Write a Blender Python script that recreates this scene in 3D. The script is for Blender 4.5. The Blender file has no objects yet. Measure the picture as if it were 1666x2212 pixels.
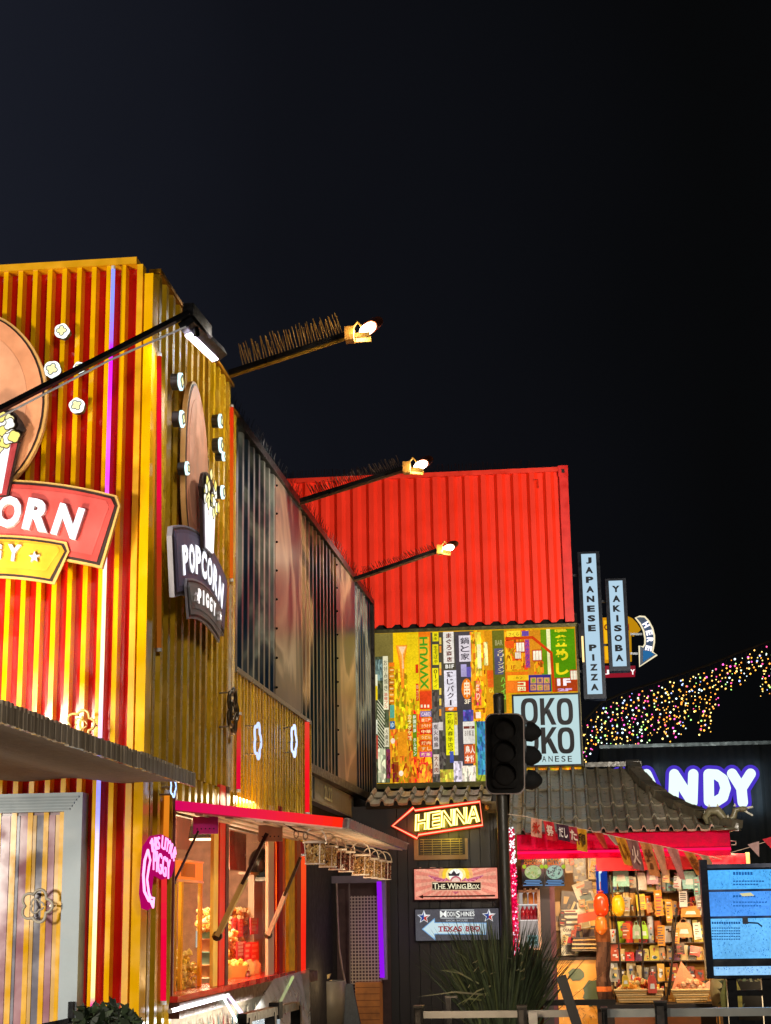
import bpy, bmesh, math, random
from mathutils import Vector, Matrix
random.seed(7)
R = math.radians
scene = bpy.context.scene

# ------------------------------------------------------------------ camera, sky, lights, exposure
F_PX, CX, CY = 3500.0, 833.0, 1106.0          # the lens, measured on a 1666 x 2212 view of the photograph
AY = Vector((395, -860, -3500)).normalized()  # world axes seen from the camera
AX = Vector((1, .0418, .1026)); AX = (AX - AY * AX.dot(AY)).normalized()
AZ = AX.cross(AY)
EYE = Vector((0, 0, 1.6))
cd = bpy.data.cameras.new("camera"); cam = bpy.data.objects.new("camera", cd)
scene.collection.objects.link(cam)
m = Matrix((AX, AY, AZ)).to_4x4(); m.translation = EYE; cam.matrix_world = m
cd.sensor_fit = 'VERTICAL'; cd.sensor_height = 36; cd.lens = F_PX / 2212 * 36
cd.clip_end = 500; cd.clip_start = .05
scene.camera = cam

w = bpy.data.worlds.new("World"); scene.world = w; w.use_nodes = True
nt = w.node_tree; bg = nt.nodes["Background"]
tc = nt.nodes.new("ShaderNodeTexCoord"); sp = nt.nodes.new("ShaderNodeSeparateXYZ")
nz = nt.nodes.new("ShaderNodeTexNoise"); nz.inputs["Scale"].default_value = 3.0; nz.inputs["Detail"].default_value = 3
ma = nt.nodes.new("ShaderNodeMath"); ma.operation = 'MULTIPLY_ADD'
ma.inputs[1].default_value = .18; cr = nt.nodes.new("ShaderNodeValToRGB")
nt.links.new(tc.outputs["Generated"], sp.inputs[0]); nt.links.new(tc.outputs["Generated"], nz.inputs[0])
nt.links.new(nz.outputs[0], ma.inputs[0]); nt.links.new(sp.outputs[0], ma.inputs[2])
nt.links.new(ma.outputs[0], cr.inputs[0]); nt.links.new(cr.outputs[0], bg.inputs[0])
e = cr.color_ramp.elements                     # city glow on the left, black on the right
mr = nt.nodes.new("ShaderNodeMapRange"); mr.inputs[1].default_value = -.32; mr.inputs[2].default_value = .2
nt.links.new(ma.outputs[0], mr.inputs[0]); nt.links.new(mr.outputs[0], cr.inputs[0])
e[0].position = 0; e[0].color = (.0125, .0145, .0235, 1)
e[1].position = 1; e[1].color = (.0021, .0023, .0026, 1)
e2 = cr.color_ramp.elements.new(.5); e2.color = (.0050, .0056, .0085, 1)
bg.inputs[1].default_value = 1.0

def lamp(kind, name, loc, at, energy, color, size=.3, spot=None, sy=None):
    l = bpy.data.lights.new(name, kind); l.energy = energy; l.color = color
    o = bpy.data.objects.new(name, l); scene.collection.objects.link(o)
    o.location = loc; o.rotation_euler = (Vector(at) - Vector(loc)).to_track_quat('-Z', 'Y').to_euler()
    if kind == 'AREA':
        l.size = size
        if sy: l.shape = 'RECTANGLE'; l.size_y = sy
    elif kind == 'SPOT':
        l.shadow_soft_size = size; l.spot_size = R(spot or 90); l.spot_blend = .6
    else: l.shadow_soft_size = size
    return o
lamp('AREA', 'street_and_fill_light', (-6.6, 1.2, 2.2), (-3.2, 8.7, 3.4), 620, (1, .92, .78), .9)
lamp('AREA', 'street_and_fill_light', (3.2, -5, 5.2), (-.2, 14, 2.2), 620, (1, .9, .78), 1.2)  # out-of-view fill added to lift rails, plants and roof
lamp('SPOT', 'added_spot_light', (3.2, 12.0, 4.6), (-1.0, 20, 6.0), 3300, (1, .88, .72), .25, 42)  # unseen spot added to brighten the red container
lamp('AREA', 'shop_front_light', (.75, 18.02, 2.22), (.75, 19.3, 1.1), 200, (1, .72, .4), 2.2, sy=.12)
lamp('POINT', 'shop_goods_fill', (.15, 18.3, 1.0), (0, 0, 0), 9, (1, .62, .25), .15)  # this and the next are added fills for the lower goods
lamp('POINT', 'shop_goods_fill', (1.45, 17.9, 1.25), (0, 0, 0), 20, (1, .66, .3), .15)
lamp('SPOT', 'added_spot_light', (3.0, 7.0, 4.4), (1.35, 17.6, 2.5), 3000, (1, .88, .7), .3, 28)  # added spot, no fitting, lifts roof tiles, flags and shop front
lamp('AREA', 'kiosk_ceiling_light', (-3.1, 11.5, 2.36), (-3.0, 11.5, .3), 160, (1, .78, .5), .7, sy=2.4)
lamp('POINT', 'kiosk_room_fill', (-2.75, 12.6, 1.9), (0, 0, 0), 60, (1, .80, .52), .12)  # this one and the one below are added to brighten the room
lamp('POINT', 'kiosk_room_fill', (-2.62, 10.55, 1.95), (0, 0, 0), 42, (1, .82, .5), .12)
lamp('POINT', 'hatch_fill_light', (-.75, 10.8, 1.25), (0, 0, 0), 75, (1, .78, .5), .2)  # invisible fill added in the walkway for flap, buckets and pier
lamp('POINT', 'yard_fill_light', (2.35, 15.9, 1.3), (0, 0, 0), 14, (1, .8, .5), .2)  # added fill for the plants below the display
lamp('POINT', 'yard_fill_light', (1.2, 13.4, .8), (0, 0, 0), 9, (1, .72, .4), .2)  # added fill for the orange counter front
lamp('AREA', 'counter_strip_light', (-2.10, 10.4, 1.02), (-2.4, 10.4, .6), 12, (1, .95, .86), 2.4, sy=.04)
lamp('POINT', 'popcorn_machine_light', (-2.6, 9.9, 1.72), (0, 0, 0), 7, (1, .8, .2), .06)
lamp('AREA', 'awning_floodlight_light', (-3.08, 7.52, 2.80), (-2.95, 8.75, 3.9), 36, (1, .86, .62), .35, sy=.16)

vs = scene.view_settings
vs.view_transform = 'Standard'; vs.look = 'None'; vs.exposure = 0; vs.gamma = 1
scene.render.engine = 'CYCLES'
cy = scene.cycles
cy.use_denoising = True; cy.sample_clamp_indirect = 3; cy.sample_clamp_direct = 12
cy.max_bounces = 6; cy.diffuse_bounces = 3; cy.glossy_bounces = 3; cy.transparent_max_bounces = 12; cy.transmission_bounces = 4
cy.caustics_reflective = False; cy.caustics_refractive = False

# ------------------------------------------------------------------ helpers
def ray(u, v):
    d = Vector((u - CX, -(v - CY), -F_PX)); return Vector((d.dot(AX), d.dot(AY), d.dot(AZ)))
def P(u, v, X=None, Y=None, Z=None):
    r = ray(u, v)
    t = (X - EYE.x) / r.x if X is not None else (Y - EYE.y) / r.y if Y is not None else (Z - EYE.z) / r.z
    return EYE + r * t
def H(s):
    s = s.lstrip('#'); c = [int(s[i:i + 2], 16) / 255 for i in (0, 2, 4)]
    return tuple(x / 12.92 if x <= .04045 else ((x + .055) / 1.055) ** 2.4 for x in c)
def col(c): return H(c) if isinstance(c, str) else tuple(c)

MATS = {}
def new_mat(key):
    mt = bpy.data.materials.new(key); mt.use_nodes = True; n = mt.node_tree; n.nodes.clear()
    out = n.nodes.new("ShaderNodeOutputMaterial")
    at = n.nodes.new("ShaderNodeVertexColor"); at.layer_name = 'Col'
    return mt, n, out, at
def noise(n, scale, detail=3, coord='Object', stretch=None):
    t = n.nodes.new("ShaderNodeTexCoord"); x = n.nodes.new("ShaderNodeTexNoise")
    x.inputs["Scale"].default_value = scale; x.inputs["Detail"].default_value = detail
    if stretch:
        mp = n.nodes.new("ShaderNodeMapping"); mp.inputs["Scale"].default_value = stretch
        n.links.new(t.outputs[coord], mp.inputs[0]); n.links.new(mp.outputs[0], x.inputs[0])
    else: n.links.new(t.outputs[coord], x.inputs[0])
    return x
def ramp(n, src, lo, hi, a=.3, b=.7):
    r = n.nodes.new("ShaderNodeMapRange"); n.links.new(src, r.inputs[0])
    r.inputs[1].default_value = a; r.inputs[2].default_value = b; r.inputs[3].default_value = lo; r.inputs[4].default_value = hi
    return r.outputs[0]
def mul(n, colr, fac):
    x = n.nodes.new("ShaderNodeVectorMath"); x.operation = 'SCALE'
    n.links.new(colr, x.inputs[0]); n.links.new(fac, x.inputs[3]); return x.outputs[0]
SURF = {  # rough, metal, specular, wear scale, wear low, bump
    'paint': (.42, 0, .5, 9, .78, .05), 'gloss': (.16, 0, .6, 5, .86, .02), 'matte': (.85, 0, .25, 14, .72, .12),
    'metal': (.36, .85, .5, 20, .7, .06), 'tile': (.34, 0, .6, 16, .55, .25), 'fabric': (.9, 0, .2, 60, .8, .1),
    'leaf': (.55, 0, .4, 25, .55, .05), 'corn': (.6, 0, .4, 70, .62, .5), 'wood': (.6, 0, .3, 12, .6, .1),
    'side': (.24, 0, .6, 6, .72, .03), 'steel': (.5, 0, .35, 3, .9, .02)}
def M(key):
    if key in MATS: return MATS[key]
    mt, n, out, at = new_mat(key)
    if key.startswith('glow'):
        s = float(key[4:] or 1)
        em = n.nodes.new("ShaderNodeEmission"); n.links.new(at.outputs[0], em.inputs[0]); em.inputs[1].default_value = s
        n.links.new(em.outputs[0], out.inputs[0])
        mt.cycles.emission_sampling = 'AUTO' if s >= 1 else 'NONE'
    elif key == 'lit':      # backlit printed film: light differs a little over the panel, printed grain
        em = n.nodes.new("ShaderNodeEmission"); x = noise(n, 3.2, 4); y = noise(n, 45, 2)
        f = n.nodes.new("ShaderNodeMath"); f.operation = 'MULTIPLY'
        n.links.new(ramp(n, x.outputs[0], .85, 1.3), f.inputs[0]); n.links.new(ramp(n, y.outputs[0], .82, 1.1), f.inputs[1])
        n.links.new(mul(n, at.outputs[0], f.outputs[0]), em.inputs[0]); n.links.new(em.outputs[0], out.inputs[0])
        mt.cycles.emission_sampling = 'NONE'
    elif key == 'busy':     # backlit print crowded with small printed detail
        em = n.nodes.new("ShaderNodeEmission"); t = n.nodes.new("ShaderNodeTexCoord")
        mp = n.nodes.new("ShaderNodeMapping"); mp.inputs["Scale"].default_value = (42, 8, 17)
        vo = n.nodes.new("ShaderNodeTexVoronoi"); vo.distance = 'CHEBYCHEV'; vo.inputs["Scale"].default_value = 1
        n.links.new(t.outputs['Object'], mp.inputs[0]); n.links.new(mp.outputs[0], vo.inputs[0])
        hs = n.nodes.new("ShaderNodeHueSaturation"); sx = n.nodes.new("ShaderNodeSeparateColor")
        n.links.new(vo.outputs["Color"], sx.inputs[0])
        n.links.new(ramp(n, sx.outputs[0], .455, .545, 0, 1), hs.inputs[0]); n.links.new(ramp(n, sx.outputs[1], .35, 1.5, 0, 1), hs.inputs[2])
        n.links.new(at.outputs[0], hs.inputs[4])
        em.inputs[1].default_value = 1.2; n.links.new(hs.outputs[0], em.inputs[0]); n.links.new(em.outputs[0], out.inputs[0])
        mt.cycles.emission_sampling = 'NONE'
    elif key == 'clear':
        tr = n.nodes.new("ShaderNodeBsdfTransparent"); gl = n.nodes.new("ShaderNodeBsdfGlossy"); gl.inputs["Roughness"].default_value = .06
        fr = n.nodes.new("ShaderNodeLayerWeight"); fr.inputs[0].default_value = .06; mx = n.nodes.new("ShaderNodeMixShader")
        n.links.new(ramp(n, fr.outputs[0], .02, .14, 0, 1), mx.inputs[0]); n.links.new(tr.outputs[0], mx.inputs[1]); n.links.new(gl.outputs[0], mx.inputs[2])
        n.links.new(at.outputs[0], tr.inputs[0]); n.links.new(mx.outputs[0], out.inputs[0])
    elif key == 'film':     # milky plastic film / frosted door panel
        tr = n.nodes.new("ShaderNodeBsdfTransparent"); df = n.nodes.new("ShaderNodeBsdfPrincipled"); df.inputs["Roughness"].default_value = .3
        x = noise(n, 6, 4); mx = n.nodes.new("ShaderNodeMixShader")
        n.links.new(ramp(n, x.outputs[0], .3, .5), mx.inputs[0]); n.links.new(at.outputs[0], df.inputs[0])
        n.links.new(tr.outputs[0], mx.inputs[1]); n.links.new(df.outputs[0], mx.inputs[2]); n.links.new(mx.outputs[0], out.inputs[0])
    elif key == 'photo':    # large photographic print on sheet steel: dark teal, brown and tan drifting shapes
        b = n.nodes.new("ShaderNodeBsdfPrincipled"); b.inputs["Roughness"].default_value = .3
        x = noise(n, .85, 5, stretch=(1, .8, .55)); x.inputs["Distortion"].default_value = 1.4
        r = n.nodes.new("ShaderNodeValToRGB"); n.links.new(x.outputs[0], r.inputs[0])
        cs = [(.33, H('0a1016')), (.42, H('16303e')), (.48, H('2a3c46')), (.53, H('6a6258')), (.57, H('c8b494')), (.62, H('a08c74')), (.70, H('4a3c44')), (.80, H('10161c'))]
        el = r.color_ramp.elements; el[0].position, el[0].color = cs[0][0], (*cs[0][1], 1); el[1].position, el[1].color = cs[-1][0], (*cs[-1][1], 1)
        for p, c in cs[1:-1]: q = el.new(p); q.color = (*c, 1)
        mxr = n.nodes.new("ShaderNodeMix"); mxr.data_type = 'RGBA'; mxr.blend_type = 'MULTIPLY'; mxr.inputs[0].default_value = 1
        n.links.new(r.outputs[0], mxr.inputs[6]); n.links.new(at.outputs[0], mxr.inputs[7])
        n.links.new(mxr.outputs[2], b.inputs[0]); n.links.new(b.outputs[0], out.inputs[0])
    elif key == 'mesh':     # woven wire screen
        tr = n.nodes.new("ShaderNodeBsdfTransparent"); b = n.nodes.new("ShaderNodeBsdfPrincipled"); b.inputs["Roughness"].default_value = .5
        n.links.new(at.outputs[0], b.inputs[0]); t = n.nodes.new("ShaderNodeTexCoord"); s = n.nodes.new("ShaderNodeSeparateXYZ")
        n.links.new(t.outputs['Object'], s.inputs[0]); o2 = []
        for i in (0, 2):
            q = n.nodes.new("ShaderNodeMath"); q.operation = 'PINGPONG'; q.inputs[1].default_value = .017; n.links.new(s.outputs[i], q.inputs[0])
            g = n.nodes.new("ShaderNodeMath"); g.operation = 'LESS_THAN'; g.inputs[1].default_value = .0058; n.links.new(q.outputs[0], g.inputs[0]); o2.append(g)
        k = n.nodes.new("ShaderNodeMath"); k.operation = 'MAXIMUM'; n.links.new(o2[0].outputs[0], k.inputs[0]); n.links.new(o2[1].outputs[0], k.inputs[1])
        mx = n.nodes.new("ShaderNodeMixShader"); n.links.new(k.outputs[0], mx.inputs[0]); n.links.new(tr.outputs[0], mx.inputs[1]); n.links.new(b.outputs[0], mx.inputs[2])
        n.links.new(mx.outputs[0], out.inputs[0])
    else:
        ro, me, spc, ws, wl, bm = SURF[key]
        b = n.nodes.new("ShaderNodeBsdfPrincipled")
        b.inputs["Metallic"].default_value = me; b.inputs["Specular IOR Level"].default_value = spc
        x = noise(n, ws, 5); y = noise(n, ws * .23, 3)
        f = n.nodes.new("ShaderNodeMath"); f.operation = 'MULTIPLY'
        n.links.new(ramp(n, x.outputs[0], wl, 1.04), f.inputs[0]); n.links.new(ramp(n, y.outputs[0], (1 + wl) / 2, 1.05), f.inputs[1])
        n.links.new(mul(n, at.outputs[0], f.outputs[0]), b.inputs[0])
        n.links.new(ramp(n, x.outputs[0], max(.05, ro - .1), min(1, ro + .12)), b.inputs["Roughness"])
        bu = n.nodes.new("ShaderNodeBump"); bu.inputs["Strength"].default_value = bm; bu.inputs["Distance"].default_value = .02
        n.links.new(x.outputs[0], bu.inputs["Height"]); n.links.new(bu.outputs[0], b.inputs["Normal"])
        n.links.new(b.outputs[0], out.inputs[0])
    MATS[key] = mt; return mt

TEXT = {}
def text_data(s, bold=0.0):
    k = (s, bold)
    if k not in TEXT:
        cu = bpy.data.curves.new('t', 'FONT'); cu.body = s; cu.size = 1; cu.offset = bold; cu.resolution_u = 3
        o = bpy.data.objects.new('t', cu); scene.collection.objects.link(o)
        dg = bpy.context.evaluated_depsgraph_get(); dg.update()
        me = bpy.data.meshes.new_from_object(o.evaluated_get(dg))
        bpy.data.objects.remove(o); bpy.data.curves.remove(cu)
        bm = bmesh.new(); bm.from_mesh(me); bmesh.ops.remove_doubles(bm, verts=bm.verts, dist=1e-5)
        vs_ = [(v.co.x, v.co.y) for v in bm.verts]; bm.verts.ensure_lookup_table()
        fs = []
        for f in bm.faces:
            f.normal_update(); i = [v.index for v in f.verts]; fs.append(i if f.normal.z > 0 else i[::-1])
        be = {}
        for ed in bm.edges:
            if len(ed.link_faces) == 1:
                a, b = ed.verts[0].index, ed.verts[1].index; be.setdefault(a, []).append(b); be.setdefault(b, []).append(a)
        loops, seen = [], set()
        for a in be:
            if a in seen: continue
            lp, cur, prev = [a], a, None
            seen.add(a)
            while True:
                nx = [x for x in be[cur] if x != prev and x not in seen]
                if not nx: break
                prev, cur = cur, nx[0]; seen.add(cur); lp.append(cur)
            loops.append(lp)
        bm.free(); bpy.data.meshes.remove(me)
        if not vs_: vs_ = [(0, 0), (1, 1)]
        xs = [v[0] for v in vs_]; ys = [v[1] for v in vs_]
        TEXT[k] = (vs_, fs, loops, (min(xs), min(ys), max(xs), max(ys)))
    return TEXT[k]

class MB:
    def __init__(s): s.v = []; s.f = []; s.c = []; s.m = []; s.sm = []
    def poly(s, pts, c, m='paint', smooth=False):
        i = len(s.v); s.v += [Vector(p) for p in pts]; s.f.append(list(range(i, i + len(pts)))); s.c.append(col(c)); s.m.append(m); s.sm.append(smooth)
    def add(s, verts, faces, c, m='paint', smooth=False):
        i = len(s.v); s.v += [Vector(p) for p in verts]; cc = col(c)
        for f in faces: s.f.append([i + k for k in f]); s.c.append(cc); s.m.append(m); s.sm.append(smooth)
    def obox(s, o, a, b, c3, colr, m='paint'):      # corner + three edge vectors
        o, a, b, c3 = map(Vector, (o, a, b, c3))
        if a.cross(b).dot(c3) < 0: a, b = b, a
        p = [o, o + a, o + a + b, o + b]; p += [q + c3 for q in p]
        s.add(p, [(3, 2, 1, 0), (4, 5, 6, 7), (0, 1, 5, 4), (1, 2, 6, 5), (2, 3, 7, 6), (3, 0, 4, 7)], colr, m)
    def box(s, x0, x1, y0, y1, z0, z1, c, m='paint'):
        x0, x1 = sorted((x0, x1)); y0, y1 = sorted((y0, y1)); z0, z1 = sorted((z0, z1))
        s.obox((x0, y0, z0), (x1 - x0, 0, 0), (0, y1 - y0, 0), (0, 0, z1 - z0), c, m)
    def bar(s, a, b, w_, h_, c, m='paint', up=(0, 0, 1)):
        a, b = Vector(a), Vector(b); d = b - a; u = Vector(up)
        x = d.cross(u)
        if x.length < 1e-6: x = d.cross(Vector((1, 0, 0)))
        x.normalize(); y = x.cross(d).normalized()
        s.obox(a - x * w_ / 2 - y * h_ / 2, x * w_, y * h_, d, c, m)
    def tube(s, path, r, c, m='paint', n=6, closed=False, smooth=True):
        path = [Vector(p) for p in path]; k = len(path); rings = []
        rr = r if isinstance(r, (list, tuple)) else [r] * k
        ref = None
        for i, p in enumerate(path):
            t = (path[(i + 1) % k] - path[i - 1]) if closed else (path[min(i + 1, k - 1)] - path[max(i - 1, 0)])
            if t.length < 1e-9: t = Vector((0, 0, 1))
            t.normalize()
            if ref is None: ref = t.orthogonal().normalized()
            ref = (ref - t * ref.dot(t));  ref = ref.normalized() if ref.length > 1e-6 else t.orthogonal().normalized()
            b = t.cross(ref)
            rings.append([p + (ref * math.cos(2 * math.pi * j / n) + b * math.sin(2 * math.pi * j / n)) * rr[i] for j in range(n)])
        vv = [q for rg in rings for q in rg]; ff = []
        for i in range(k if closed else k - 1):
            a, b2 = i * n, ((i + 1) % k) * n
            for j in range(n): ff.append((a + j, a + (j + 1) % n, b2 + (j + 1) % n, b2 + j))
        s.add(vv, ff, c, m, smooth)
        if not closed: s.poly(rings[0][::-1], c, m); s.poly(rings[-1], c, m)
    def prism(s, pts, o, ex, ey, ez, depth, c, m='paint', side=None, sidem=None):
        o, ex, ey, ez = map(Vector, (o, ex, ey, ez))
        ar = sum(pts[i - 1][0] * pts[i][1] - pts[i][0] * pts[i - 1][1] for i in range(len(pts)))
        if ar < 0: pts = pts[::-1]
        lo = [o + ex * p[0] + ey * p[1] for p in pts]; hi = [q + ez * depth for q in lo]
        s.poly(hi, c, m); s.poly(lo[::-1], side or c, sidem or m); n = len(pts)
        flip = ex.cross(ey).dot(ez) < 0
        s.add(lo + hi, [((i, (i + 1) % n, n + (i + 1) % n, n + i) if not flip else (n + i, n + (i + 1) % n, (i + 1) % n, i)) for i in range(n)], side or c, sidem or m)
    def lathe(s, prof, o, c, m='paint', n=16, axis=(0, 0, 1), smooth=True):
        o = Vector(o); z = Vector(axis).normalized(); x = z.orthogonal().normalized(); y = z.cross(x); vv = []; ff = []
        for r_, h_ in prof:
            for j in range(n):
                a = 2 * math.pi * j / n; vv.append(o + z * h_ + (x * math.cos(a) + y * math.sin(a)) * r_)
        for i in range(len(prof) - 1):
            for j in range(n): ff.append((i * n + j, i * n + (j + 1) % n, (i + 1) * n + (j + 1) % n, (i + 1) * n + j))
        s.add(vv, ff, c, m, smooth)
    def ball(s, o, r, c, m='paint', sub=1, jit=0.0, sc=(1, 1, 1)):
        bm = bmesh.new(); bmesh.ops.create_icosphere(bm, subdivisions=sub, radius=1)
        o = Vector(o); vv = [o + Vector((v.co.x * sc[0], v.co.y * sc[1], v.co.z * sc[2])) * r * (1 + random.uniform(-jit, jit)) for v in bm.verts]
        s.add(vv, [[v.index for v in f.verts] for f in bm.faces], c, m, jit < .05); bm.free()
    def text(s, body, o, ex, ey, ez, wd, ht, c, m='paint', depth=0.0, bold=0.0, side=None, keep=False):
        """letters filling wd x ht, centred on o; ez points at the reader"""
        vv, ff, lp, (a, b, c2, d) = text_data(body, bold)
        o, ex, ey, ez = map(Vector, (o, ex, ey, ez))
        kx = wd / max(c2 - a, 1e-6); ky = ht / max(d - b, 1e-6)
        if keep: kx = ky = min(kx, ky)
        q = [o + ex * ((x - (a + c2) / 2) * kx) + ey * ((y - (b + d) / 2) * ky) for x, y in vv]
        if depth <= 0: s.add(q, ff, c, m); return
        s.add([p + ez * depth for p in q], ff, c, m)
        for l in lp:
            n = len(l); s.add([q[i] for i in l] + [q[i] + ez * depth for i in l], [(i, (i + 1) % n, n + (i + 1) % n, n + i) for i in range(n)], side or c, m if side is None else 'paint')
    def outline(s, body, o, ex, ey, wd, ht, r, c, m, bold=0.0):
        vv, ff, lp, (a, b, c2, d) = text_data(body, bold); o, ex, ey = map(Vector, (o, ex, ey))
        kx = wd / (c2 - a); ky = ht / (d - b)
        for l in lp:
            s.tube([o + ex * ((vv[i][0] - (a + c2) / 2) * kx) + ey * ((vv[i][1] - (b + d) / 2) * ky) for i in l], r, c, m, 5, closed=True)
    def build(s, name, parent=None, origin=None):
        if origin is None:
            if parent: origin = ORG[parent]
            else:
                xs = [v.x for v in s.v]; ys = [v.y for v in s.v]; zs = [v.z for v in s.v]
                origin = Vector(((min(xs) + max(xs)) / 2, (min(ys) + max(ys)) / 2, min(zs)))
        origin = Vector(origin)
        me = bpy.data.meshes.new(name); me.from_pydata([v - origin for v in s.v], [], s.f)
        keys = []; [keys.append(k) for k in s.m if k not in keys]
        for k in keys: me.materials.append(M(k))
        ca = me.color_attributes.new('Col', 'FLOAT_COLOR', 'CORNER'); buf = []
        for p, c in zip(me.polygons, s.c): buf += [c[0], c[1], c[2], 1.0] * p.loop_total
        ca.data.foreach_set('color', buf)
        me.polygons.foreach_set('material_index', [keys.index(k) for k in s.m]); me.polygons.foreach_set('use_smooth', s.sm)
        o = bpy.data.objects.new(name, me); scene.collection.objects.link(o)
        if parent: o.parent = parent; o.location = origin - ORG[parent]
        else: o.location = origin
        ORG[o] = origin
        return o
ORG = {}
def tag(o, label, cat, group=None):
    o['label'] = label; o['category'] = cat
    if group: o['group'] = group
    return o
def thing(name, label, cat, loc, group=None):
    o = bpy.data.objects.new(name, None); scene.collection.objects.link(o); o.location = loc; o.empty_display_size = .1
    ORG[o] = Vector(loc); return tag(o, label, cat, group)
def struct(o): o['kind'] = 'structure'; return o
VX, VY, VZ = Vector((1, 0, 0)), Vector((0, 1, 0)), Vector((0, 0, 1))
FR = (VX, VZ, -VY)      # a face that looks at the street (reader sees +X to the right)
SD = (VY, VZ, VX)       # a face of the kiosk's long side (reader sees +Y to the right)
def fx(u0, v0, u1, v1, Y):   # the rectangle a pixel box covers on the plane Y: x0, x1, z0, z1
    um, vm = (u0 + u1) / 2, (v0 + v1) / 2
    return P(u0, vm, Y=Y).x, P(u1, vm, Y=Y).x, P(um, v1, Y=Y).z, P(um, v0, Y=Y).z
def sx(u0, v0, u1, v1, X):   # same on the plane X: y0, y1, z0, z1 (each end at its own depth)
    um, vm = (u0 + u1) / 2, (v0 + v1) / 2
    return P(u0, vm, X=X).y, P(u1, vm, X=X).y, P(um, v1, X=X).z, P(um, v0, X=X).z
def fbox(mb, u0, v0, u1, v1, Y, d, c, m='paint'):
    a, b, z0, z1 = fx(u0, v0, u1, v1, Y); mb.box(a, b, Y, Y + d, z0, z1, c, m)
def ftext(mb, s, u0, v0, u1, v1, Y, c, m='paint', depth=0.0, bold=0.0, rot=0, side=None, keep=False):
    a, b, z0, z1 = fx(u0, v0, u1, v1, Y); ex = VX * math.cos(rot) + VZ * math.sin(rot); ey = VZ * math.cos(rot) - VX * math.sin(rot)
    mb.text(s, ((a + b) / 2, Y, (z0 + z1) / 2), ex, ey, -VY, b - a, z1 - z0, c, m, depth, bold, side, keep)
def sbox(mb, u0, v0, u1, v1, X, d, c, m='paint'):
    a, b, z0, z1 = sx(u0, v0, u1, v1, X); mb.box(X - d, X, a, b, z0, z1, c, m)
def flower(r, k=4, amp=.22, n=40, ph=0.0):
    return [(r * (1 + amp * abs(math.cos(k / 2 * (2 * math.pi * i / n) + ph)) - amp / 2) * math.cos(2 * math.pi * i / n),
             r * (1 + amp * abs(math.cos(k / 2 * (2 * math.pi * i / n) + ph)) - amp / 2) * math.sin(2 * math.pi * i / n)) for i in range(n)]
# ------------------------------------------------------------------ ground
XS, YF = -2.245, 8.65
g = MB(); g.poly([(-60, -30, 0), (60, -30, 0), (60, 140, 0), (-60, 140, 0)], '6a6660', 'matte')
struct(g.build('ground'))
YEL, RED = 'f2b400', 'd41a10'

def corrugate(mb, s0, s1, z0, z1, pitch, depth, place, cfun, m, flat=.34):
    """trapezoid sheet steel: place(s, d, z) -> point, d = how far the rib stands out"""
    sl = .5 - flat; s = s0; i = 0
    while s < s1 - 1e-6:
        k = [(0, 0), (sl, 1), (sl + flat, 1), (2 * sl + flat, 0), (1, 0)]
        for (a, da), (b, db) in zip(k, k[1:]):
            sa, sb = min(s + a * pitch, s1), min(s + b * pitch, s1)
            if sb - sa < 1e-6: continue
            mb.poly([place(sa, da * depth, z0), place(sb, db * depth, z0), place(sb, db * depth, z1), place(sa, da * depth, z1)], cfun(i, da, db), m)
        s += pitch; i += 1

# ------------------------------------------------------------------ the popcorn kiosk (two stacked containers, clad)
kiosk = thing('popcorn_kiosk', 'tall corner kiosk striped in yellow battens on red at the left edge', 'kiosk', (-3.2, YF, 0))
ztop = P(150, 569, Y=YF).z
b = MB(); b.box(-6.5, -2.36, 8.724, 8.80, 0, ztop - .01, RED, 'gloss'); b.build('front_wall', kiosk)
b = MB()
pitch = .0887; x = P(295, 1200, Y=YF).x - .012
b.box(x - .02, x + .014, YF, 8.7235, 0, ztop - .03, YEL)
x -= pitch * .98
n = 0
while x > -5.2:
    if abs(x - P(262, 1000, Y=YF).x) > .0: b.box(x - .0275, x, YF, 8.7235, 0, ztop - .031, YEL, 'gloss')
    x -= pitch; n += 1
for u in (104,): 
    xx = P(u, 620, Y=YF).x; b.box(xx - .01, xx + .008, 8.69, 8.7235, 0, ztop - .09, 'd9a860')
b.build('batten', kiosk)
b = MB(); b.box(-6.5, -2.352, YF - .012, 8.76, ztop - .03, ztop + .012, 'e9a900'); b.build('top_rail', kiosk)
b = MB(); b.box(-2.352, -2.30, 8.74, 8.80, 0, ztop - .06, '241008'); b.box(-2.296, XS, YF - .03, 8.75, 0, 5.235, YEL, 'gloss'); b.build('corner_post', kiosk)
# long side
OLV = 'c98f10'
Yu0, Yu1, Yu2 = 8.75, 10.93, 11.12
sidec = lambda i, a, c: (H('c6980e'), H('ae860c'), H('d8aa0a'), H('a67e12'))[(i * 7 + 3) % 4]
b = MB()
corrugate(b, 9.338, Yu2, 2.2, 2.419, .168, .045, lambda s, d, z: (XS - .045 + d, s, z), sidec, 'side')
corrugate(b, Yu0, Yu1, 2.42, 5.29, .168, .045, lambda s, d, z: (XS - .045 + d, s, z), sidec, 'side')
corrugate(b, Yu1, Yu2, 2.42, 5.12, .095, .045, lambda s, d, z: (XS - .045 + d, s, z), sidec, 'side')
corrugate(b, Yu0, 9.33, 0, 2.42, .168, .045, lambda s, d, z: (XS - .045 + d, s, z), sidec, 'side')
b.box(XS - .06, XS + .012, Yu0, Yu1, 5.29, 5.315, 'b07a10', 'metal'); b.box(XS - .06, XS + .012, Yu1, Yu2, 5.12, 5.14, 'b07a10', 'metal')
b.build('side_wall', kiosk)
zp0 = 2.26; zp1 = P(590, 1508, X=XS).z
b = MB()
corrugate(b, Yu2, 14.48, zp0 - .05, zp1, .125, .04, lambda s, d, z: (XS - .04 + d, s, z), sidec, 'side')
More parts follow.
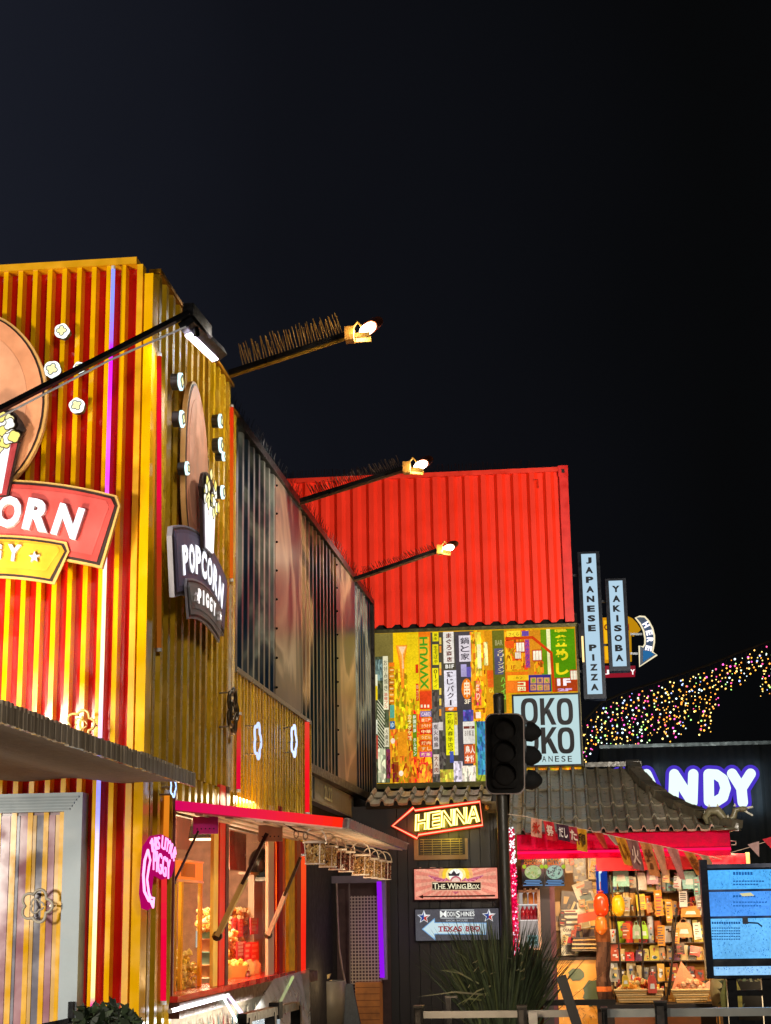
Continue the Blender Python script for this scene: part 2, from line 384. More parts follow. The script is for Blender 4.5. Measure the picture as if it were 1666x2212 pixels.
b.box(XS - .07, XS + .012, Yu2 - .02, 14.5, zp1, zp1 + .035, '9a968c', 'metal'); b.box(XS - .06, XS + .01, 14.48, 14.5, zp0, zp1, 'c9961a', 'side')
b.build('side_panel', kiosk)
b = MB(); b.box(-6.4, -2.33, 8.8, 14.4, 5.2, 5.24, '2a2624', 'matte') if 0 else b.box(-6.4, -2.33, 8.8, 11.1, 5.2, 5.24, '2a2624', 'matte'); b.build('roof', kiosk)
# serving room behind the hatch
b = MB(); b.box(-3.92, -3.88, 9.3, 14.4, .2, 2.45, '8a6a62', 'matte'); b.box(-3.88, -2.3, 14.36, 14.40, .2, 2.45, 'c49a86', 'matte')
b.box(-3.88, -2.3, 9.26, 9.30, .2, 2.45, 'a5746a', 'matte'); b.build('room_wall', kiosk)
b = MB(); b.box(-3.88, -2.3, 9.3, 14.36, 2.44, 2.48, 'd9bfa8', 'matte'); b.build('room_ceiling', kiosk)
b = MB(); b.box(-3.88, -2.3, 9.3, 14.36, .98, 1.03, '6a5348', 'matte'); b.build('bench', kiosk)
b = MB()    # counter with red sill and dark lip
b.box(-2.42, -2.20, 9.30, 13.35, 1.13, 1.165, 'c8140f', 'gloss'); b.box(-2.29, -2.185, 9.28, 14.46, 1.045, 1.128, '4a2c22', 'metal'); b.build('counter', kiosk)
def sleg(mb, u0, u1, v0, v1, d, c, m='paint', X=XS): sbox(mb, u0, v0, u1, v1, X, d, c, m)
b = MB()
for u0, u1, c, X, z1 in ((372, 377, '6b1a12', -2.235, 2.42), (459, 472, 'ffce60', -2.25, 2.4), (472, 486, 'f0280e', -2.24, 2.44), (486, 494, '4a1a14', -2.235, 2.44), (578, 592, 'd9a588', -2.25, 2.42)):
    y0, y1 = P(u0, 2000, X=X).y, P(u1, 2000, X=X).y; b.box(X - .022, X, y0 + .03, y1, 1.166, z1, c)
b.box(-2.33, -2.30, 9.3, 14.4, 2.19, 2.46, '2a1712'); b.build('window_frame', kiosk)
b = MB()
us = [592, 604, 611, 624, 637, 642, 650, 668]; cs = ['e00a28', 'a81410', 'f86a10', 'f8b018', 'd85a10', 'a84a10', 'd01810']
for u0, u1, c in zip(us, us[1:], cs):
    k = (us.index(u0) % 2) * .03
    b.box(-2.30 + k, XS - .03 + k, P(u0, 2000, X=XS).y, P(u1, 2000, X=XS).y, 1.13, 2.44, c, 'matte')
b.build('pier', kiosk)
b = MB(); b.poly([(-2.262, 9.34, 1.17), (-2.262, 13.3, 1.17), (-2.262, 13.3, 2.38), (-2.262, 9.34, 2.38)], 'fff6ea', 'clear'); b.build('window_pane', kiosk)
# patterned wall under the counter
b = MB(); b.box(-2.33, -2.27, 9.3, 14.46, 0, 1.05, 'a99a86', 'matte'); random.seed(3)
for r_ in range(4):
    for i in range(34):
        y = 9.36 + i * .15 + (r_ % 2) * .075; z = .90 - r_ * .27; k = random.choice(['8a1512', '2a1f22', '2b4a52', '6b2a20', '3a6670'])
        w_ = .05; h_ = .11
        b.poly([(-2.266, y - w_, z - h_ * .6), (-2.266, y, z - h_), (-2.266, y + w_, z - h_ * .6), (-2.266, y, z + h_)], 'd8cdb8', 'matte')
        b.poly([(-2.262, y - w_ * .75, z - h_ * .6), (-2.262, y, z - h_ * .85), (-2.262, y + w_ * .75, z - h_ * .6), (-2.262, y, z + h_ * .85)], k, 'matte')
        b.poly([(-2.258, y - .012, z - .06), (-2.258, y + .012, z - .06), (-2.258, y, z + .03)], 'd8cdb8', 'matte')
        if r_ == 0 and i % 2: b.tube([(-2.262, y + .075 + .015 * math.cos(a * .785), z + .06 + .03 * math.sin(a * .785)) for a in range(8)], .004, 'd8cdb8', 'matte', 4, closed=True)
b.build('patterned_wall', kiosk)

# door on the front
b = MB(); DY = 8.63
x1 = P(176, 1900, Y=DY).x; x0 = x1 - 1.02; zt = P(90, 1714, Y=DY).z; fr_ = .105
for a, c2, z0, z1 in ((x0, x0 + fr_, 0, zt - fr_ * .95), (x1 - fr_ * .95, x1, 0, zt - fr_ * .95), (x0, x1, zt - fr_ * .95, zt)): b.box(a, c2, DY - .02, 8.75, z0, z1, 'a9b6bd', 'paint')
for k in range(5): b.box(x0 + .02, x1 - .02 - k * .012, DY - .026, DY - .0195, zt - .028 - k * .016, zt - .018 - k * .016, '8d9aa2')
dr = b.build('door', kiosk)
b = MB(); b.box(x0 + fr_, x1 - fr_ * .95, DY + .03, DY + .045, 0, zt - .1, '8d6f78', 'gloss')
k = 0; xx = x1 - fr_ - .03
pal = ['a87c86', '75707c', '9a8a70', '6f6a78', 'b08088', 'd8aa50']
while xx > x0 + fr_ + .05:
    wd = (.022, .05, .045, .03, .055, .024)[k % 6]; b.box(xx - wd, xx, DY + .022 + .002 * (k % 2), DY + .0295, 0.2, zt - .115, ('e0b060', 'a4707c', '6d6876', 'd6a95a', 'a9747e', '787484')[k % 6], 'gloss'); xx -= wd + .004; k += 1
b.build('door_panel', dr)
b = MB(); hx = P(152, 2180, Y=DY - .05).x; hz = P(152, 2190, Y=DY - .05).z
b.box(hx - .012, hx + .016, DY - .05, DY - .02, hz - .12, hz + .06, '0d0d0f', 'metal'); b.bar((hx, DY - .06, hz - .03), (hx - .14, DY - .07, hz - .055), .016, .02, '0d0d0f', 'metal'); b.build('handle', dr)

# awning over the door
aw = thing('door_awning', 'brown grey hooped awning with scalloped edge above the pale door', 'awning', (-3.2, 7.6, P(415, 1692, Y=8.6).z))
za = P(415, 1694, Y=8.62).z; xa = P(415, 1694, Y=8.62).x
b = MB()
prof = []
for i in range(41):
    t = i / 40; xx = xa - t * 2.2; prof.append((xx, za + .010 * math.sin(t * 26) + .05 * math.sin(math.pi * min(1, t * 1.0))))
for (xa0, z0), (xa1, z1) in zip(prof, prof[1:]):
    b.poly([(xa0, 5.2, z0), (xa1, 5.2, z1), (xa1, 8.648, z1), (xa0, 8.648, z0)], 'a8988a', 'fabric')
    b.poly([(xa0, 5.2, z0 + .04), (xa1, 5.2, z1 + .04), (xa1, 8.648, z1 + .04), (xa0, 8.648, z0 + .04)], '5a4f46', 'fabric')
b.build('canopy', aw)
b = MB(); yy = 8.648; i = 0
while yy > 5.2:
    z_ = random.uniform(-.003, .003); o_ = random.uniform(-.003, .003)
    b.obox((xa - .004 + o_, yy - .0265, za - .012 + z_), (.018, 0, 0), (0, .027, 0), (0, 0, .072 + .008 * math.sin(i * 3.1)), ('9a8a74', 'a69680', '8c7c68')[i % 3], 'gloss'); yy -= .026; i += 1
b.build('scalloped_edge', aw)
fl = thing('floodlight', 'floodlight lying on the awning and shining up the striped front', 'floodlight', (-3.3, 7.5, za + .08))
b = MB(); b.box(-3.25, -2.9, 7.40, 7.48, 2.67, 2.93, '1a1a1c', 'metal'); b.box(-3.1, -3.05, 7.42, 7.46, za + .05, 2.67, '1a1a1c', 'metal'); b.build('housing', fl)
b = MB(); b.poly([(-3.23, 7.486, 2.69), (-2.92, 7.486, 2.69), (-2.92, 7.486, 2.91), (-3.23, 7.486, 2.91)], 'fff0d0', 'glow32'); b.build('lens', fl)

# serving hatch held open over the window
A = P(378, 1745, Y=9.35); B_ = P(740, 1783, Y=9.35); yend = -B_.x / ((1228 - 885) / 3500) * .995
hatch = thing('serving_hatch', 'raised cream hatch flap with glowing red end propped above the serving window', 'hatch', (A.x, 9.35, A.z))
dx = B_ - A; up_ = Vector((dx.z, 0, -dx.x)).normalized(); up_ = up_ if up_.z > 0 else -up_
def HP(t, y, h=0): return A + dx * t + VY * (y - 9.35) + up_ * h
b = MB(); b.obox(HP(0, 9.352, -.02), dx, VY * (yend - 9.352), up_ * .045, 'dcc0a4', 'paint')
for t in (.12, .3, .48, .66, .84): b.obox(HP(t, 9.37, -.03), dx * .05, VY * (yend - 9.4), up_ * .0099, 'c9a684', 'paint')
b.build('flap', hatch)
b = MB(); nseg = 18
for i in range(nseg):
    t = i / (nseg - 1); c = [a * (1 - t) + q * t for a, q in zip(H('d80a5c'), H('ff2a12'))]; 
    b.obox(HP(i / nseg, 9.32, -.012), dx / nseg, VY * .03, up_ * .054, c, 'glow1')  # LED light falling on the red trim is given as its own glow
b.build('glowing_trim', hatch)
b = MB(); b.obox(HP(1.0, 9.36, -.012), dx.normalized() * .035, VY * (yend - 9.36), up_ * .05, '8f8a84', 'metal')
for i in range(30): b.obox(HP(1.0, 9.4 + i * .123, .039), dx.normalized() * .03, VY * .06, up_ * .006, 'a8a49c', 'metal')
b.build('edge_gutter', hatch)
def hinge_plate(u, v, y, c):
    p = P(u, v, Y=y); mb = MB(); mb.box(p.x - .075, p.x + .075, y - .01, y, p.z - .05, p.z + .05, c, 'paint')
    for k in range(5): mb.ball((p.x - .05 + k * .025, y - .011, p.z - .02), .005, '3a1a14', 'metal', 1)
    mb.build('hinge_plate', hatch)
hinge_plate(445, 1783, 9.55, 'd0148c'); hinge_plate(585, 1800, 10.0, 'd6a888')
for (u0, v0), (u1, v1), y, w_, c in (((470, 2022), (578, 1800), 10.0, .05, 'caa452'), ((580, 2020), (650, 1852), 11.8, .045, 'c09078'), ((376, 1906), (430, 1795), 9.4, .018, '3a0d22')):
    p, q = P(u0, v0, Y=y), P(u1, v1, Y=y); mid = p.lerp(q, .55)
    b = MB(); b.bar(p, mid, .03 if w_ > .02 else .012, w_, c, 'paint', up=VY); b.bar(p.lerp(q, .5) - VY * .012, q - VY * .012, .02 if w_ > .02 else .012, w_ * .6, '3c2a1c', 'metal', up=VY)
    b.lathe([(0, -.02), (w_ * .6, -.02), (w_ * .6, .02), (0, .02)], p, '5a4028', 'metal', 10, VY); b.build('prop_strut', hatch)

# things inside the serving room
pm = thing('popcorn_machine', 'glass popcorn machine with glowing orange top and yellow posts in the window', 'popcorn machine', (-2.6, 9.85, 1.166))
X0 = -2.36; ya, yb = P(381, 2000, X=X0).y, P(437, 2000, X=X0).y; ztp = P(410, 1862, X=X0).z; zhd = P(410, 1902, X=X0).z; zb = P(410, 2135, X=X0).z
b = MB(); b.box(X0 - .5, X0, ya, yb, zhd, ztp, 'ff7a30', 'glow1.2'); b.box(X0 - .51, X0 + .006, ya - .006, yb + .006, zhd - .012, zhd + .004, 'f0a070', 'gloss'); b.box(X0 - .51, X0 + .006, ya - .006, yb + .006, ztp, ztp + .012, 'ffb080', 'gloss')
for k in range(14): b.box(X0 + .001, X0 + .006, ya + .1 + k * .028, ya + .108 + k * .028, zhd + .02, ztp - .01, 'c07a10', 'gloss')
b.build('header', pm)
b = MB()
for y in (ya, ya + .13, yb - .05, yb - .015):
    b.box(X0 - .02, X0, y, y + (.05 if y == ya + .13 else .016), zb, zhd - .012, 'e8b838', 'gloss'); b.box(X0 - .5, X0 - .48, y, y + .016, zb, zhd - .012, 'd8a838', 'gloss')
b.build('post', pm)
b = MB(); b.box(X0 - .5, X0 + .01, ya, yb, zb - .03, zb, 'a01208', 'gloss'); b.build('base', pm)
b = MB(); random.seed(11)
for i in range(620):
    y = random.uniform(ya + .03, yb - .03); hgt = .13 * math.exp(-((y - (ya + yb) / 2 - .1) / .2) ** 2) + .10
    b.ball((X0 - random.uniform(.02, .3), y, zb + random.uniform(0, hgt)), random.uniform(.014, .024), random.choice(['f8e878', 'fff2a8', 'ecd050', 'fff6c8']), 'corn', 1, .2)
b.build('popcorn_heap', pm)
b = MB(); b.poly([(X0 + .001, ya, zb), (X0 + .001, yb, zb), (X0 + .001, yb, zhd), (X0 + .001, ya, zhd)], 'fff4dc', 'clear'); b.build('glass', pm)
b = MB(); k = P(410, 1925, X=X0 - .2); b.lathe([(.0, .06), (.03, .06), (.09, .0), (.085, -.01), (0, -.01)], (X0 - .2, (ya + yb) / 2, zhd - .14), '3a3432', 'metal', 14); b.build('kettle', pm)

def sthing(name, label, cat, u0, v0, u1, v1, X, d, c, m='paint', group=None):
    mb = MB(); sbox(mb, u0, v0, u1, v1, X, d, c, m); o = mb.build(name); return tag(o, label, cat, group)
pl = thing('pendant_lamp', 'black pendant lamp with bright rim hanging inside the kiosk window', 'lamp', P(443, 1795, X=-2.7))
p = P(443, 1812, X=-2.7)
b = MB(); b.lathe([(.06, .17), (.10, .16), (.125, .0), (.118, 0), (.09, .15), (0, .15)], p, '1c1a18', 'gloss', 20); b.tube([p + VZ * .16, p + VZ * .34], .01, '1c1a18'); b.build('lamp_shade', pl)
b = MB(); b.lathe([(0, .02), (.117, .004), (.118, -.008), (0, -.012)], p, 'ffe0b0', 'glow4', 20); b.build('bulb', pl)
sthing('framed_picture', 'pale pink framed picture high on the kiosk back wall', 'picture', 381, 1770, 458, 1838, -3.3, .03, 'd8968c')
sthing('screen_panel', 'brown back of a screen hung inside the second window', 'screen', 496, 1798, 532, 1880, -2.62, .06, '6a3c34', 'gloss')
b = MB(); p = P(563, 1865, X=-2.6); b.ball(p, .13, '2a2422', 'gloss', 3, 0, (.8, 1, 1)); b.box(p.x - .1, p.x + .1, p.y - .15, p.y + .15, p.z - .15, p.z - .12, '4a4440', 'metal')
tag(b.build('kettle'), 'round black kettle on the high shelf in the second window', 'kettle')
b = MB(); sbox(b, 549, 1886, 567, 2090, -2.62, .05, 'd8b8a0', 'paint'); sbox(b, 541, 1885, 570, 1890, -2.6, .1, 'e0c4ac', 'paint')
tag(b.build('shelf_post'), 'cream upright with cap carrying the shelf inside the window', 'post')
b = MB(); sbox(b, 510, 1928, 543, 1962, -3.1, .03, '5a3a5a', 'gloss'); random.seed(2)
for i in range(26):
    q = P(random.uniform(512, 541), random.uniform(1930, 1960), X=-3.095); b.box(q.x, q.x + .004, q.y, q.y + .1, q.z, q.z + .015, random.choice(['e0a0c0', 'c0a0e0', 'f0d0c0']), 'glow0.7')
tag(b.build('menu_poster'), 'purple menu poster with small pink lines on the room wall', 'poster')
sthing('tablet', 'small white lit tablet screen behind the popcorn machine', 'tablet', 428, 2010, 459, 2045, -3.2, .02, 'cfe4f0', 'glow0.8')
b = MB()
for k in range(5):
    v = 2012 + k * 28; p = P(447, v + 26, X=-2.72); b.lathe([(.052, 0), (.066, .12), (.07, .12), (.07, .13), (0, .13)], p, ('7fa890', 'd88a58', '86b0a0', 'd89058', 'e8dcc0')[k], 'paint', 14)
tag(b.build('cup_stack'), 'leaning stack of green and orange paper cups beside the machine', 'cup stack')
b = MB(); sbox(b, 456, 2090, 468, 2136, -2.8, .1, '2a1a14'); tag(b.build('till'), 'small dark till on the bench behind the yellow post', 'till')

def corn_bag(u0, v0, u1, v1, X, label, seed, group, brand=True):
    random.seed(seed); y0, y1, z0, z1 = sx(u0, v0, u1, v1, X); t = thing('popcorn_bag', label, 'popcorn bag', (X, (y0 + y1) / 2, z0), group)
    mb = MB()
    for i in range(230):
        f = random.random(); wdt = (.5 - .12 * abs(f - .4)) * (y1 - y0); yy = (y0 + y1) / 2 + random.uniform(-1, 1) * wdt * .93
        mb.ball((X - random.uniform(0, .10), yy, z0 + .03 + f * (z1 - z0) * .86), random.uniform(.016, .026), random.choice(['ffc870', 'ffb450', 'fce0a0', 'f0a040', 'ffeac0']), 'corn', 1, .22)
    mb.build('popcorn', t); mb = MB(); k = 10; pts = []
    for i in range(k + 1):
        f = i / k; pts.append((f, (.5 - .10 * abs(f - .4) - (.16 if f > .92 else 0)) * (y1 - y0)))
    lo = [(X + .03 * math.sin(math.pi * f) + .004, (y0 + y1) / 2 - wv, z0 + f * (z1 - z0)) for f, wv in pts]; hi = [(q[0], y0 + y1 - q[1], q[2]) for q in lo]
    for i in range(k): mb.poly([lo[i], hi[i], hi[i + 1], lo[i + 1]], 'fff0e0', 'clear')
    mb.build('plastic_film', t)
gb = 'popcorn bags in the serving window'
corn_bag(455, 1968, 464, 2018, -2.66, 'narrow clear popcorn bag half hidden behind the yellow window post', 1, gb)
corn_bag(494, 1963, 517, 2016, -2.72, 'clear popcorn bag at the back left of the second window', 2, gb)
corn_bag(514, 1960, 552, 2036, -2.66, 'tallest clear popcorn bag with twisted top in the second window', 3, gb)
corn_bag(490, 2012, 522, 2082, -2.5, 'fat popcorn bag standing behind the yellow tub', 4, gb)
t = thing('popcorn_tub', 'yellow tub with round dark red badge full of popcorn', 'tub', P(506, 2142, X=-2.44)); p = P(506, 2142, X=-2.44)
b = MB(); b.lathe([(0, 0), (.085, 0), (.105, .18), (.11, .185), (.10, .18)], p, 'f6d878', 'paint', 22); b.build('tub', t)
b = MB(); q = p + Vector((.098, .0, .09)); b.prism([(.052 * math.cos(a * .39), .056 * math.sin(a * .39)) for a in range(16)], q, VY, VZ, VX, .012, '8a1410')
for k in range(3): b.box(q.x + .0125, q.x + .0145, q.y - .04, q.y + .04, q.z - .03 + k * .025, q.z - .022 + k * .025, 'e8b070')
b.build('badge', t)
b = MB(); random.seed(5)
for i in range(60):
    a = random.uniform(0, 6.28); r_ = random.uniform(0, .085); b.ball(p + Vector((r_ * math.cos(a), r_ * math.sin(a), .18 + .03 * random.random())), .022, random.choice(['ffb040', 'f8c868', 'ffd890']), 'corn', 1, .2)
b.build('popcorn', t)
def leaflet(u0, v0, u1, v1, X, label, tl=.0):
    y0, y1, z0, z1 = sx(u0, v0, u1, v1, X); mb = MB(); mb.obox((X, y0, z0), (0, y1 - y0, tl), (0, -tl * .3, z1 - z0), (.006, 0, 0), 'e02838', 'paint'); random.seed(int(u0))
    for k in range(4):
        z = z1 - (k + .8) / 4.8 * (z1 - z0); wv = random.uniform(.4, .75) * (y1 - y0); mb.box(X + .0065, X + .009, y0 + .15 * (y1 - y0), y0 + .15 * (y1 - y0) + wv, z, z + .018, 'f0c0b8', 'paint')
    tag(mb.build('leaflet'), label, 'leaflet', 'red leaflets among the popcorn bags')
leaflet(501, 1983, 512, 2020, -2.6, 'red leaflet hung on the back left popcorn bag')
leaflet(514, 1986, 524, 2024, -2.58, 'red leaflet hung against the left side of the tallest bag')
leaflet(540, 1983, 557, 2018, -2.57, 'red leaflet on the right shoulder of the tallest bag')
leaflet(510, 2034, 530, 2072, -2.44, 'red leaflet with white lines left above the glass jars')
leaflet(526, 2036, 542, 2090, -2.43, 'long red leaflet in the middle of the lower fan')
leaflet(540, 2035, 558, 2092, -2.425, 'right hand long red leaflet of the lower fan')
for u, lb in ((536, 'small glass jar under the red leaflets beside the tub'), (550, 'small glass jar under the red leaflets by the window jamb')):
    p = P(u, 2108, X=-2.42); b = MB(); b.lathe([(0, 0), (.05, 0), (.055, .02), (.05, .09), (.03, .11), (.03, .12), (0, .12)], p, 'd8b070', 'gloss', 14); tag(b.build('glass_jar'), lb, 'jar', 'glass jars on the window sill')

# tubs of nuts hanging from the hatch edge
hb = 'clear buckets hanging from the hatch'
def bucket(u, v, wpx, hpx, Y, fill, label, seed):
    p = P(u, v + hpx / 2, Y=Y); s = Y / F_PX; wv, hv = wpx * s, hpx * s; t = thing('hanging_bucket', label, 'bucket', p, hb); random.seed(seed)
    mb = MB(); mb.lathe([(0, 0), (wv * .43, 0), (wv * .5, hv * .9), (wv * .5, hv * .9)], p, 'f4ece4', 'clear', 18); mb.lathe([(wv * .44, 0), (wv * .455, hv * .03), (wv * .44, hv * .05)], p, 'ecdccc', 'gloss', 18)
    for k in range(4): a = .6 + k * 1.57; mb.tube([p + Vector((wv * .44 * math.cos(a), wv * .44 * math.sin(a), 0)), p + Vector((wv * .505 * math.cos(a), wv * .505 * math.sin(a), hv * .9))], .0035, 'ecdccc', 'gloss', 4)
    mb.build('body', t)
    mb = MB(); mb.lathe([(wv * .5, hv * .9), (wv * .54, hv * .9), (wv * .54, hv), (wv * .2, hv * 1.01), (0, hv * 1.01)], p, 'e0ccb8', 'gloss', 18); mb.build('lid', t)
    mb = MB()
    for i in range(260):
        a = random.uniform(0, 6.28); f = random.random(); r_ = wv * (.40 + .06 * f) * (random.random() ** .35)
        mb.ball(p + Vector((r_ * math.cos(a), r_ * math.sin(a), hv * (.04 + .8 * f))), wv * .05, random.choice(fill), 'corn', 1, .15)
    mb.build('filling', t)
    mb = MB(); mb.tube([p + Vector((wv * .5 * math.cos(a * .314), 0, hv * .97 + wv * .62 * math.sin(a * .314))) for a in range(11)], .0045, 'e8dccc', 'gloss', 5); mb.build('handle', t)
NUT = ['e0b878', 'd0a868', 'f0d8a8', 'c89858']; CHO = ['7a4238', '8a5040', '985a48', 'a86a54']; PAL = ['f4d890', 'fce8b8', 'e0b870']
for k, (u, v, wp, hp, Y, fl_, lb) in enumerate((
    (681, 1843, 49, 49, 9.75, PAL, 'largest hanging bucket of golden popcorn nearest the window'), (708, 1851, 44, 46, 10.15, PAL, 'second hanging bucket, golden popcorn behind the largest one'),
    (728, 1857, 40, 45, 10.6, CHO, 'third hanging bucket, dark chocolate filling, white rim'), (748, 1862, 38, 44, 11.0, CHO, 'fourth hanging bucket, dark filling, last of the nearer cluster'),
    (779, 1869, 43, 44, 11.5, NUT, 'wide bucket of tan nuts first in the farther cluster'), (801, 1876, 36, 42, 12.0, NUT, 'second bucket of the farther cluster, brown nuts'),
    (817, 1879, 34, 40, 12.4, NUT, 'third bucket of the farther cluster, brown filling'), (831, 1881, 32, 40, 12.8, CHO, 'farthest hanging bucket next to the black wall'))): bucket(u, v, wp, hp, Y, fl_, lb, k)
b = MB(); pts = [P(u, v, Y=y) for u, v, y in ((600, 1770, 9.5), (640, 1795, 9.55), (660, 1798, 9.7), (700, 1815, 10.2), (752, 1830, 11.2), (800, 1846, 12.2), (835, 1858, 12.9))]
b.tube(pts, .006, '6a4a34', 'metal', 5)
for q in pts[1:]: b.tube([q + Vector((.014 * math.cos(a * .8), 0, -.02 + .022 * math.sin(a * .8))) for a in range(8)], .004, '8a6a50', 'metal', 4, closed=True)
tag(b.build('hanging_chain'), 'thin chain with rings under the hatch that carries the buckets', 'chain')
# ------------------------------------------------------------------ popcorn signs, popcorn lights, light tubes on the kiosk
SC = .002565
def arcpts(x0, x1, f, n=16): return [(x0 + (x1 - x0) * i / n, f(x0 + (x1 - x0) * i / n)) for i in range(n + 1)]
def logo(name, label, o, fr, sc, dim_lit):
    ex, ey, ez = fr; t = thing(name, label, 'sign', o)
    O = Vector(o)
    def pr(mb, pts, z0, z1, c, m='paint', side=None): mb.prism([(a * sc, -v * sc) for a, v in pts], O + ez * z0, ex, ey, ez, z1 - z0, c, m, side)
    topr = lambda g: lambda d: -107 + 45 * (d / 290) ** 2 - g; botr = lambda g: lambda d: 40 + 36 * (d / 262) ** 2 + g
    def banner(g): return arcpts(-290 - g, 290 + g, topr(g)) + [(298 + g, -46)] + arcpts(262 + g, -262 - g, botr(g)) + [(-298 - g, -46)]
    def ribbon(g): return arcpts(-186 - g, 186 + g, lambda d: 18 + 22 * (d / 190) ** 2 - g) + [(193 + g, 52)] + arcpts(163 + g, -163 - g, lambda d: 93 + 18 * (d / 163) ** 2 + g) + [(-193 - g, 52)]
    # backing board (the cartoon animal on it is left out): a plain rounded panel
    def board(g):
        q = []
        for i in range(48):
            a = 2 * math.pi * i / 48; r_ = 1 + .05 * math.cos(3 * a)
            q.append(((118 + g) * r_ * math.cos(a), -292 + (206 + g) * r_ * math.sin(a)))
        return q
    k = 1.05 if dim_lit else 1  # side sign: its dim bluish light is mixed into greyer colours
    def C(h): return tuple(x * k for x in H(h)) if dim_lit else H(h)
    mb = MB(); pr(mb, board(10), 0, .030, C('e0ab62')); pr(mb, board(4), .03, .034, '2e1408'); pr(mb, board(0), .034, .038, C('f2a478')); 
    pr(mb, [(a * .78 - 8, -300 + (v + 292) * .78) for a, v in board(0)], .038, .0405, C('f8b088')); mb.build('backing_board', t)
    mb = MB(); pr(mb, banner(11), .04, .07, C('e0b060') if not dim_lit else '8e8a94'); pr(mb, banner(6), .07, .074, '2e1408'); pr(mb, banner(0), .074, .079, C('c8433e') if not dim_lit else H('5a5470'))
    pr(mb, [(a * .96, v * .86 - 5) for a, v in banner(0)], .079, .0815, C('d85450') if not dim_lit else H('6c6684')); mb.build('banner', t)
    mb = MB(); pr(mb, ribbon(10), .0825, .095, C('e0b060') if not dim_lit else 'a4a0a8'); pr(mb, ribbon(5), .095, .098, '2e1408'); pr(mb, ribbon(0), .098, .102, 'e2a010' if not dim_lit else '7c7a78'); pr(mb, [(a * .95, (v - 55) * .74 + 52) for a, v in ribbon(0)], .102, .1045, 'ecb01c' if not dim_lit else '8a8886'); mb.build('ribbon', t)
    gl = 'glow1.6'
    mb = MB()
    for i, ch in enumerate('POPCORN'):
        d = (i - 3) * 66.5; th = -math.atan(2 * .00075 * d); e1 = ex * math.cos(th) + ey * math.sin(th); e2 = ey * math.cos(th) - ex * math.sin(th)
        mb.text(ch, O + ex * d * sc + ey * (43 - .00075 * d * d) * sc + ez * .082, e1, e2, ez, 58 * sc, 70 * sc, 'fff8ff' if not dim_lit else 'f2f4ff', gl, .03 if not dim_lit else .006, .05, 'e8e0e0')
    mb.build('word', t)
    mb = MB()
    for i, ch in enumerate('PIGGY'):
        d = (i - 2) * 42; th = -math.atan(2 * .0006 * d); e1 = ex * math.cos(th) + ey * math.sin(th); e2 = ey * math.cos(th) - ex * math.sin(th)
        mb.text(ch, O + ex * d * sc + ey * (-47 - .0008 * d * d) * sc + ez * .105, e1, e2, ez, (12 if ch == 'I' else 30) * sc, 36 * sc, 'fff8f4', gl, .02 if not dim_lit else .005, .05, 'e8e0e0')
    mb.build('small_word', t)
    for d in (-130, 130):
        mb = MB(); st = [((d + (13 if i % 2 == 0 else 5.5) * math.sin(i * math.pi / 5)) * sc, (-64 + (13 if i % 2 == 0 else 5.5) * math.cos(i * math.pi / 5)) * sc) for i in range(10)]
        mb.prism(st, O + ez * .105, ex, ey, ez, .02, 'fff8f4', gl, 'e8e0e0', 'paint'); mb.build('star', t)
    # popcorn box with lit stripes and lit popcorn
    mb = MB(); bx = 14
    pr(mb, [(bx - 72, -198), (bx + 72, -198), (bx + 50, -76), (bx - 50, -76)], .082, .10, '2e1408'); pr(mb, [(bx - 66, -194), (bx + 66, -194), (bx + 46, -78), (bx - 46, -78)], .10, .106, 'b03a40' if not dim_lit else '5c4a58'); mb.build('box', t)
    mb = MB()
    for a, wv in ((-40, 11), (0, 14), (40, 11)): pr(mb, [(bx + a - wv, -192), (bx + a + wv, -192), (bx + a * .7 + wv * .7, -82), (bx + a * .7 - wv * .7, -82)], .107, .118, 'fff8fa', 'glow1.5')
    mb.build('lit_stripe', t)
    mb = MB(); random.seed(8)
    pr(mb, [(bx + 80 * math.cos(i * .26) * (1 + .04 * math.cos(i * 2.1)), -226 + 54 * math.sin(i * .26)) for i in range(24)], .082, .10, '2e1a10')
    for i in range(30):
        a = random.uniform(0, 6.28); r_ = random.uniform(0, 1) ** .5; cx_, cv = bx + 72 * r_ * math.cos(a), -226 + 48 * r_ * math.sin(a)
        pr(mb, [(cx_ + x_ * .95, cv + y_) for x_, y_ in flower(14, 4, .3, 20, i)], .101 + .001 * i, .104 + .001 * i, '3a2a10'); pr(mb, [(cx_ + x_ * .84, cv + y_ * .84) for x_, y_ in flower(14, 4, .3, 20, i)], .104 + .001 * i, .1048 + .001 * i, ('fffdf0', 'fff6b0', 'ffee80')[i % 3], 'glow1.2')
    mb.build('lit_popcorn', t)
    return t
o = P(-40, 1152, Y=8.50); logo('shop_sign', 'large red and yellow popcorn sign cut by the left edge on the striped front', (o.x, 8.55, o.z), FR, SC, False)
yc = 9.44; o = P(-40, 1152, Y=8.50); zc = P(432, 1218, X=-2.13).z - 43 * .0025
logo('shop_sign', 'smaller looking popcorn sign seen edgeways on the ribbed yellow side wall', (XS + .05, yc, zc), SD, .00246, True)

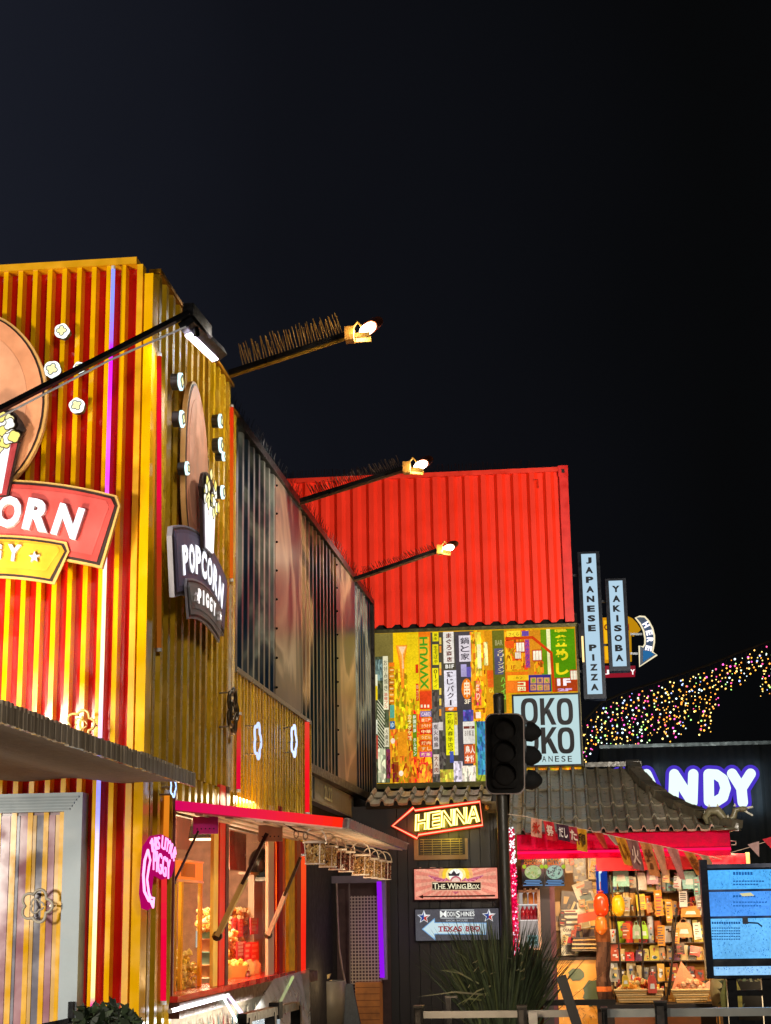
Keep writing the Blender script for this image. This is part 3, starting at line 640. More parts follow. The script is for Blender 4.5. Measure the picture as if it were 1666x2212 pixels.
gp = 'lit popcorn shapes around the signs'
def popcorn_light(u, v, r_, fr, plane, label, ph, dim=False):
    p = P(u, v, **plane); ex, ey, ez = fr; t = thing('popcorn_light', label, 'light', p, gp)
    mb = MB(); mb.prism(flower(r_ * .93, 5, .12, 40, ph), p - ez * .045, ex, ey, ez, .043, '2a2620', 'paint'); mb.build('mount', t)
    mb = MB(); mb.prism(flower(r_, 5, .12, 40, ph), p, ex, ey, ez, .015, 'f4fff8' if not dim else 'd8f4f4', 'glow1.5'); mb.build('glowing_face', t)
    mb = MB(); mb.tube([p + ez * .018 + ex * a + ey * c for a, c in flower(r_ * .58, 4, .5, 40, ph)], r_ * .06, '2a2410', 'paint', 5, closed=True)
    mb.prism(flower(r_ * .5, 4, .5, 40, ph), p + ez * .0155, ex, ey, ez, .002, 'fff4b0', 'glow1.2'); mb.build('popcorn_outline', t)
for i, (u, v, r_, lb) in enumerate(((135, 716, .042, 'topmost lit popcorn shape right of the board ear on the striped front'), (114, 799, .048, 'largest lit popcorn shape on the striped front'), (172, 795, .032, 'small lit popcorn shape half behind the lamp arm'), (167, 877, .043, 'lowest lit popcorn shape beside the magenta light tube'))):
    popcorn_light(u, v, r_, FR, dict(Y=8.57), lb.replace('board ear', 'sign board'), i * .7)
for i, (u, v, r_, lb) in enumerate(((388, 824, .052, 'upper left lit popcorn shape on the ribbed side wall'), (391, 905, .05, 'second lit popcorn shape down the left of the side sign'), (402, 1012, .04, 'lowest of the lit popcorn shapes left of the side sign'), (474, 910, .046, 'upper right lit popcorn shape on the ribbed side wall'), (475, 962, .05, 'middle lit popcorn shape right of the side sign'), (481, 986, .03, 'tiny lit popcorn shape right of the side sign'), (479, 1063, .045, 'lowest lit popcorn shape right of the side sign'))):
    popcorn_light(u, v, r_, SD, dict(X=XS + .09), lb, i * .6, True)
def popcorn_ring(u, v, r_, fr, plane, label, c, m):
    p = P(u, v, **plane); ex, ey, ez = fr; mb = MB(); mb.tube([p + ez * .02 + ex * a + ey * d for a, d in flower(r_, 5, .34, 60)], r_ * (.11 if 'glow' not in m else .075), c, m, 6, closed=True)
    if 'glow' not in m: mb.tube([p + ez * .02 + ex * a + ey * d for a, d in flower(r_ * .42, 3, .5, 30)], r_ * .07, c, m, 5)
    for a in (0, 2.1, 4.2): q = p + ex * r_ * math.cos(a) + ey * r_ * math.sin(a); mb.tube([q - ez * .06, q + ez * .02], .006, '9a9080', 'metal', 5)
    tag(mb.build('popcorn_ring'), label, 'light', 'popcorn outline lights')
popcorn_ring(82, 1957, .074, FR, dict(Y=8.575), 'unlit grey popcorn outline mounted on the pale door', 'b8b0a0', 'paint')
popcorn_ring(176, 1566, .068, FR, dict(Y=8.56), 'unlit golden popcorn outline just above the awning', 'd8b060', 'gloss')
popcorn_ring(497, 1535, .13, SD, dict(X=XS + .05), 'dark unlit popcorn outline at the edge of the ribbed side', '4a4030', 'metal')
popcorn_ring(551, 1600, .115, SD, dict(X=XS + .05), 'left glowing blue white popcorn outline on the lower side panel', 'b8c8f0', 'glow1.5')
popcorn_ring(630, 1600, .115, SD, dict(X=XS + .05), 'right glowing blue white popcorn outline on the lower side panel', 'c8d8ff', 'glow1.5')
popcorn_ring(367, 1698, .055, SD, dict(X=XS + .05), 'small glowing blue popcorn outline tucked under the awning tip', 'a8c8ff', 'glow2.2')

def tube_light(name, label, pts, segs, r_, m):
    mb = MB(); N_ = 8; sg_ = [H(s_) for s_ in segs]
    for i, (a, b2) in enumerate(zip(pts, pts[1:])):
        a, b2 = Vector(a), Vector(b2)
        for k in range(N_):     # each length blends into its neighbours
            f = (k + .5) / N_; o_ = i - 1 if f < .5 else i + 1; o_ = min(max(o_, 0), len(sg_) - 1); w_ = abs(f - .5)
            mb.tube([a.lerp(b2, k / N_), a.lerp(b2, (k + 1) / N_)], r_, [x * (1 - w_) + y * w_ for x, y in zip(sg_[i], sg_[o_])], m, 8)
    d = (Vector(pts[-1]) - Vector(pts[0])).normalized()
    for q, s_ in ((pts[0], -1), (pts[-1], 1)): mb.tube([Vector(q), Vector(q) + d * s_ * .02], r_ * 1.15, 'd8d4d0', 'gloss', 8)
    tag(mb.build(name), label, 'light tube', 'coloured light tubes on the kiosk')
fxv = lambda v: P(245 - (v - 580) * .0283, v, Y=8.60)
vv_ = [582, 735, 760, 800, 900, 980, 1090, 1200, 1330, 1480, 1590, 1650, 1760, 1800, 1900, 2140, 2158, 2185]
sg = ['7a86ff', 'b030f0', 'd018e0', 'e028e8', 'f060f8', 'e040f0', 'ee80f0', 'fff0c0', 'fff0c8', 'f0c8e8', 'c8b0f8', '8080ff', 'a8a0ff', 'e0d0f0', 'fff2a8', 'fff088', 'f01890']
tube_light('light_tube', 'tall light tube on the striped front fading from blue through magenta to yellow', [fxv(v) for v in vv_], sg, .0115, 'glow1.7')
sy = lambda u, v, X=XS + .012: P(u, v, X=X)
tube_light('light_tube', 'red light tube beside the yellow corner post on the side wall', [sy(344, v) for v in (770, 800, 1040, 1110, 1250, 1400)], ['c02010', 'ff0a38', 'f80a48', 'c02818', '8a4a14'], .014, 'glow0.9')
tube_light('light_tube', 'lower red and orange light tube left of the serving window', [sy(361, 1715), sy(358, 1840), sy(355, 1880), sy(353, 2162)], ['f08a20', 'ee4a18', 'ff0640'], .016, 'glow0.9')
tube_light('light_tube', 'short pink red light tube on the lower side panel left of the outlines', [sy(517, 1545), sy(516, 1590), sy(515, 1705)], ['b06018', 'f0103c'], .016, 'glow0.9')  # this and the next two are narrow glowing strips
tube_light('light_tube', 'red light tube at the far end of the lower side panel', [sy(664, 1560), sy(664, 1610), sy(664, 1755)], ['f04030', 'ff1424'], .02, 'glow0.95')
tube_light('light_tube', 'red light tube on the pier between hatch strut and dark doorway', [sy(656, 1850), sy(656, 1930), sy(655, 2105)], ['ff5020', 'ff2a18'], .022, 'glow0.95')
tube_light('light_tube', 'orange light tube at the upper end of the ribbed side', [sy(501, 880), sy(501, 980), sy(500, 1250)], ['ff3a14', 'f06a18'], .012, 'glow0.75')  # reflection on the side wall, made as a glowing strip
tube_light('light_tube', 'straight white light tube under the counter lip', [P(369, 2184, X=-2.172), P(492, 2151, X=-2.172)], ['f4f6ff'], .011, 'glow7')
tube_light('light_tube', 'slanting white light tube under the counter, left of the pinkish one', [P(483, 2155, X=-2.172), P(512, 2206, X=-2.172)], ['dff0dc'], .009, 'glow3')
tube_light('light_tube', 'slanting pinkish white light tube under the counter', [P(494, 2151, X=-2.17), P(535, 2206, X=-2.17)], ['f8e0ff'], .012, 'glow1.5')
tube_light('light_tube', 'dim greenish light tube below the far end of the counter', [P(632, 2112, X=-2.17), P(604, 2168, X=-2.17)], ['c8d890'], .012, 'glow0.8')

# pink neon by the window: a curled tail and three words on a backing with the neon's pink glow put into its colour
nx = thing('neon_sign', 'pink neon sign with a curled arrow tail beside the serving window', 'neon sign', P(343, 1885, X=XS + .06))
XN = XS + .05; q = lambda u, v, X=XN: P(u, v, X=X)
out = [(308, 1880), (305, 1930), (310, 1962), (322, 1966), (333, 1960), (330, 1925), (334, 1890), (352, 1900), (372, 1895), (379, 1872), (380, 1838), (370, 1812), (350, 1802), (328, 1806), (312, 1830)]
pt = [q(u, v) for u, v in out]; c0 = sum(pt, Vector()) / len(pt)
b = MB(); b.prism([((p - c0).y, (p - c0).z) for p in pt], c0 - VX * .012, VY, VZ, VX, .008, 'c8086c', 'glow0.75'); b.build('backing', nx)
b = MB(); 
tail = [(320, 1836), (313, 1858), (310, 1890), (312, 1925), (322, 1946), (332, 1948)]
b.tube([q(u, v, XN + .012) for u, v in tail], .007, 'ff9ad8', 'glow2.4', 6); b.tube([q(u, v, XN + .012) for u, v in ((320, 1836), (325, 1858), (322, 1872), (318, 1900), (322, 1930), (326, 1940))], .006, 'ff9ad8', 'glow2.4', 6)
b.tube([q(u, v, XN + .012) for u, v in ((322, 1938), (333, 1940), (331, 1960), (322, 1938))], .006, 'ff9ad8', 'glow2.4', 6); b.build('arrow_tube', nx)
b = MB()
for i, ch in enumerate('THIS LITTLE'):
    if ch == ' ': continue
    t_ = i / 10; u = 327 + 49 * t_; v = 1836 - 16 * math.sin(math.pi * min(1, .18 + t_ * .7)) + 18 * max(0, t_ - .55) * 1.8; th = R(30 - 82 * t_)
    e1 = VY * math.cos(th) + VZ * math.sin(th); e2 = VZ * math.cos(th) - VY * math.sin(th)
    b.text(ch, q(u, v, XN + .012), e1, e2, VX, .014 if ch == 'I' else .05, .068, 'ff9ae0', 'glow1.9', .006, .0)
p = q(349, 1868, XN + .012); b.text('PIGGY', p, VY + VZ * -.12, VZ, VX, .38, .11, 'ff9ae0', 'glow1.9', .006, .0); b.build('word_tube', nx)

# ------------------------------------------------------------------ dark container with the photographic print, upstairs behind the kiosk
XD0, XD1 = -2.40, -2.252; YD0, YD1 = 11.12, 19.5; zd0, zd1 = 2.9, 5.33
dc = thing('printed_container', 'dark upstairs container printed with a faded photo in teal and tan', 'container', (-2.3, YD0, zd0))
xd = lambda y: XD0 + (XD1 - XD0) * (y - YD0) / (YD1 - YD0)
yof = lambda u: P(u, 1500, X=-2.33).y
b = MB(); seg = [(YD0, yof(602), True), (yof(602), yof(652), False), (yof(652), yof(722), True), (yof(722), yof(757), False), (yof(757), YD1, True)]
tint = ['a8c4d8', 'c8c4c4', 'ffe4c0', 'd0bcb0', '9cb4c8']
for (a, c2, rib), tn in zip(seg, tint):
    if rib: corrugate(b, a, c2, zd0 + .06, zd1 - .05, .21, .042, lambda s, d, z: (xd(s) - .042 + d, s, z), lambda i, p_, q_: tn, 'photo', .3)
    else:
        b.poly([(xd(a) + .004, a, zd0 + .06), (xd(c2) + .004, c2, zd0 + .06), (xd(c2) + .004, c2, zd1 - .05), (xd(a) + .004, a, zd1 - .05)], tn, 'photo')
b.build('printed_wall', dc)
b = MB()
for z0, z1, k in ((zd1 - .05, zd1 + .02, .02), (zd0 - .02, zd0 + .06, .015)): b.obox((xd(YD0) - .06, YD0, z0), (.07 + k, 0, 0), (xd(YD1) - xd(YD0), YD1 - YD0, 0), (0, 0, z1 - z0), '2c2a2a', 'metal')
b.box(XD1 - .06, XD1 + .03, YD1 - .02, YD1 + .05, zd0 - .02, zd1 + .02, '3a3634', 'metal'); b.build('rail', dc)
b = MB(); b.box(-4.8, -2.45, YD0 + .1, YD1, zd0 + .02, zd1 - .02, '1a1a1c', 'matte'); b.build('shell', dc)
b = MB()
for i in range(170):
    y = YD0 + .2 + i * .048; p = Vector((xd(y) + .0, y, zd1 + .02)); b.tube([p, p + Vector((random.uniform(-.02, .05), random.uniform(-.02, .02), .10))], .0022, '2a2624', 'metal', 3, smooth=False)
b.build('bird_spikes', dc)
b = MB()
for a in (.2, .5, .8):
    for k in range(9): z = zd0 + .3 + k * .25; y = seg[1][0] + .03; b.ball((xd(y) + .01, y, z), .012, '1a1816', 'metal', 1); y = seg[3][0] + .02; b.ball((xd(y) + .01, y, z), .012, '1a1816', 'metal', 1)
b.build('bolt', dc)
# beam below with stencilled number
b = MB(); y0 = 14.5; b.box(-2.62, -2.36, y0, 18.4, 2.66, 2.878, '8a8578', 'paint'); b.box(-2.361, -2.352, y0, 18.4, 2.64, 2.66, '5a554c'); b.box(-2.359, -2.35, 15.4, 15.46, 2.665, 2.87, '2a2824')
b.text('2L22', (-2.352, 16.35, 2.775), VY, VZ, VX, .55, .14, 'e8e0a8', 'paint', .002, .02)
tag(b.build('floor_beam'), 'grey steel beam with stencilled number under the printed container', 'beam')
b = MB(); b.box(-4.4, -2.5, 14.55, 19.4, 0, 2.66, '141314', 'matte'); tag(b.build('back_wall'), 'black walled passage under the printed container', 'wall')

# lamps on spiked arms
gl_ = 'floodlights on spiked arms'
def arm_lamp(u0, v0, u1, v1, ul, vl, label, warm, k):
    base = P(u0, v0, X=-2.24); Y = base.y; tip = P(u1, v1, Y=Y); head = P(ul, vl, Y=Y); t = thing('arm_floodlight', label, 'floodlight', base, gl_); s = Y / F_PX
    mb = MB(); mb.bar(base, tip, .036, .04, '1c1917', 'metal', up=VY); mb.bar(base + VZ * -.03, tip + VZ * -.03, .02, .006, 'c08a28' if k == 0 else '6a4a30', 'metal', up=VY); mb.build('arm', t)
    mb = MB(); n_ = (34, 44, 40)[k]; random.seed(k); sh_, sc_ = ((.16, 'c89c50'), (.10, '4a3828'), (.075, '5a1a12'))[k]  # lamplight gold and dark red silhouette are put into the spike colours
    for i in range(n_):
        q = base.lerp(tip, .12 + .86 * i / n_)
        for sgn in (-1, 1): mb.tube([q + VZ * .02, q + Vector((random.uniform(-.03, 0) - .02, sgn * .05, sh_ + random.uniform(-.02, .02)))], .0036, sc_, 'paint', 3, smooth=False)
    mb.build('bird_spikes', t)
    mb = MB(); mb.box(tip.x - .02, tip.x + .045, Y - .045, Y + .045, tip.z - .055, tip.z + .045, 'b07c30', 'paint'); mb.bar(tip + Vector((.05, -.05, -.03)), head + Vector((.02, -.05, -.06)), .02, .035, 'd8a448', 'paint'); mb.bar(tip + Vector((.05, .05, -.03)), head + Vector((.02, .05, -.06)), .02, .035, 'd8a448', 'paint')
    mb.tube([tip + Vector((.03, 0, .04)), tip + Vector((.07, 0, .09)), tip + Vector((.10, 0, .05))], .01, 'caa050', 'gloss', 5); mb.build('bracket', t)
    f = Vector((-.62, -.42, -.66)).normalized(); x = f.cross(VZ).normalized(); y = x.cross(f); hw, hh = .135, .045
    mb = MB(); pts = [(hw * math.cos(a * .3927) * (1 if abs(math.cos(a * .3927)) < .9 else .95), hh * math.sin(a * .3927)) for a in range(16)]
    mb.prism(pts, head - f * .07, x, y, f, .066, '8a4a30', 'metal'); mb.build('housing', t)
    mb = MB(); mb.prism([(a * .88, c * .86) for a, c in pts], head - f * .003, x, y, f, .006, 'fff6e4', 'glow14'); mb.build('lens', t)
    lamp('SPOT', 'floodlight_beam', head + f * .03, head + f * .03 + Vector((-1.0, -.1, -1.3)), 330, (1, .92, .82), .08, 130); lamp('POINT', 'floodlight_spill', head + f * .12 + VZ * .04, (0, 0, 0), 2.5, (1, .8, .5), .05)
arm_lamp(495, 806, 752, 722, 794, 711, 'uppermost arm floodlight with tall spikes against the black sky', 1, 0)
arm_lamp(648, 1082, 876, 1010, 909, 1005, 'arm floodlight reaching over the top edge of the red container', 1, 1)
arm_lamp(765, 1250, 948, 1187, 969, 1184, 'lowest arm floodlight in front of the red container wall', 1, 2)
# long lamp over the side sign, on an arm that crosses the front
YB = 8.2
t = thing('bar_floodlight', 'black bar floodlight on a long arm above the side sign', 'floodlight', P(400, 690, Y=YB))
a_, b_ = P(-520, 1149, Y=7.4), P(408, 676, Y=YB)
b = MB(); b.bar(a_, b_, .028, .034, '121214', 'metal', up=VY); b.bar(a_, (a_.x, 8.72, a_.z), .03, .03, '121214', 'metal'); b.box(a_.x - .06, a_.x + .06, 8.63, 8.66, a_.z - .08, a_.z + .08, '121214', 'metal'); b.tube([a_ - VZ * .05, a_.lerp(b_, .5) - VZ * .045, a_.lerp(b_, .8) - VZ * .04, P(402, 706, Y=YB)], .006, '9a9aa0', 'gloss', 5); b.build('arm', t)
b = MB(); b.obox(P(395, 655, Y=YB), P(436, 706, Y=YB + .35) - P(395, 655, Y=YB), VX * .06, VZ * -.07, '1a1a1c', 'metal'); b.tube([P(420, 700, Y=YB + .1), P(425, 725, Y=YB + .15)], .02, '121214', 'metal'); b.build('bracket', t)
p0, p1 = P(392, 715, Y=YB + .02), P(466, 785, Y=YB + .75); d = p1 - p0
b = MB(); b.obox(p0 + VZ * .0, d, VX * .07 + VZ * .05, VZ * .045 - VX * .02, '15161a', 'metal'); b.build('housing', t)
b = MB(); b.obox(p0 + d * .10 + VZ * -.010 + VX * .0, d * .8, VX * .034 + VZ * .012, VZ * .009, 'f0e4ff', 'glow7'); b.build('lens', t)
lamp('AREA', 'bar_floodlight_beam', p0 + d * .5 + Vector((.03, 0, -.05)), p0 + d * .5 + Vector((-.35, 0, -1.2)), 5, (.94, .9, 1), .1, sy=.6)
# ------------------------------------------------------------------ red container, upstairs of the noodle shop
YR = 19.9
rz0, rz1 = P(1030, 1350, Y=YR).z, P(930, 1021, Y=YR).z; rx1 = P(1232, 1180, Y=YR).x; rx0 = -4.2
rc = thing('red_container', 'bright red ribbed shipping container above the lit street mural', 'container', (-1.5, YR, rz0))
RD = 'ea2c0e'
b = MB(); corrugate(b, rx0, rx1 - .09, rz0, rz1 - .05, .205, .034, lambda s, d, z: (s, YR + .034 - d, z if z > rz0 + .1 else z + .045 * (1 - d / .034)), lambda i, p_, q_: RD, 'steel', .30); b.build('ribbed_wall', rc)
b = MB(); b.box(rx0, rx1 + .0, YR - .012, YR + .12, rz1 - .06, rz1 + .0, RD); b.build('top_rail', rc)
b = MB(); b.box(rx1 - .10, rx1 + .01, YR - .018, YR + .12, rz0, rz1 - .062, 'dc1a10'); b.box(rx1 - .11, rx1 + .014, YR - .024, YR + .12, rz1 - .13, rz1 + .012, 'e01a10'); b.box(rx1 - .068, rx1 - .03, YR - .026, YR - .02, rz1 - .085, rz1 - .035, '140806')
b.tube([(rx1 - .42, YR - .03, rz1 - .16), (rx1 - .37, YR - .03, rz1 - .16), (rx1 - .37, YR - .03, rz1 - .27)], .006, '8a1008', 'paint', 4); b.build('corner_post', rc)
b = MB(); b.box(rx0, rx1 - .03, YR + .13, YR + 2.4, rz0 + .1, rz1 - .02, 'b01208', 'paint'); b.build('shell', rc)
b = MB(); random.seed(4)
for i in range(150):
    x = rx0 + .7 + i * .022 * 1.02 * (rx1 - rx0) / 4.45; b.tube([(x, YR + .03, rz1 + .0), (x + random.uniform(-.02, .02), YR + random.uniform(-.05, .06), rz1 + .10)], .0028, '5a3a30', 'metal', 3, smooth=False)
b.build('bird_spikes', rc)
# lightbox mural
mz0, mz1 = P(1033, 1688, Y=YR).z, P(1030, 1361, Y=YR).z; mx0, mx1 = P(806, 1530, Y=YR).x, P(1252, 1530, Y=YR).x
mu = thing('street_mural', 'wide backlit mural of a neon signed city street under the red container', 'mural', (-1, YR, mz0))
YM = YR - .002
b = MB(); b.box(mx0, mx1 + .02, YR - .02, YR + .10, mz1, mz1 + .042, '5a5638', 'metal'); b.box(mx0, mx1 + .02, YR + .06, YR + .12, mz1 + .042, rz0 + .12, '0c0a08', 'matte')
b.box(mx0, mx1 + .02, YR - .04, YR + .10, mz0 - .065, mz0, '57532f', 'metal'); b.box(mx1 - .01, mx1 + .02, YR - .02, YR + .05, mz0, mz1, '3a3626', 'metal'); b.build('frame', mu)
b = MB(); b.poly([(mx0, YR, mz0), (mx1, YR, mz0), (mx1, YR, mz1), (mx0, YR, mz1)], 'd8a010', 'lit')
LAY = [0]
def mrect(u0, v0, u1, v1, c, m='lit'):
    LAY[0] += 1; x0, x1, z0, z1 = fx(u0, v0, u1, v1, YR); x0 = max(x0, mx0); x1 = min(x1, mx1 - .012); z0 = max(z0, mz0 + .002); z1 = min(z1, mz1 - .002); y = YR - .0006 - LAY[0] * .00012
    if x1 > x0 and z1 > z0: b.poly([(x0, y, z0), (x1, y, z0), (x1, y, z1), (x0, y, z1)], c, m)
def mtext(s, u0, v0, u1, v1, c, bold=.015, vert=False, m='lit', rot=0):
    LAY[0] += 1; y = YR - .0006 - LAY[0] * .00012
    x0, x1, z0, z1 = fx(u0, v0, u1, v1, YR)
    if not vert:
        ex = VX * math.cos(rot) + VZ * math.sin(rot); ey = VZ * math.cos(rot) - VX * math.sin(rot)
        wd, ht = (x1 - x0, z1 - z0) if abs(rot) < .8 else (z1 - z0, x1 - x0); b.text(s, ((x0 + x1) / 2, y, (z0 + z1) / 2), ex, ey, -VY, wd, ht, c, m, 0, bold); return
    n_ = len(s); st = (z1 - z0) / n_
    for i, ch in enumerate(s):
        if ch != ' ': b.text(ch, ((x0 + x1) / 2, y, z1 - (i + .5) * st), VX, VZ, -VY, (x1 - x0) * (.25 if ch in 'ーI1' else 1), st * .84, c, m, 0, bold)
a4 = lambda *k: (800 + k[0] * .1627, 1346.7 + k[1] * .1627, 800 + k[2] * .1627, 1346.7 + k[3] * .1627)
a5 = lambda *k: (1026.7 + k[0] * .1627, 1346.7 + k[1] * .1627, 1026.7 + k[2] * .1627, 1346.7 + k[3] * .1627)
# big fields, left half then right half
for r_, c, mm in ((a4(50, 100, 330, 540), '7a6c34', 'lit'), (a4(50, 440, 250, 2120), '4c5238', 'busy'), (a4(245, 520, 330, 1440), 'b07a18', 'busy'), (a4(310, 120, 660, 1350), 'f4c410', 'lit'), (a4(330, 600, 640, 1400), 'd8b418', 'busy'), (a4(490, 140, 660, 1000), 'f6d018', 'lit'),
    (a4(270, 1400, 640, 2120), 'd8881c', 'busy'), (a4(560, 1150, 830, 2120), 'e07a18', 'busy'), (a4(800, 110, 1400, 2120), '504a3c', 'lit'), (a4(820, 900, 1000, 2120), '585048', 'busy'), (a4(1150, 110, 1390, 2120), '4a4448', 'lit'), (a4(1350, 110, 1500, 2100), 'e8a01c', 'busy'),
    (a5(0, 90, 250, 1300), 'eaa818', 'busy'), (a5(140, 90, 440, 1300), 'e09418', 'lit'), (a5(400, 90, 800, 620), 'e88a18', 'busy'), (a5(400, 640, 780, 920), 'ee7818', 'lit'), (a5(700, 90, 920, 900), 'd88a1c', 'lit'), (a5(880, 75, 1370, 900), '5c8c10', 'lit'), (a5(1060, 700, 1370, 905), 'a83c14', 'lit'), (a5(0, 1300, 160, 2100), '90a030', 'busy'), (a5(30, 1300, 150, 2010), '3c80a8', 'busy'),
    (a5(690, 1920, 1370, 2090), 'd89018', 'busy'), (a4(70, 480, 170, 760), '6a8078', 'busy')): mrect(*r_, c, mm)
# left half: signs
for i in range(13): LAY[0] += 1; x0, x1, z0, z1 = fx(*a4(95, 1000 + i * 50, 190, 1140 + i * 50), YR); y = YR - .0006 - LAY[0] * .00012; b.poly([(x0, y, z1), (x0, y, z1 - .014), (x1, y, z0 - .01), (x1, y, z0 + .006)], 'd8d4b0', 'lit')
mrect(*a4(172, 435, 240, 1145), 'e8e0b8'); mtext('お好み焼き', *a4(182, 480, 230, 900), '5a5238', .01, True); mtext('酒場フル', *a4(182, 920, 232, 1130), 'c03020', .01, True)
mrect(*a4(250, 520, 322, 575), 'f07818'); 
for i in range(6): mrect(*a4(252, 590 + i * 82, 322, 655 + i * 82), ('d87818', 'e89020', 'c87018')[i % 3]); mrect(*a4(262, 610 + i * 82, 310, 630 + i * 82), 'f8d080')
mrect(*a4(262, 1085, 322, 1255), '58a088'); mrect(*a4(262, 1300, 328, 1405), '2c5c88'); mtext('ゆ', *a4(272, 1312, 318, 1390), 'c0d8e0', .02)
for k, c in ((680, 'e8e4c0'), (830, 'e8c818'), (1280, 'd8d8c0')): mrect(*a4(60, k, 98, k + 190), c)
mrect(*a4(190, 1385, 250, 1640), 'e4dcb8'); mtext('大衆酒', *a4(198, 1400, 242, 1625), '5a4c38', .01, True); mrect(*a4(55, 1490, 105, 1800), 'c04838'); mrect(*a4(105, 1660, 205, 2110), 'c8c8a0', 'busy'); mrect(*a4(215, 1670, 270, 2060), '6a2a38', 'busy')
for k in range(3): LAY[0] += 1; x0, x1, z0, z1 = fx(*a4(345 + k * 18, 290 + k * 10, 500 - k * 12, 860 - k * 130), YR); y = YR - .0006 - LAY[0] * .00012; b.poly([(x0, y, z1), (x1, y, z1), (x1 - .04, y, z1 - (z1 - z0) * .35), (x1 - .05, y, z0), (x0 + .06, y, z0), (x0 + .04, y, z1 - (z1 - z0) * .4)], ('f89020', 'fcae48', 'fcd0a0')[k], 'lit')
mrect(*a4(602, 545, 640, 660), 'd83c18'); mrect(*a4(608, 800, 645, 1030), 'd83c18'); mtext('串カツ', *a4(612, 810, 641, 1020), 'f8c080', .01, True)
mrect(*a4(650, 110, 810, 1140), 'f07a14'); mrect(*a4(655, 180, 790, 880), 'f8b428'); mrect(*a4(655, 900, 815, 1140), 'e8481c')
mtext('XVWUH', *a4(660, 180, 770, 880), '4c9c20', .03, rot=math.pi / 2)
for k in range(3): mrect(*a4(672 + k * 44, 1080, 696 + k * 44, 1118), 'fff0c8')
mrect(*a4(665, 1165, 812, 1240), '8c78a8'); mtext('CARD', *a4(680, 1180, 800, 1228), 'f0d8e0', .02)
for i, c in enumerate(('f04c18', 'e86418', 'd83014', 'f08c20', 'e85418', 'f07818', 'c84898')): mrect(*a4(640 if i % 2 else 660, 1250 + i * 76, 822, 1318 + i * 76), c); mtext(('居酒屋', 'カラオケ', '中華', 'うどん', '焼肉', 'すし', '喫茶')[i], *a4(680, 1262 + i * 76, 805, 1306 + i * 76), 'ffe0a0', .02)
mrect(*a4(565, 1205, 620, 1770), '6a8c18'); mtext('韓国料理 ホルモン', *a4(574, 1215, 612, 1760), 'f0f4d8', .02, True); mtext('カラオケ館', *a4(500, 1205, 548, 1560), 'fff0a0', .02, True)
for u, v in ((395, 1520), (435, 1685), (410, 1990), (300, 1560)):
    LAY[0] += 1; p = P(*a4(u, v, u, v)[:2], Y=YR - .0006 - LAY[0] * .00012); b.poly([p + VX * .028 * math.cos(a * .52) + VZ * .034 * math.sin(a * .52) for a in range(12)], 'ffe4c8', 'lit')
mrect(*a4(640, 1840, 825, 2120), 'f08028', 'busy'); mrect(*a4(370, 1440, 490, 1760), 'f0981c'); mrect(*a4(300, 1840, 380, 2110), '8a2c14', 'busy')
# middle: tall yellow and white signs
for v0, v1, s in ((118, 240, '黄金'), (280, 552, '生そばや'), (595, 880, '01イイ')): mrect(*a4(828, v0, 908, v1), 'ecdc18'); mtext(s, *a4(846, v0 + 12, 892, v1 - 12), '5a5410', .012, True)
for k in (190, 300, 520, 600, 860, 1000, 1140): mrect(*a4(918, k, 945, k + 90), 'e8c850' if k % 3 else 'f09830')
mrect(*a4(972, 115, 1112, 530), 'ece4d8'); mtext('まぐろ商店', *a4(1010, 125, 1082, 520), '6a2c20', .03, True); mtext('B1F', *a4(1000, 548, 1112, 598), 'f8f4e8', .03)
mrect(*a4(985, 625, 1148, 1110), 'e6e0e8'); mtext('鶏じパクー', *a4(1020, 635, 1110, 1100), '3c2c34', .02, True); mrect(*a4(1000, 1112, 1152, 1162), 'f07c18'); mtext('4F', *a4(1035, 1118, 1110, 1156), 'fff0e0', .03)
mrect(*a4(1005, 1180, 1118, 1750), 'f0e818'); mtext('薄利人商半店ア', *a4(1028, 1195, 1098, 1735), '4a4810', .015, True); mrect(*a4(1118, 1180, 1160, 1350), 'e8d030'); mtext('食事処', *a4(1124, 1195, 1152, 1340), '7a4010', .01, True); mrect(*a4(1122, 1350, 1165, 1750), 'd8d2c0')
mrect(*a4(832, 1320, 915, 1670), 'd0c4c0'); mtext('炭火焼鳥', *a4(842, 1335, 904, 1655), '4c3c3c', .015, True); mrect(*a4(912, 1310, 968, 1420), 'd8ccc4'); mrect(*a4(842, 1740, 918, 2000), 'd8c4b0'); mtext('大人肉', *a4(852, 1755, 906, 1985), '7a3c28', .02, True)
mrect(*a4(930, 1940, 1120, 2110), 'c8b840', 'busy'); mrect(*a4(1110, 1830, 1230, 2110), 'd0c4d0', 'busy'); mrect(*a4(1060, 1700, 1110, 1850), '4858a8')
mrect(*a4(1180, 162, 1335, 510), 'dad0d6'); mtext('鍋と家', *a4(1200, 180, 1316, 495), '3c343c', .015, True); mrect(*a4(1205, 545, 1280, 710), 'b0a4d0'); mrect(*a4(1280, 580, 1340, 715), '6a5cb0')
LAY[0] += 1; p = P(*a4(1283, 870, 0, 0)[:2], Y=YR - .0006 - LAY[0] * .00012); b.poly([p + VX * .066 * math.cos(a * .31) + VZ * .13 * math.sin(a * .31) for a in range(20)], 'f07c18', 'lit'); mtext('串', *a4(1245, 760, 1325, 980), 'ffe8c0', .02); mtext('3F', *a4(1252, 1010, 1330, 1070), 'f8e8c8', .03)
mrect(*a4(1235, 1150, 1370, 1300), '4a48a0', 'busy'); mrect(*a4(1235, 1305, 1390, 1600), 'e4dcd0'); mrect(*a4(1240, 1365, 1385, 1400), '7a3428'); mtext('2F', *a4(1315, 1370, 1355, 1396), 'f0e0d0', .02); mtext('お食事 酒', *a4(1255, 1420, 1375, 1500), '6a5c54', .01)
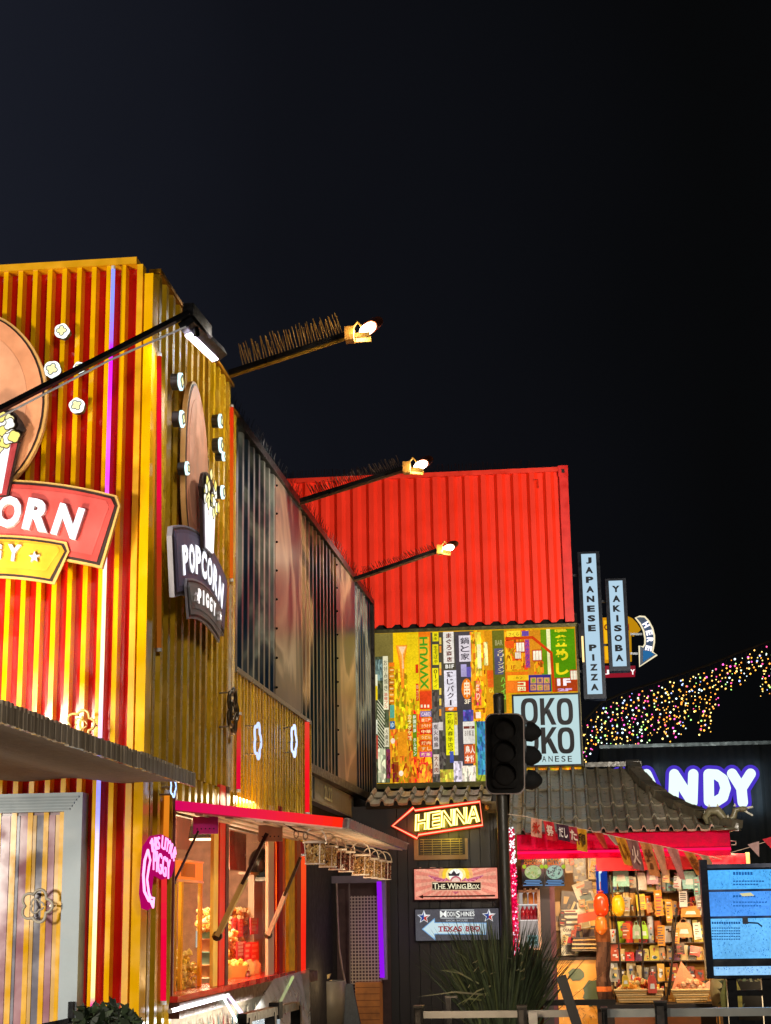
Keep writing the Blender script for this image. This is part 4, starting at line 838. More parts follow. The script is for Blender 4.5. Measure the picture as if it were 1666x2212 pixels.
mrect(*a4(1250, 1610, 1400, 1860), 'd86030'); mtext('鳥人', *a4(1262, 1625, 1392, 1730), 'fff0d8', .03); mtext('本竹', *a4(1262, 1750, 1392, 1845), 'fff0d8', .03); mrect(*a4(1220, 1890, 1405, 2110), 'd8ccb8', 'busy')
# right half
mrect(*a5(0, 120, 82, 700), 'f4d440', 'busy'); mrect(*a5(30, 280, 80, 600), 'fcf0b0'); mrect(*a5(0, 770, 80, 1090), 'e87038', 'busy'); mtext('祭り', *a5(14, 800, 62, 1030), 'ffd0b0', .02, True); mrect(*a5(118, 250, 168, 560), 'f4ec90', 'busy')
mrect(*a5(160, 625, 245, 740), 'f06018'); mrect(*a5(170, 745, 245, 850), 'f06820'); mtext('CA', *a5(185, 868, 245, 920), 'f4dc40', .03); mrect(*a5(0, 1130, 130, 1145), '8a3010'); mrect(*a5(10, 1180, 75, 1260), 'ffe8d0')
mrect(*a5(240, 95, 400, 1190), '6c6a20'); mrect(*a5(258, 335, 370, 680), '5c5878'); mtext('グリーンメン', *a5(300, 350, 385, 665), 'ecd4a0', .02, True); mtext('ハイイロ', *a5(345, 710, 405, 1020), '8cd040', .03, True); mtext('BAR', *a5(265, 225, 365, 295), 'b0a870', .02)
mrect(*a5(415, 100, 600, 180), 'f4d030'); mtext('さくら', *a5(445, 125, 580, 170), '7a5a18', .01); mrect(*a5(620, 105, 710, 170), '6a4aa0'); mrect(*a5(665, 215, 725, 590), 'b04878'); mtext('スナック', *a5(672, 225, 720, 580), '5838a0', .02, True); mrect(*a5(420, 500, 610, 615), 'f4b420'); mtext('1F', *a5(480, 560, 535, 610), 'c05010', .02)
mrect(*a5(415, 235, 520, 330), 'e85818'); mrect(*a5(430, 690, 715, 760), 'f8c420'); mtext('カフ', *a5(535, 708, 628, 742), '7a5410', .02); mrect(*a5(425, 765, 715, 915), 'f07a20'); mrect(*a5(600, 765, 735, 912), 'd83014'); mtext('コ四', *a5(565, 775, 670, 905), 'f0f4b0', .04, True)
mrect(*a5(712, 685, 1005, 912), '3c2c80')
for i in range(6): mrect(*a5(735 + (i % 3) * 88, 722 + (i // 3) * 92, 812 + (i % 3) * 88, 800 + (i // 3) * 92), 'd89858'); mtext('居買大肉丼酒'[i], *a5(748 + (i % 3) * 88, 735 + (i // 3) * 92, 800 + (i % 3) * 88, 790 + (i // 3) * 92), '5c9c28' if i % 2 == 0 else '6a4a70', .03)
mrect(*a5(955, 80, 1005, 680), 'f4f0b0'); mrect(*a5(885, 90, 950, 680), '6c9414'); mrect(*a5(1010, 78, 1325, 722), '58980c')
mtext('釜めし', *a5(1062, 140, 1235, 700), 'f8e020', .05, True); mrect(*a5(1330, 80, 1368, 720), 'd88414'); mtext('鳴', *a5(1055, 78, 1220, 125), 'f4d828', .03)
mtext('1F', *a5(1088, 735, 1270, 830), 'fcf0f4', .05); mtext('2F', *a5(1095, 866, 1285, 902), 'd8b0e0', .05)
def mline(pts, wd, c):
    LAY[0] += 1; y = YR - .0006 - LAY[0] * .00012; q = [P(*a5(u, v, 0, 0)[:2], Y=y) for u, v in pts]
    for a, c2 in zip(q, q[1:]):
        d = (c2 - a).normalized(); n_ = Vector((-d.z, 0, d.x)) * wd / 2; a2, c3 = a - d * wd * .3, c2 + d * wd * .3; b.poly([a2 - n_, c3 - n_, c3 + n_, a2 + n_], c, 'lit')
mline([(410, 205), (760, 185), (1010, 390), (1045, 900)], .034, 'd04010'); mline([(520, 180), (600, 200)], .02, 'b83810')
for u, v, s in ((600, 320, 1), (825, 430, 1.05), (570, 430, .7), (1320, 690, 1.0)):
    mrect(*a5(u - 62 * s, v - 75 * s, u + 62 * s, v + 75 * s), 'c04014'); mrect(*a5(u - 52 * s, v - 60 * s, u + 52 * s, v + 58 * s), 'fcf4d8')
    for k in (-20, 20): mrect(*a5(u + k * s - 3, v - 60 * s, u + k * s + 3, v + 58 * s), 'c86830')
mrect(*a5(785, 510, 910, 670), 'd88818', 'busy'); mrect(*a5(1110, 1930, 1165, 2085), 'f07018'); mrect(*a5(1200, 1960, 1290, 2085), 'f4e418'); mrect(*a5(960, 1940, 1055, 2080), 'b8b020')
b.build('printed_face', mu)
# building body behind the mural
b = MB(); b.box(-4.2, mx1 + .02, YR + .11, YR + 2.6, 0, rz0 + .09, '262220', 'matte'); tag(b.build('shop_building'), 'dark building body carrying the mural and the red container', 'building')
b = MB(); b.box(mx1 + .03, mx1 + .06, YR - .1, YR + .02, mz1 - .4, mz1 + .02, '1a1a1c', 'metal'); q = P(1259, 1395, Y=YR - .11); b.box(q.x - .012, q.x + .012, YR - .11, YR - .1, q.z - .2, q.z + .12, 'ffd890', 'glow1.6'); tag(b.build('sconce'), 'narrow glowing yellow wall light at the right edge of the mural', 'light')

def lightbox(name, label, cat, u0, v0, u1, v1, Y, d, face, frame, fr_w=.02, group=None, m='glow1'):
    x0, x1, z0, z1 = fx(u0, v0, u1, v1, Y); t = thing(name, label, cat, ((x0 + x1) / 2, Y, z0), group)
    mb = MB(); mb.box(x0 - fr_w, x1 + fr_w, Y + .012, Y + d, z0 - fr_w, z1 + fr_w, frame, 'metal')
    for a, c2, e0, e1 in ((x0 - fr_w, x0, z0 - fr_w, z1 + fr_w), (x1, x1 + fr_w, z0 - fr_w, z1 + fr_w), (x0, x1, z0 - fr_w, z0), (x0, x1, z1, z1 + fr_w)): mb.box(a, c2, Y - .01, Y + .0118, e0, e1, frame, 'metal')
    mb.build('frame', t)
    mb = MB(); mb.poly([(x0, Y, z0), (x1, Y, z0), (x1, Y, z1), (x0, Y, z1)], face, m); mb.build('lit_face', t)
    return t, (x0, x1, z0, z1)
t, r_ = lightbox('square_sign', 'square pale lit sign lettered OKO OKO JAPANESE behind the traffic light', 'sign', 1112, 1502, 1252, 1652, 19.55, .22, 'c6e4e6', '17191d', .022, m='glow0.92')
b = MB(); Yk = 19.547; LT = '2c2c30'
def fatO(u0, v0, u1, v1):
    x0, x1, z0, z1 = fx(u0, v0, u1, v1, Yk); cx_, cz2, W, Hh = (x0 + x1) / 2, (z0 + z1) / 2, (x1 - x0) / 2, (z1 - z0) / 2; n_ = 40; sw = .052
    def se(a, W, Hh, p_): c, s = math.cos(a), math.sin(a); return (cx_ + W * math.copysign(abs(c) ** (2 / p_), c), Yk - .002, cz2 + Hh * math.copysign(abs(s) ** (2 / p_), s))
    for i in range(n_):
        a0, a1 = 2 * math.pi * i / n_, 2 * math.pi * (i + 1) / n_; b.poly([se(a0, W - sw, Hh - sw, 2.8), se(a0, W, Hh, 3), se(a1, W, Hh, 3), se(a1, W - sw, Hh - sw, 2.8)], LT, 'matte')
def fatK(u0, v0, u1, v1):
    x0, x1, z0, z1 = fx(u0, v0, u1, v1, Yk); w_, h_ = x1 - x0, z1 - z0; y = Yk - .002; q = lambda a, c: (x0 + w_ * a, y, z0 + h_ * c)
    b.poly([q(0, 0), q(.29, 0), q(.29, 1), q(0, 1)], LT, 'matte'); b.poly([q(.29, .34), q(.29, .62), q(.7, 1), q(1, 1), q(.97, .97)], LT, 'matte'); b.poly([q(.36, .46), q(.72, 0), q(1.04, 0), q(.6, .6)], LT, 'matte')
for s, u0, v0, u1, v1 in (('O', 1125.5, 1508, 1162, 1566), ('K', 1167, 1508, 1200, 1566), ('O', 1203, 1508, 1238, 1566), ('O', 1128, 1571, 1164, 1628), ('K', 1169, 1571, 1204, 1628), ('O', 1205, 1571, 1241, 1628)): (fatO if s == 'O' else fatK)(u0, v0, u1, v1)
for i, ch in enumerate('JAPANESE'): ftext(b, ch, 1129.5 + i * 13.9, 1633, 1138.5 + i * 13.9, 1645.5, Yk, LT, 'matte', .002, .008)
b.build('lettering', t)
def tallsign(u0, v0, u1, v1, du, Y, text, label, pitch, lw):
    t = thing('vertical_sign', label, 'sign', P((u0 + u1) / 2, v1, Y=Y), 'tall vertical lightbox signs'); a0, a1, a2, a3 = P(u0, v0, Y=Y), P(u1, v0, Y=Y), P(u1 + du, v1, Y=Y), P(u0 + du, v1, Y=Y)
    xa, xb, z0, z1 = (a0.x + a3.x) / 2, (a1.x + a2.x) / 2, a3.z, a0.z; f_ = .045
    mb = MB(); mb.box(xa - f_, xb + f_, Y + .01, Y + .2, z0 - f_ * 1.3, z1 + f_ * .6, '14161c', 'metal')
    for p_ in ((xa - f_, xa, z0 - f_ * 1.3, z1 + f_ * .6), (xb, xb + f_, z0 - f_ * 1.3, z1 + f_ * .6), (xa, xb, z0 - f_ * 1.3, z0), (xa, xb, z1, z1 + f_ * .6)): mb.box(p_[0], p_[1], Y - .012, Y + .0098, p_[2], p_[3], '181b22', 'metal')
    mb.bar((xa - .2, Y + .1, z1 - .25), (xa, Y + .1, z1 - .25), .02, .03, '2a2c30', 'metal'); mb.bar((xa - .2, Y + .1, z0 + .3), (xa, Y + .1, z0 + .3), .02, .03, '2a2c30', 'metal'); mb.build('frame', t)
    mb = MB(); mb.poly([(xa, Y, z0), (xb, Y, z0), (xb, Y, z1), (xa, Y, z1)], 'bcdcf0', 'glow0.92'); mb.build('lit_face', t)
    mb = MB(); n_ = len(text); st = (z1 - z0 - pitch) / n_
    for i, ch in enumerate(text):
        if ch != ' ': mb.text(ch, ((xa + xb) / 2, Y - .002, z1 - pitch / 2 - (i + .5) * st), VX, VZ, -VY, lw * (.3 if ch == 'I' else .75 if ch == 'J' else 1), st * .66, '24282e', 'matte', .002, .055)
    mb.build('lettering', t)
tallsign(1255, 1197, 1287, 1500, 15, 20.0, 'JAPANESE PIZZA', 'taller narrow lit sign reading JAPANESE PIZZA beside the red container', .05, .095)
tallsign(1314, 1255, 1344, 1440, 11, 20.9, 'YAKISOBA', 'shorter narrow lit sign reading YAKISOBA in front of the yellow arrow sign', .09, .10)
# yellow sign with HERE arrow, partly hidden
YH = 22.6; hs = thing('arrow_sign', 'yellow and red sign with blue arrow reading HERE behind the narrow signs', 'sign', P(1340, 1450, Y=YH))
b = MB()
fbox(b, 1303, 1334, 1317, 1430, YH, .1, 'f0a010', 'glow0.8'); fbox(b, 1306, 1340, 1314, 1425, YH - .006, .004, 'ffc018', 'glow0.95'); fbox(b, 1317, 1334, 1352, 1432, YH + .02, .1, 'c88010', 'glow0.5')
q4 = lambda *l: [(1233.3 + x * .12, 1266.7 + y * .12) for x, y in l]
pts = q4((1020, 535), (1110, 575), (1190, 660), (1258, 770), (1130, 888), (1088, 850), (1098, 1338), (1060, 1338), (1040, 830)); pp = [P(u, v, Y=YH) for u, v in pts]
b.prism([(p.x - pp[0].x, p.z - pp[0].z) for p in pp], pp[0] + VY * .1, VX, VZ, -VY, .1, 'd89a10', 'glow0.75'); b.build('yellow_panel', hs)
b = MB(); ftext(b, 'C', 1305, 1348, 1317, 1362, YH - .01, 'b04810', 'matte', .003, .03); b.build('letter', hs); b = MB(); ftext(b, 'N', 1349, 1348, 1359, 1362, YH - .01, 'c02018', 'matte', .003, .03); b.build('letter', hs)
b = MB(); fbox(b, 1308, 1452, 1372, 1461, YH, .1, 'c02438', 'glow0.55'); fbox(b, 1308, 1438, 1318, 1452, YH, .1, 'b83040', 'glow0.5'); fbox(b, 1362, 1438, 1373, 1452, YH, .1, 'b83040', 'glow0.5')
ftext(b, 'J', 1307, 1447, 1317, 1457, YH - .004, 'fff4f0', 'glow1.3', .003, .04); ftext(b, 'Y', 1362, 1446, 1372, 1457, YH - .004, 'fff4f0', 'glow1.3', .003, .04); b.build('red_panel', hs)
b = MB(); arr = q4((1165, 565), (1240, 538), (1330, 545), (1400, 620), (1470, 750), (1502, 880), (1502, 1010), (1470, 1180), (1550, 1232), (1238, 1442), (1232, 1070), (1300, 1090), (1335, 1040), (1338, 940), (1312, 800), (1250, 670))
pp = [P(u, v, Y=YH - .1) for u, v in arr]; b.prism([(p.x - pp[0].x, p.z - pp[0].z) for p in pp], pp[0] + VY * .08, VX, VZ, -VY, .08, '1c4a78', 'paint', '2a3c50')
pp = [P(u, v, Y=YH - .104) for u, v in q4((1300, 1150), (1300, 1360), (1500, 1225), (1440, 1170))]; b.poly(pp, '3a90d8', 'glow0.5'); b.build('arrow_body', hs)
b = MB(); pp = [P(u, v, Y=YH - .11) for u, v in arr]; b.tube(pp, .012, 'fff0c8', 'glow1', 5, closed=True); b.build('neon_edge', hs)
b = MB()
for ch, (x_, y_), th in zip('HERE', ((1355, 690), (1412, 835), (1425, 965), (1400, 1115)), (R(-62), R(-78), R(-93), R(-105))):
    p = P(*q4((x_, y_))[0], Y=YH - .112); b.text(ch, p, VX * math.cos(th) + VZ * math.sin(th), VZ * math.cos(th) - VX * math.sin(th), -VY, .066, .088, 'fff4fa', 'glow1.8', .01, .04)
b.build('arrow_word', hs)
b = MB(); 
for v in (1370, 1412): b.bar(P(1362, v, Y=YH), P(1392, v, Y=YH), .03, .03, '8a9098', 'metal')
b.build('bracket', hs)

# ------------------------------------------------------------------ candy shop behind, string lights
YC = 24.0; cz = P(1500, 1612, Y=YC).z
cs_ = thing('candy_shop_building', 'dark ribbed building carrying the glowing candy letters', 'building', (3, YC, 0))
b = MB(); corrugate(b, .55, 7.5, 0, cz, .24, .022, lambda s, d, z: (s, YC + .022 - d, z), lambda i, p_, q_: '10161a', 'matte', .3); b.build('ribbed_wall', cs_)
b = MB(); b.box(.55, 7.5, YC - .02, YC + .1, cz, cz + .05, '3a444a', 'metal'); b.box(.55, 7.5, YC + .05, YC + 4, cz - .3, cz, '15181a', 'matte'); b.build('roof_edge', cs_)
t = thing('candy_letters', 'big white glowing letters ANDY with purple edges on the dark wall', 'sign', P(1510, 1745, Y=YC - .2)); random.seed(1)
bold = [('A', 1352, 1436, .0), ('N', 1437, 1486, 0), ('D', 1492, 1537, 0), ('Y', 1532, 1592 + 40, 0)]
lets = [('A', 1370, 1424), ('N', 1450, 1512), ('D', 1525, 1572), ('Y', 1574, 1632)]
PTS = {'N': [(1455, 1733), (1456, 1671), (1495, 1733), (1496, 1671)], 'A': [(1372, 1733), (1397, 1671), (1424, 1733)], 'Y': [(1578, 1670), (1600, 1703), (1623, 1670)], 'D': None}
def stroke(mb, pts, wd, Y, c, m, z):
    for i, (a, c2) in enumerate(zip(pts, pts[1:])):
        p, q = P(*a, Y=Y - z), P(*c2, Y=Y - z); d = (q - p).normalized(); n_ = Vector((-d.z, 0, d.x)); loop = []
        for k in range(9): a_ = math.pi / 2 + k * math.pi / 8; loop.append(p + (d * math.cos(a_) + n_ * math.sin(a_)) * wd)
        for k in range(9): a_ = -math.pi / 2 + k * math.pi / 8; loop.append(q + (d * math.cos(a_) + n_ * math.sin(a_)) * wd)
        o_ = p - VY * i * .0006; mb.prism([((x - p).x, (x - p).z) for x in loop], o_ + VY * .03, VX, VZ, -VY, .03, c, m)
Dp = [(1531, 1672), (1532, 1731), (1548, 1731), (1562, 1722), (1568, 1702), (1562, 1683), (1548, 1673), (1531, 1672)]
ALLP = (('letter', [(1372, 1733), (1397, 1672), (1424, 1733)]), ('letter', [(1384, 1712), (1412, 1712)]), ('letter', [(1455, 1733), (1457, 1672), (1496, 1733), (1498, 1672)]), ('letter', Dp), ('letter', [(1582, 1671), (1602, 1703), (1622, 1671)]), ('letter', [(1602, 1703), (1605, 1733)]))
ALLP = (('letter', [(1347 + 21 * math.cos(R(a_)), 1702 - 31 * math.sin(R(a_))) for a_ in range(50, 311, 26)]),) + ALLP
b = MB(); k = 0
for _, p_ in ALLP: stroke(b, p_, .125, YC - .1, '5a40e8', 'glow0.7', .001 * k); k += 4
b.build('purple_edge', t)
b = MB(); k = 0
for _, p_ in ALLP: stroke(b, p_, .072, YC - .16, 'e6fcf2', 'glow1.15', .001 * k); k += 4
b.build('white_face', t)
lamp('AREA', 'candy_sign_glow', (P(1500, 1705, Y=YC - .12).x, YC - .09, P(1500, 1705, Y=YC).z), (P(1500, 1705, Y=YC).x, YC + 1, P(1500, 1705, Y=YC).z), 22, (.7, .88, 1), 2.0, sy=.7)

YL = 30.0
t0 = [(1262, 1560), (1300, 1520), (1360, 1495), (1440, 1470), (1530, 1440), (1600, 1412), (1680, 1382), (1740, 1360)]
def topv(u):
    for (a, c2), (d, f_) in zip(t0, t0[1:]):
        if a <= u <= d: return c2 + (f_ - c2) * (u - a) / (d - a)
    return t0[-1][1]
b = MB(); b.tube([P(u, topv(u) - 4, Y=YL) for u in range(1262, 1740, 12)], .022, '4a463c', 'matte', 5); tag(b.build('cable'), 'sagging cable that carries the coloured string lights at the right', 'cable')
BCOL = ['ffb040', 'ffc060', 'ff9838', 'ff5090', 'e8ffd0', 'a0b0ff', 'd8f0ff', 'ffe080', 'ff60c0', 'b0ff80']
BM = []
for c in BCOL:
    mb = MB(); mb.ball((0, 0, 0), .021, c, 'glow2.6', 1); o_ = mb.build('bulb', None, (0, 0, 0)); BM.append(o_.data); bpy.data.objects.remove(o_)
random.seed(21); gs = 'coloured string light strands'; us_ = [1266 + i * 11.2 for i in range(37)]
DESC = ['pink', 'gold', 'amber', 'pastel', 'blue white', 'orange']
for i, u in enumerate(us_):
    ln = random.uniform(95, 150) if u < 1420 else random.uniform(85, 140) if u < 1550 else random.uniform(35, 70) if u < 1640 else 105
    if u < 1300: ln = random.uniform(70, 110)
    Yi = YL + random.uniform(-.5, .5); v0 = topv(u); mb_n = max(6, int(ln / 7)); warm = u > 1420
    if i == 0: lb = 'leftmost strand of coloured string lights beside the square sign'
    elif i == 36: lb = 'rightmost strand of amber string lights at the picture edge'
    else: lb = 'strand of small coloured string lights hanging from the sagging cable'
    t = thing('string_light_strand', lb, 'string lights', P(u, v0, Y=Yi), gs); pts = []
    for k in range(mb_n + 1): pts.append(P(u + random.uniform(-2, 2), v0 + ln * k / mb_n, Y=Yi))
    mb = MB(); mb.tube(pts, .007, '4a463c', 'matte', 3); mb.build('wire', t)
    for k in range(mb_n):
        o_ = bpy.data.objects.new('bulb', random.choice(BM[:3] + BM[:3] + BM[7:8] + BM if warm else BM)); scene.collection.objects.link(o_); o_.parent = t
        o_.location = P(u + random.gauss(0, 3.2), v0 + 5 + ln * ((k + random.random()) / mb_n) ** .9, Y=Yi) - ORG[t]; s_ = random.uniform(.4, 1.0); o_.scale = (s_, s_, s_)
# ------------------------------------------------------------------ black wall with the arrow signs
YB2 = 18.2
bx0, bx1 = P(838, 1950, Y=YB2).x, P(1072, 1950, Y=YB2).x; bzt = P(950, 1738, Y=YB2).z
bw = thing('black_wall', 'black vertical boarded wall carrying the arrow signs', 'wall', ((bx0 + bx1) / 2, YB2, 0))
b = MB(); x = bx0; i = 0
while x < bx1 - .01:
    wd = min(.115, bx1 - x); b.box(x, x + wd - .006, YB2 + .002 * (i % 2), YB2 + .06, 0, bzt, '1d1a19', 'paint'); x += wd; i += 1
b.box(bx0, bx1, YB2 + .03, YB2 + .10, 0, bzt - .01, '0b0a0a', 'matte'); b.build('boards', bw)
lx0 = P(672, 1740, Y=YB2).x
b = MB(); b.box(lx0 - .3, bx0, YB2 + .02, YB2 + .10, P(760, 1895, Y=YB2).z, bzt - .002, '171413', 'paint'); b.build('lintel', bw)
b = MB(); b.box(bx1, bx1 + .09, YB2 - .03, YB2 + .1, 0, P(1085, 1716, Y=YB2).z, '2a2622', 'paint'); b.build('post', bw)
# neon arrow HENNA
YN = 18.08; hn = thing('henna_neon', 'red neon arrow around yellow tube letters reading HENNA', 'neon sign', P(960, 1810, Y=YN))
d6 = lambda u, v: (800 + u * .2801, 1666.7 + v * .2801)
arrow = [d6(*q_) for q_ in ((172, 418), (335, 278), (345, 300), (845, 232), (866, 412), (372, 488), (362, 515))]
b = MB(); b.tube([P(u, v, Y=YN) for u, v in arrow], .021, 'ff1206', 'glow1', 8, closed=True); b.build('arrow_flex', hn)
b = MB(); b.tube([P(u, v, Y=YN - .019) for u, v in arrow], .008, 'ffa078', 'glow2', 6, closed=True); b.build('arrow_tube', hn)
th = R(8.2); e1 = VX * math.cos(th) + VZ * math.sin(th); e2 = VZ * math.cos(th) + VX * .05
for i, ch in enumerate('HENNA'):
    u, v = d6(397 + i * 100, 388 - i * 14.5); p = P(u, v, Y=YN - .01); b = MB(); b.outline(ch, p, e1, e2, .128, .178, .0145, 'ffd23c', 'glow1.5', .02); b.outline(ch, p - VY * .013, e1, e2, .128, .178, .007, 'fff4a8', 'glow2.4', .02); b.build('letter_tube', hn)
b = MB()
for u, v in ((350, 300), (840, 245), (360, 500), (850, 410)): q_ = P(*d6(u, v), Y=YN); b.tube([q_, q_ + VY * .12], .006, '3a3430', 'metal', 5)
b.build('standoff', hn)
for u_, v_ in ((905, 1783), (955, 1776), (1008, 1768)): lamp('POINT', 'neon_glow', P(u_, v_, Y=18.115), (0, 0, 0), 1.6, (1, .78, .05), .03)
lamp('POINT', 'neon_glow', P(965, 1785, Y=YN - .22), (0, 0, 0), 6, (1, .78, .1), .15); lamp('POINT', 'neon_glow', P(880, 1790, Y=YN - .2), (0, 0, 0), 3.5, (1, .12, .05), .12)
# air vent grille under it
b = MB(); x0, x1, z0, z1 = fx(895, 1812, 1017, 1857, YB2 - .02)
for a, c2, e0, e1_ in ((x0, x0 + .05, z0, z1), (x1 - .06, x1 - .03, z0, z1), (x0 + .05, x1 - .06, z0, z0 + .05)): b.box(a, c2, YB2 - .05, YB2, e0, e1_, '8a7458', 'paint')
b.box(x0 + .05, x1 - .06, YB2 - .012, YB2 - .002, z0 + .05, z1, '2a2418')
for k in range(7): b.box(x0 + .07, x1 - .09, YB2 - .04, YB2 - .03, z0 + .06 + k * .026, z0 + .068 + k * .026, '9a8a50', 'metal')
for k in range(5): b.box(x0 + .1 + k * .1, x0 + .106 + k * .1, YB2 - .044, YB2 - .03, z0 + .05, z1 - .01, '9a8a50', 'metal')
tag(b.build('vent_grille'), 'pale framed air vent with wire grille below the neon arrow', 'vent')
b = MB(); x0, x1, z0, z1 = fx(1047, 1731, 1071, 1756, YB2 - .08); b.box(x0, x1, YB2 - .1, YB2, z0 + .03, z1, '9a8a70', 'paint'); b.box(x0 + .03, x1, YB2 - .11, YB2 - .02, z0, z0 + .035, '6a5c44', 'paint'); b.ball((x0 + .035, YB2 - .1, z0 + .06), .03, 'e0a850', 'gloss', 2)
tag(b.build('motion_sensor'), 'small beige sensor box at the top right corner of the black wall', 'sensor')
# wing box sign
YS = 18.1
t, r_ = lightbox('wing_sign', 'salmon pink lit sign with wings reading THE WING BOX', 'sign', 945.5 - 50, 1876, 1075, 1942, YS, .09, 'e88a74', '2c1210', .012, m='lit')
t0_ = t; b = MB(); L = [0]
def S6(u, v): return d6(u, v)
def sgn(mb, pts, c, m='lit', k=None):
    L[0] += 1; mb.poly([P(*S6(u, v), Y=YS - .001 - L[0] * .00013) for u, v in pts], c, m)
cx_, cy_ = 660, 830
for i in range(30):
    a0, a1 = i * math.pi / 15, (i + .5) * math.pi / 15; pts = [(cx_ + 40 * math.cos(a0), cy_ + 40 * math.sin(a0)), (cx_ + 40 * math.cos(a1), cy_ + 40 * math.sin(a1))]
    def ext(a):
        k = min(abs((310) / math.cos(a)) if abs(math.cos(a)) > 1e-3 else 9e9, abs((90 if math.sin(a) < 0 else 148) / math.sin(a)) if abs(math.sin(a)) > 1e-3 else 9e9); return (cx_ + k * math.cos(a), cy_ + k * math.sin(a))
    sgn(b, [pts[0], ext(a0), ext(a1), pts[1]], 'f4a88c')
for r_c, c in ((120, 'f0b070'), (96, 'f4c838'), (70, 'fce890'), (50, 'fffef0')): sgn(b, [(cx_ + r_c * 1.1 * math.cos(a * .2618), max(744, 800 + r_c * math.sin(a * .2618))) for a in range(24)], c)
b.build('sunburst', t); b = MB()
for s_ in (-1, 1):
    for k in range(9): sgn(b, [(cx_ + s_ * (45 + k * 4), 838 - k * 3), (cx_ + s_ * (215 - k * 14), 800 + k * 8 - 3), (cx_ + s_ * (205 - k * 14), 812 + k * 8), (cx_ + s_ * (48 + k * 3), 850 - k * 2)], 'b04a60' if k % 2 else 'd88098')
sgn(b, [(cx_ + 45 * math.cos(a * .26), 850 + 45 * math.sin(a * .26)) for a in range(24)], 'c86070'); sgn(b, [(cx_ + 33 * math.cos(a * .26), 850 + 33 * math.sin(a * .26)) for a in range(24)], 'f4d0c0')
sgn(b, [(605, 805), (600, 780), (625, 790), (645, 762), (665, 790), (692, 778), (685, 805)], '3a3038'); sgn(b, [(630, 925), (690, 925), (660, 945)], 'c06070'); b.build('wings', t)
b = MB(); sgn(b, [(472, 848), (858, 848), (858, 918), (472, 918)], 'e8b090'); sgn(b, [(478, 854), (852, 854), (852, 912), (478, 912)], '241a16', 'matte')
sgn(b, [(370, 966), (408, 950), (408, 960), (962, 950), (962, 964), (408, 970), (408, 980)], '4a1a14', 'matte'); b.build('panel', t)
b = MB()
for s_, u0, v0, u1, v1 in (('T', 482, 858, 522, 908), ('HE', 524, 868, 578, 904), ('W', 595, 862, 658, 906), ('ING', 658, 868, 738, 904), ('B', 750, 862, 785, 906), ('OX', 787, 870, 842, 904)):
    (ua, va), (ub, vb) = S6(u0, v0), S6(u1, v1); ftext(b, s_, ua, va, ub, vb, YS - .022, 'fbf0c8', 'lit', 0, .015)
    for q_ in range(len(s_) + 1): uu = u0 + (u1 - u0) * q_ / len(s_); sgn(b, [(uu - 3, v1 - 4), (uu + 8, v1 - 4), (uu + 8, v1), (uu - 3, v1)], 'fbf0c8')
b.build('lettering', t)
L[0] = 0
t, r_ = lightbox('barbecue_sign', 'dark grey lit sign with stars and white arrow reading TEXAS BBQ', 'sign', 898, 1963.5, 1078, 2031, YS, .09, '56545a', '16161a', .012, m='lit')
b = MB()
for cu, cv in ((414, 1122), (915, 1112)):
    st = lambda r1, r2: [(cu + (r1 if i % 2 == 0 else r2) * math.sin(i * math.pi / 5), cv - (r1 if i % 2 == 0 else r2) * math.cos(i * math.pi / 5)) for i in range(10)]
    sgn(b, st(54, 24), 'eef0f0'); sgn(b, st(44, 18), 'f4f4f4'); q_ = st(44, 18); sgn(b, [(cu, cv), q_[5], q_[6], q_[7], q_[8], q_[9], q_[0]], '2a4a98'); sgn(b, [(cu, cv), q_[2], q_[3], q_[4], q_[5]], 'd04030')
b.build('star', t)
b = MB(); sgn(b, [(398, 1215), (498, 1128), (500, 1162), (897, 1166), (893, 1258), (500, 1255), (503, 1302)], '7cb0e0'); sgn(b, [(408, 1215), (492, 1142), (494, 1168), (892, 1172), (888, 1252), (494, 1249), (496, 1288)], 'd4ecf2', 'glow0.9'); b.build('arrow', t)
b = MB()
for (s_, u0, v0, u1, v1, c, bd) in (('M', 538, 1074, 588, 1124, 'f4f6f0', .005), ('OON', 592, 1080, 656, 1118, 'f4f6f0', .012), ('S', 662, 1074, 692, 1126, 'f4f6f0', .02), ('HINES', 698, 1080, 804, 1116, 'f4f6f0', .012), ('SMOKEHOUSE', 585, 1141, 752, 1156, 'b8bcc0', .0), ('TEXAS', 524, 1192, 708, 1232, 'a01418', .028), ('BBQ', 736, 1190, 848, 1234, 'a01418', .028)):
    (ua, va), (ub, vb) = S6(u0, v0), S6(u1, v1); ftext(b, s_, ua, va, ub, vb, YS - .012, c, 'lit', 0, bd)
for v in (1066, 1128): sgn(b, [(542, v), (800, v), (800, v + 4), (542, v + 4)], 'dfe4e4')
for s_, a, c2 in (('TEXAS', 524, 708), ('BBQ', 736, 848)):
    n_ = len(s_)
    for k in range(n_): uu = a + (c2 - a) * (k + .5) / n_; sgn(b, [(uu - 15, 1229), (uu + 15, 1229), (uu + 15, 1234), (uu - 15, 1234)], 'b02828')
for k in range(4): sgn(b, [(852 + k * 12, 1172), (857 + k * 12, 1172), (872 + k * 8, 1250), (867 + k * 8, 1250)], '8aa0b0')
b.build('lettering', t)
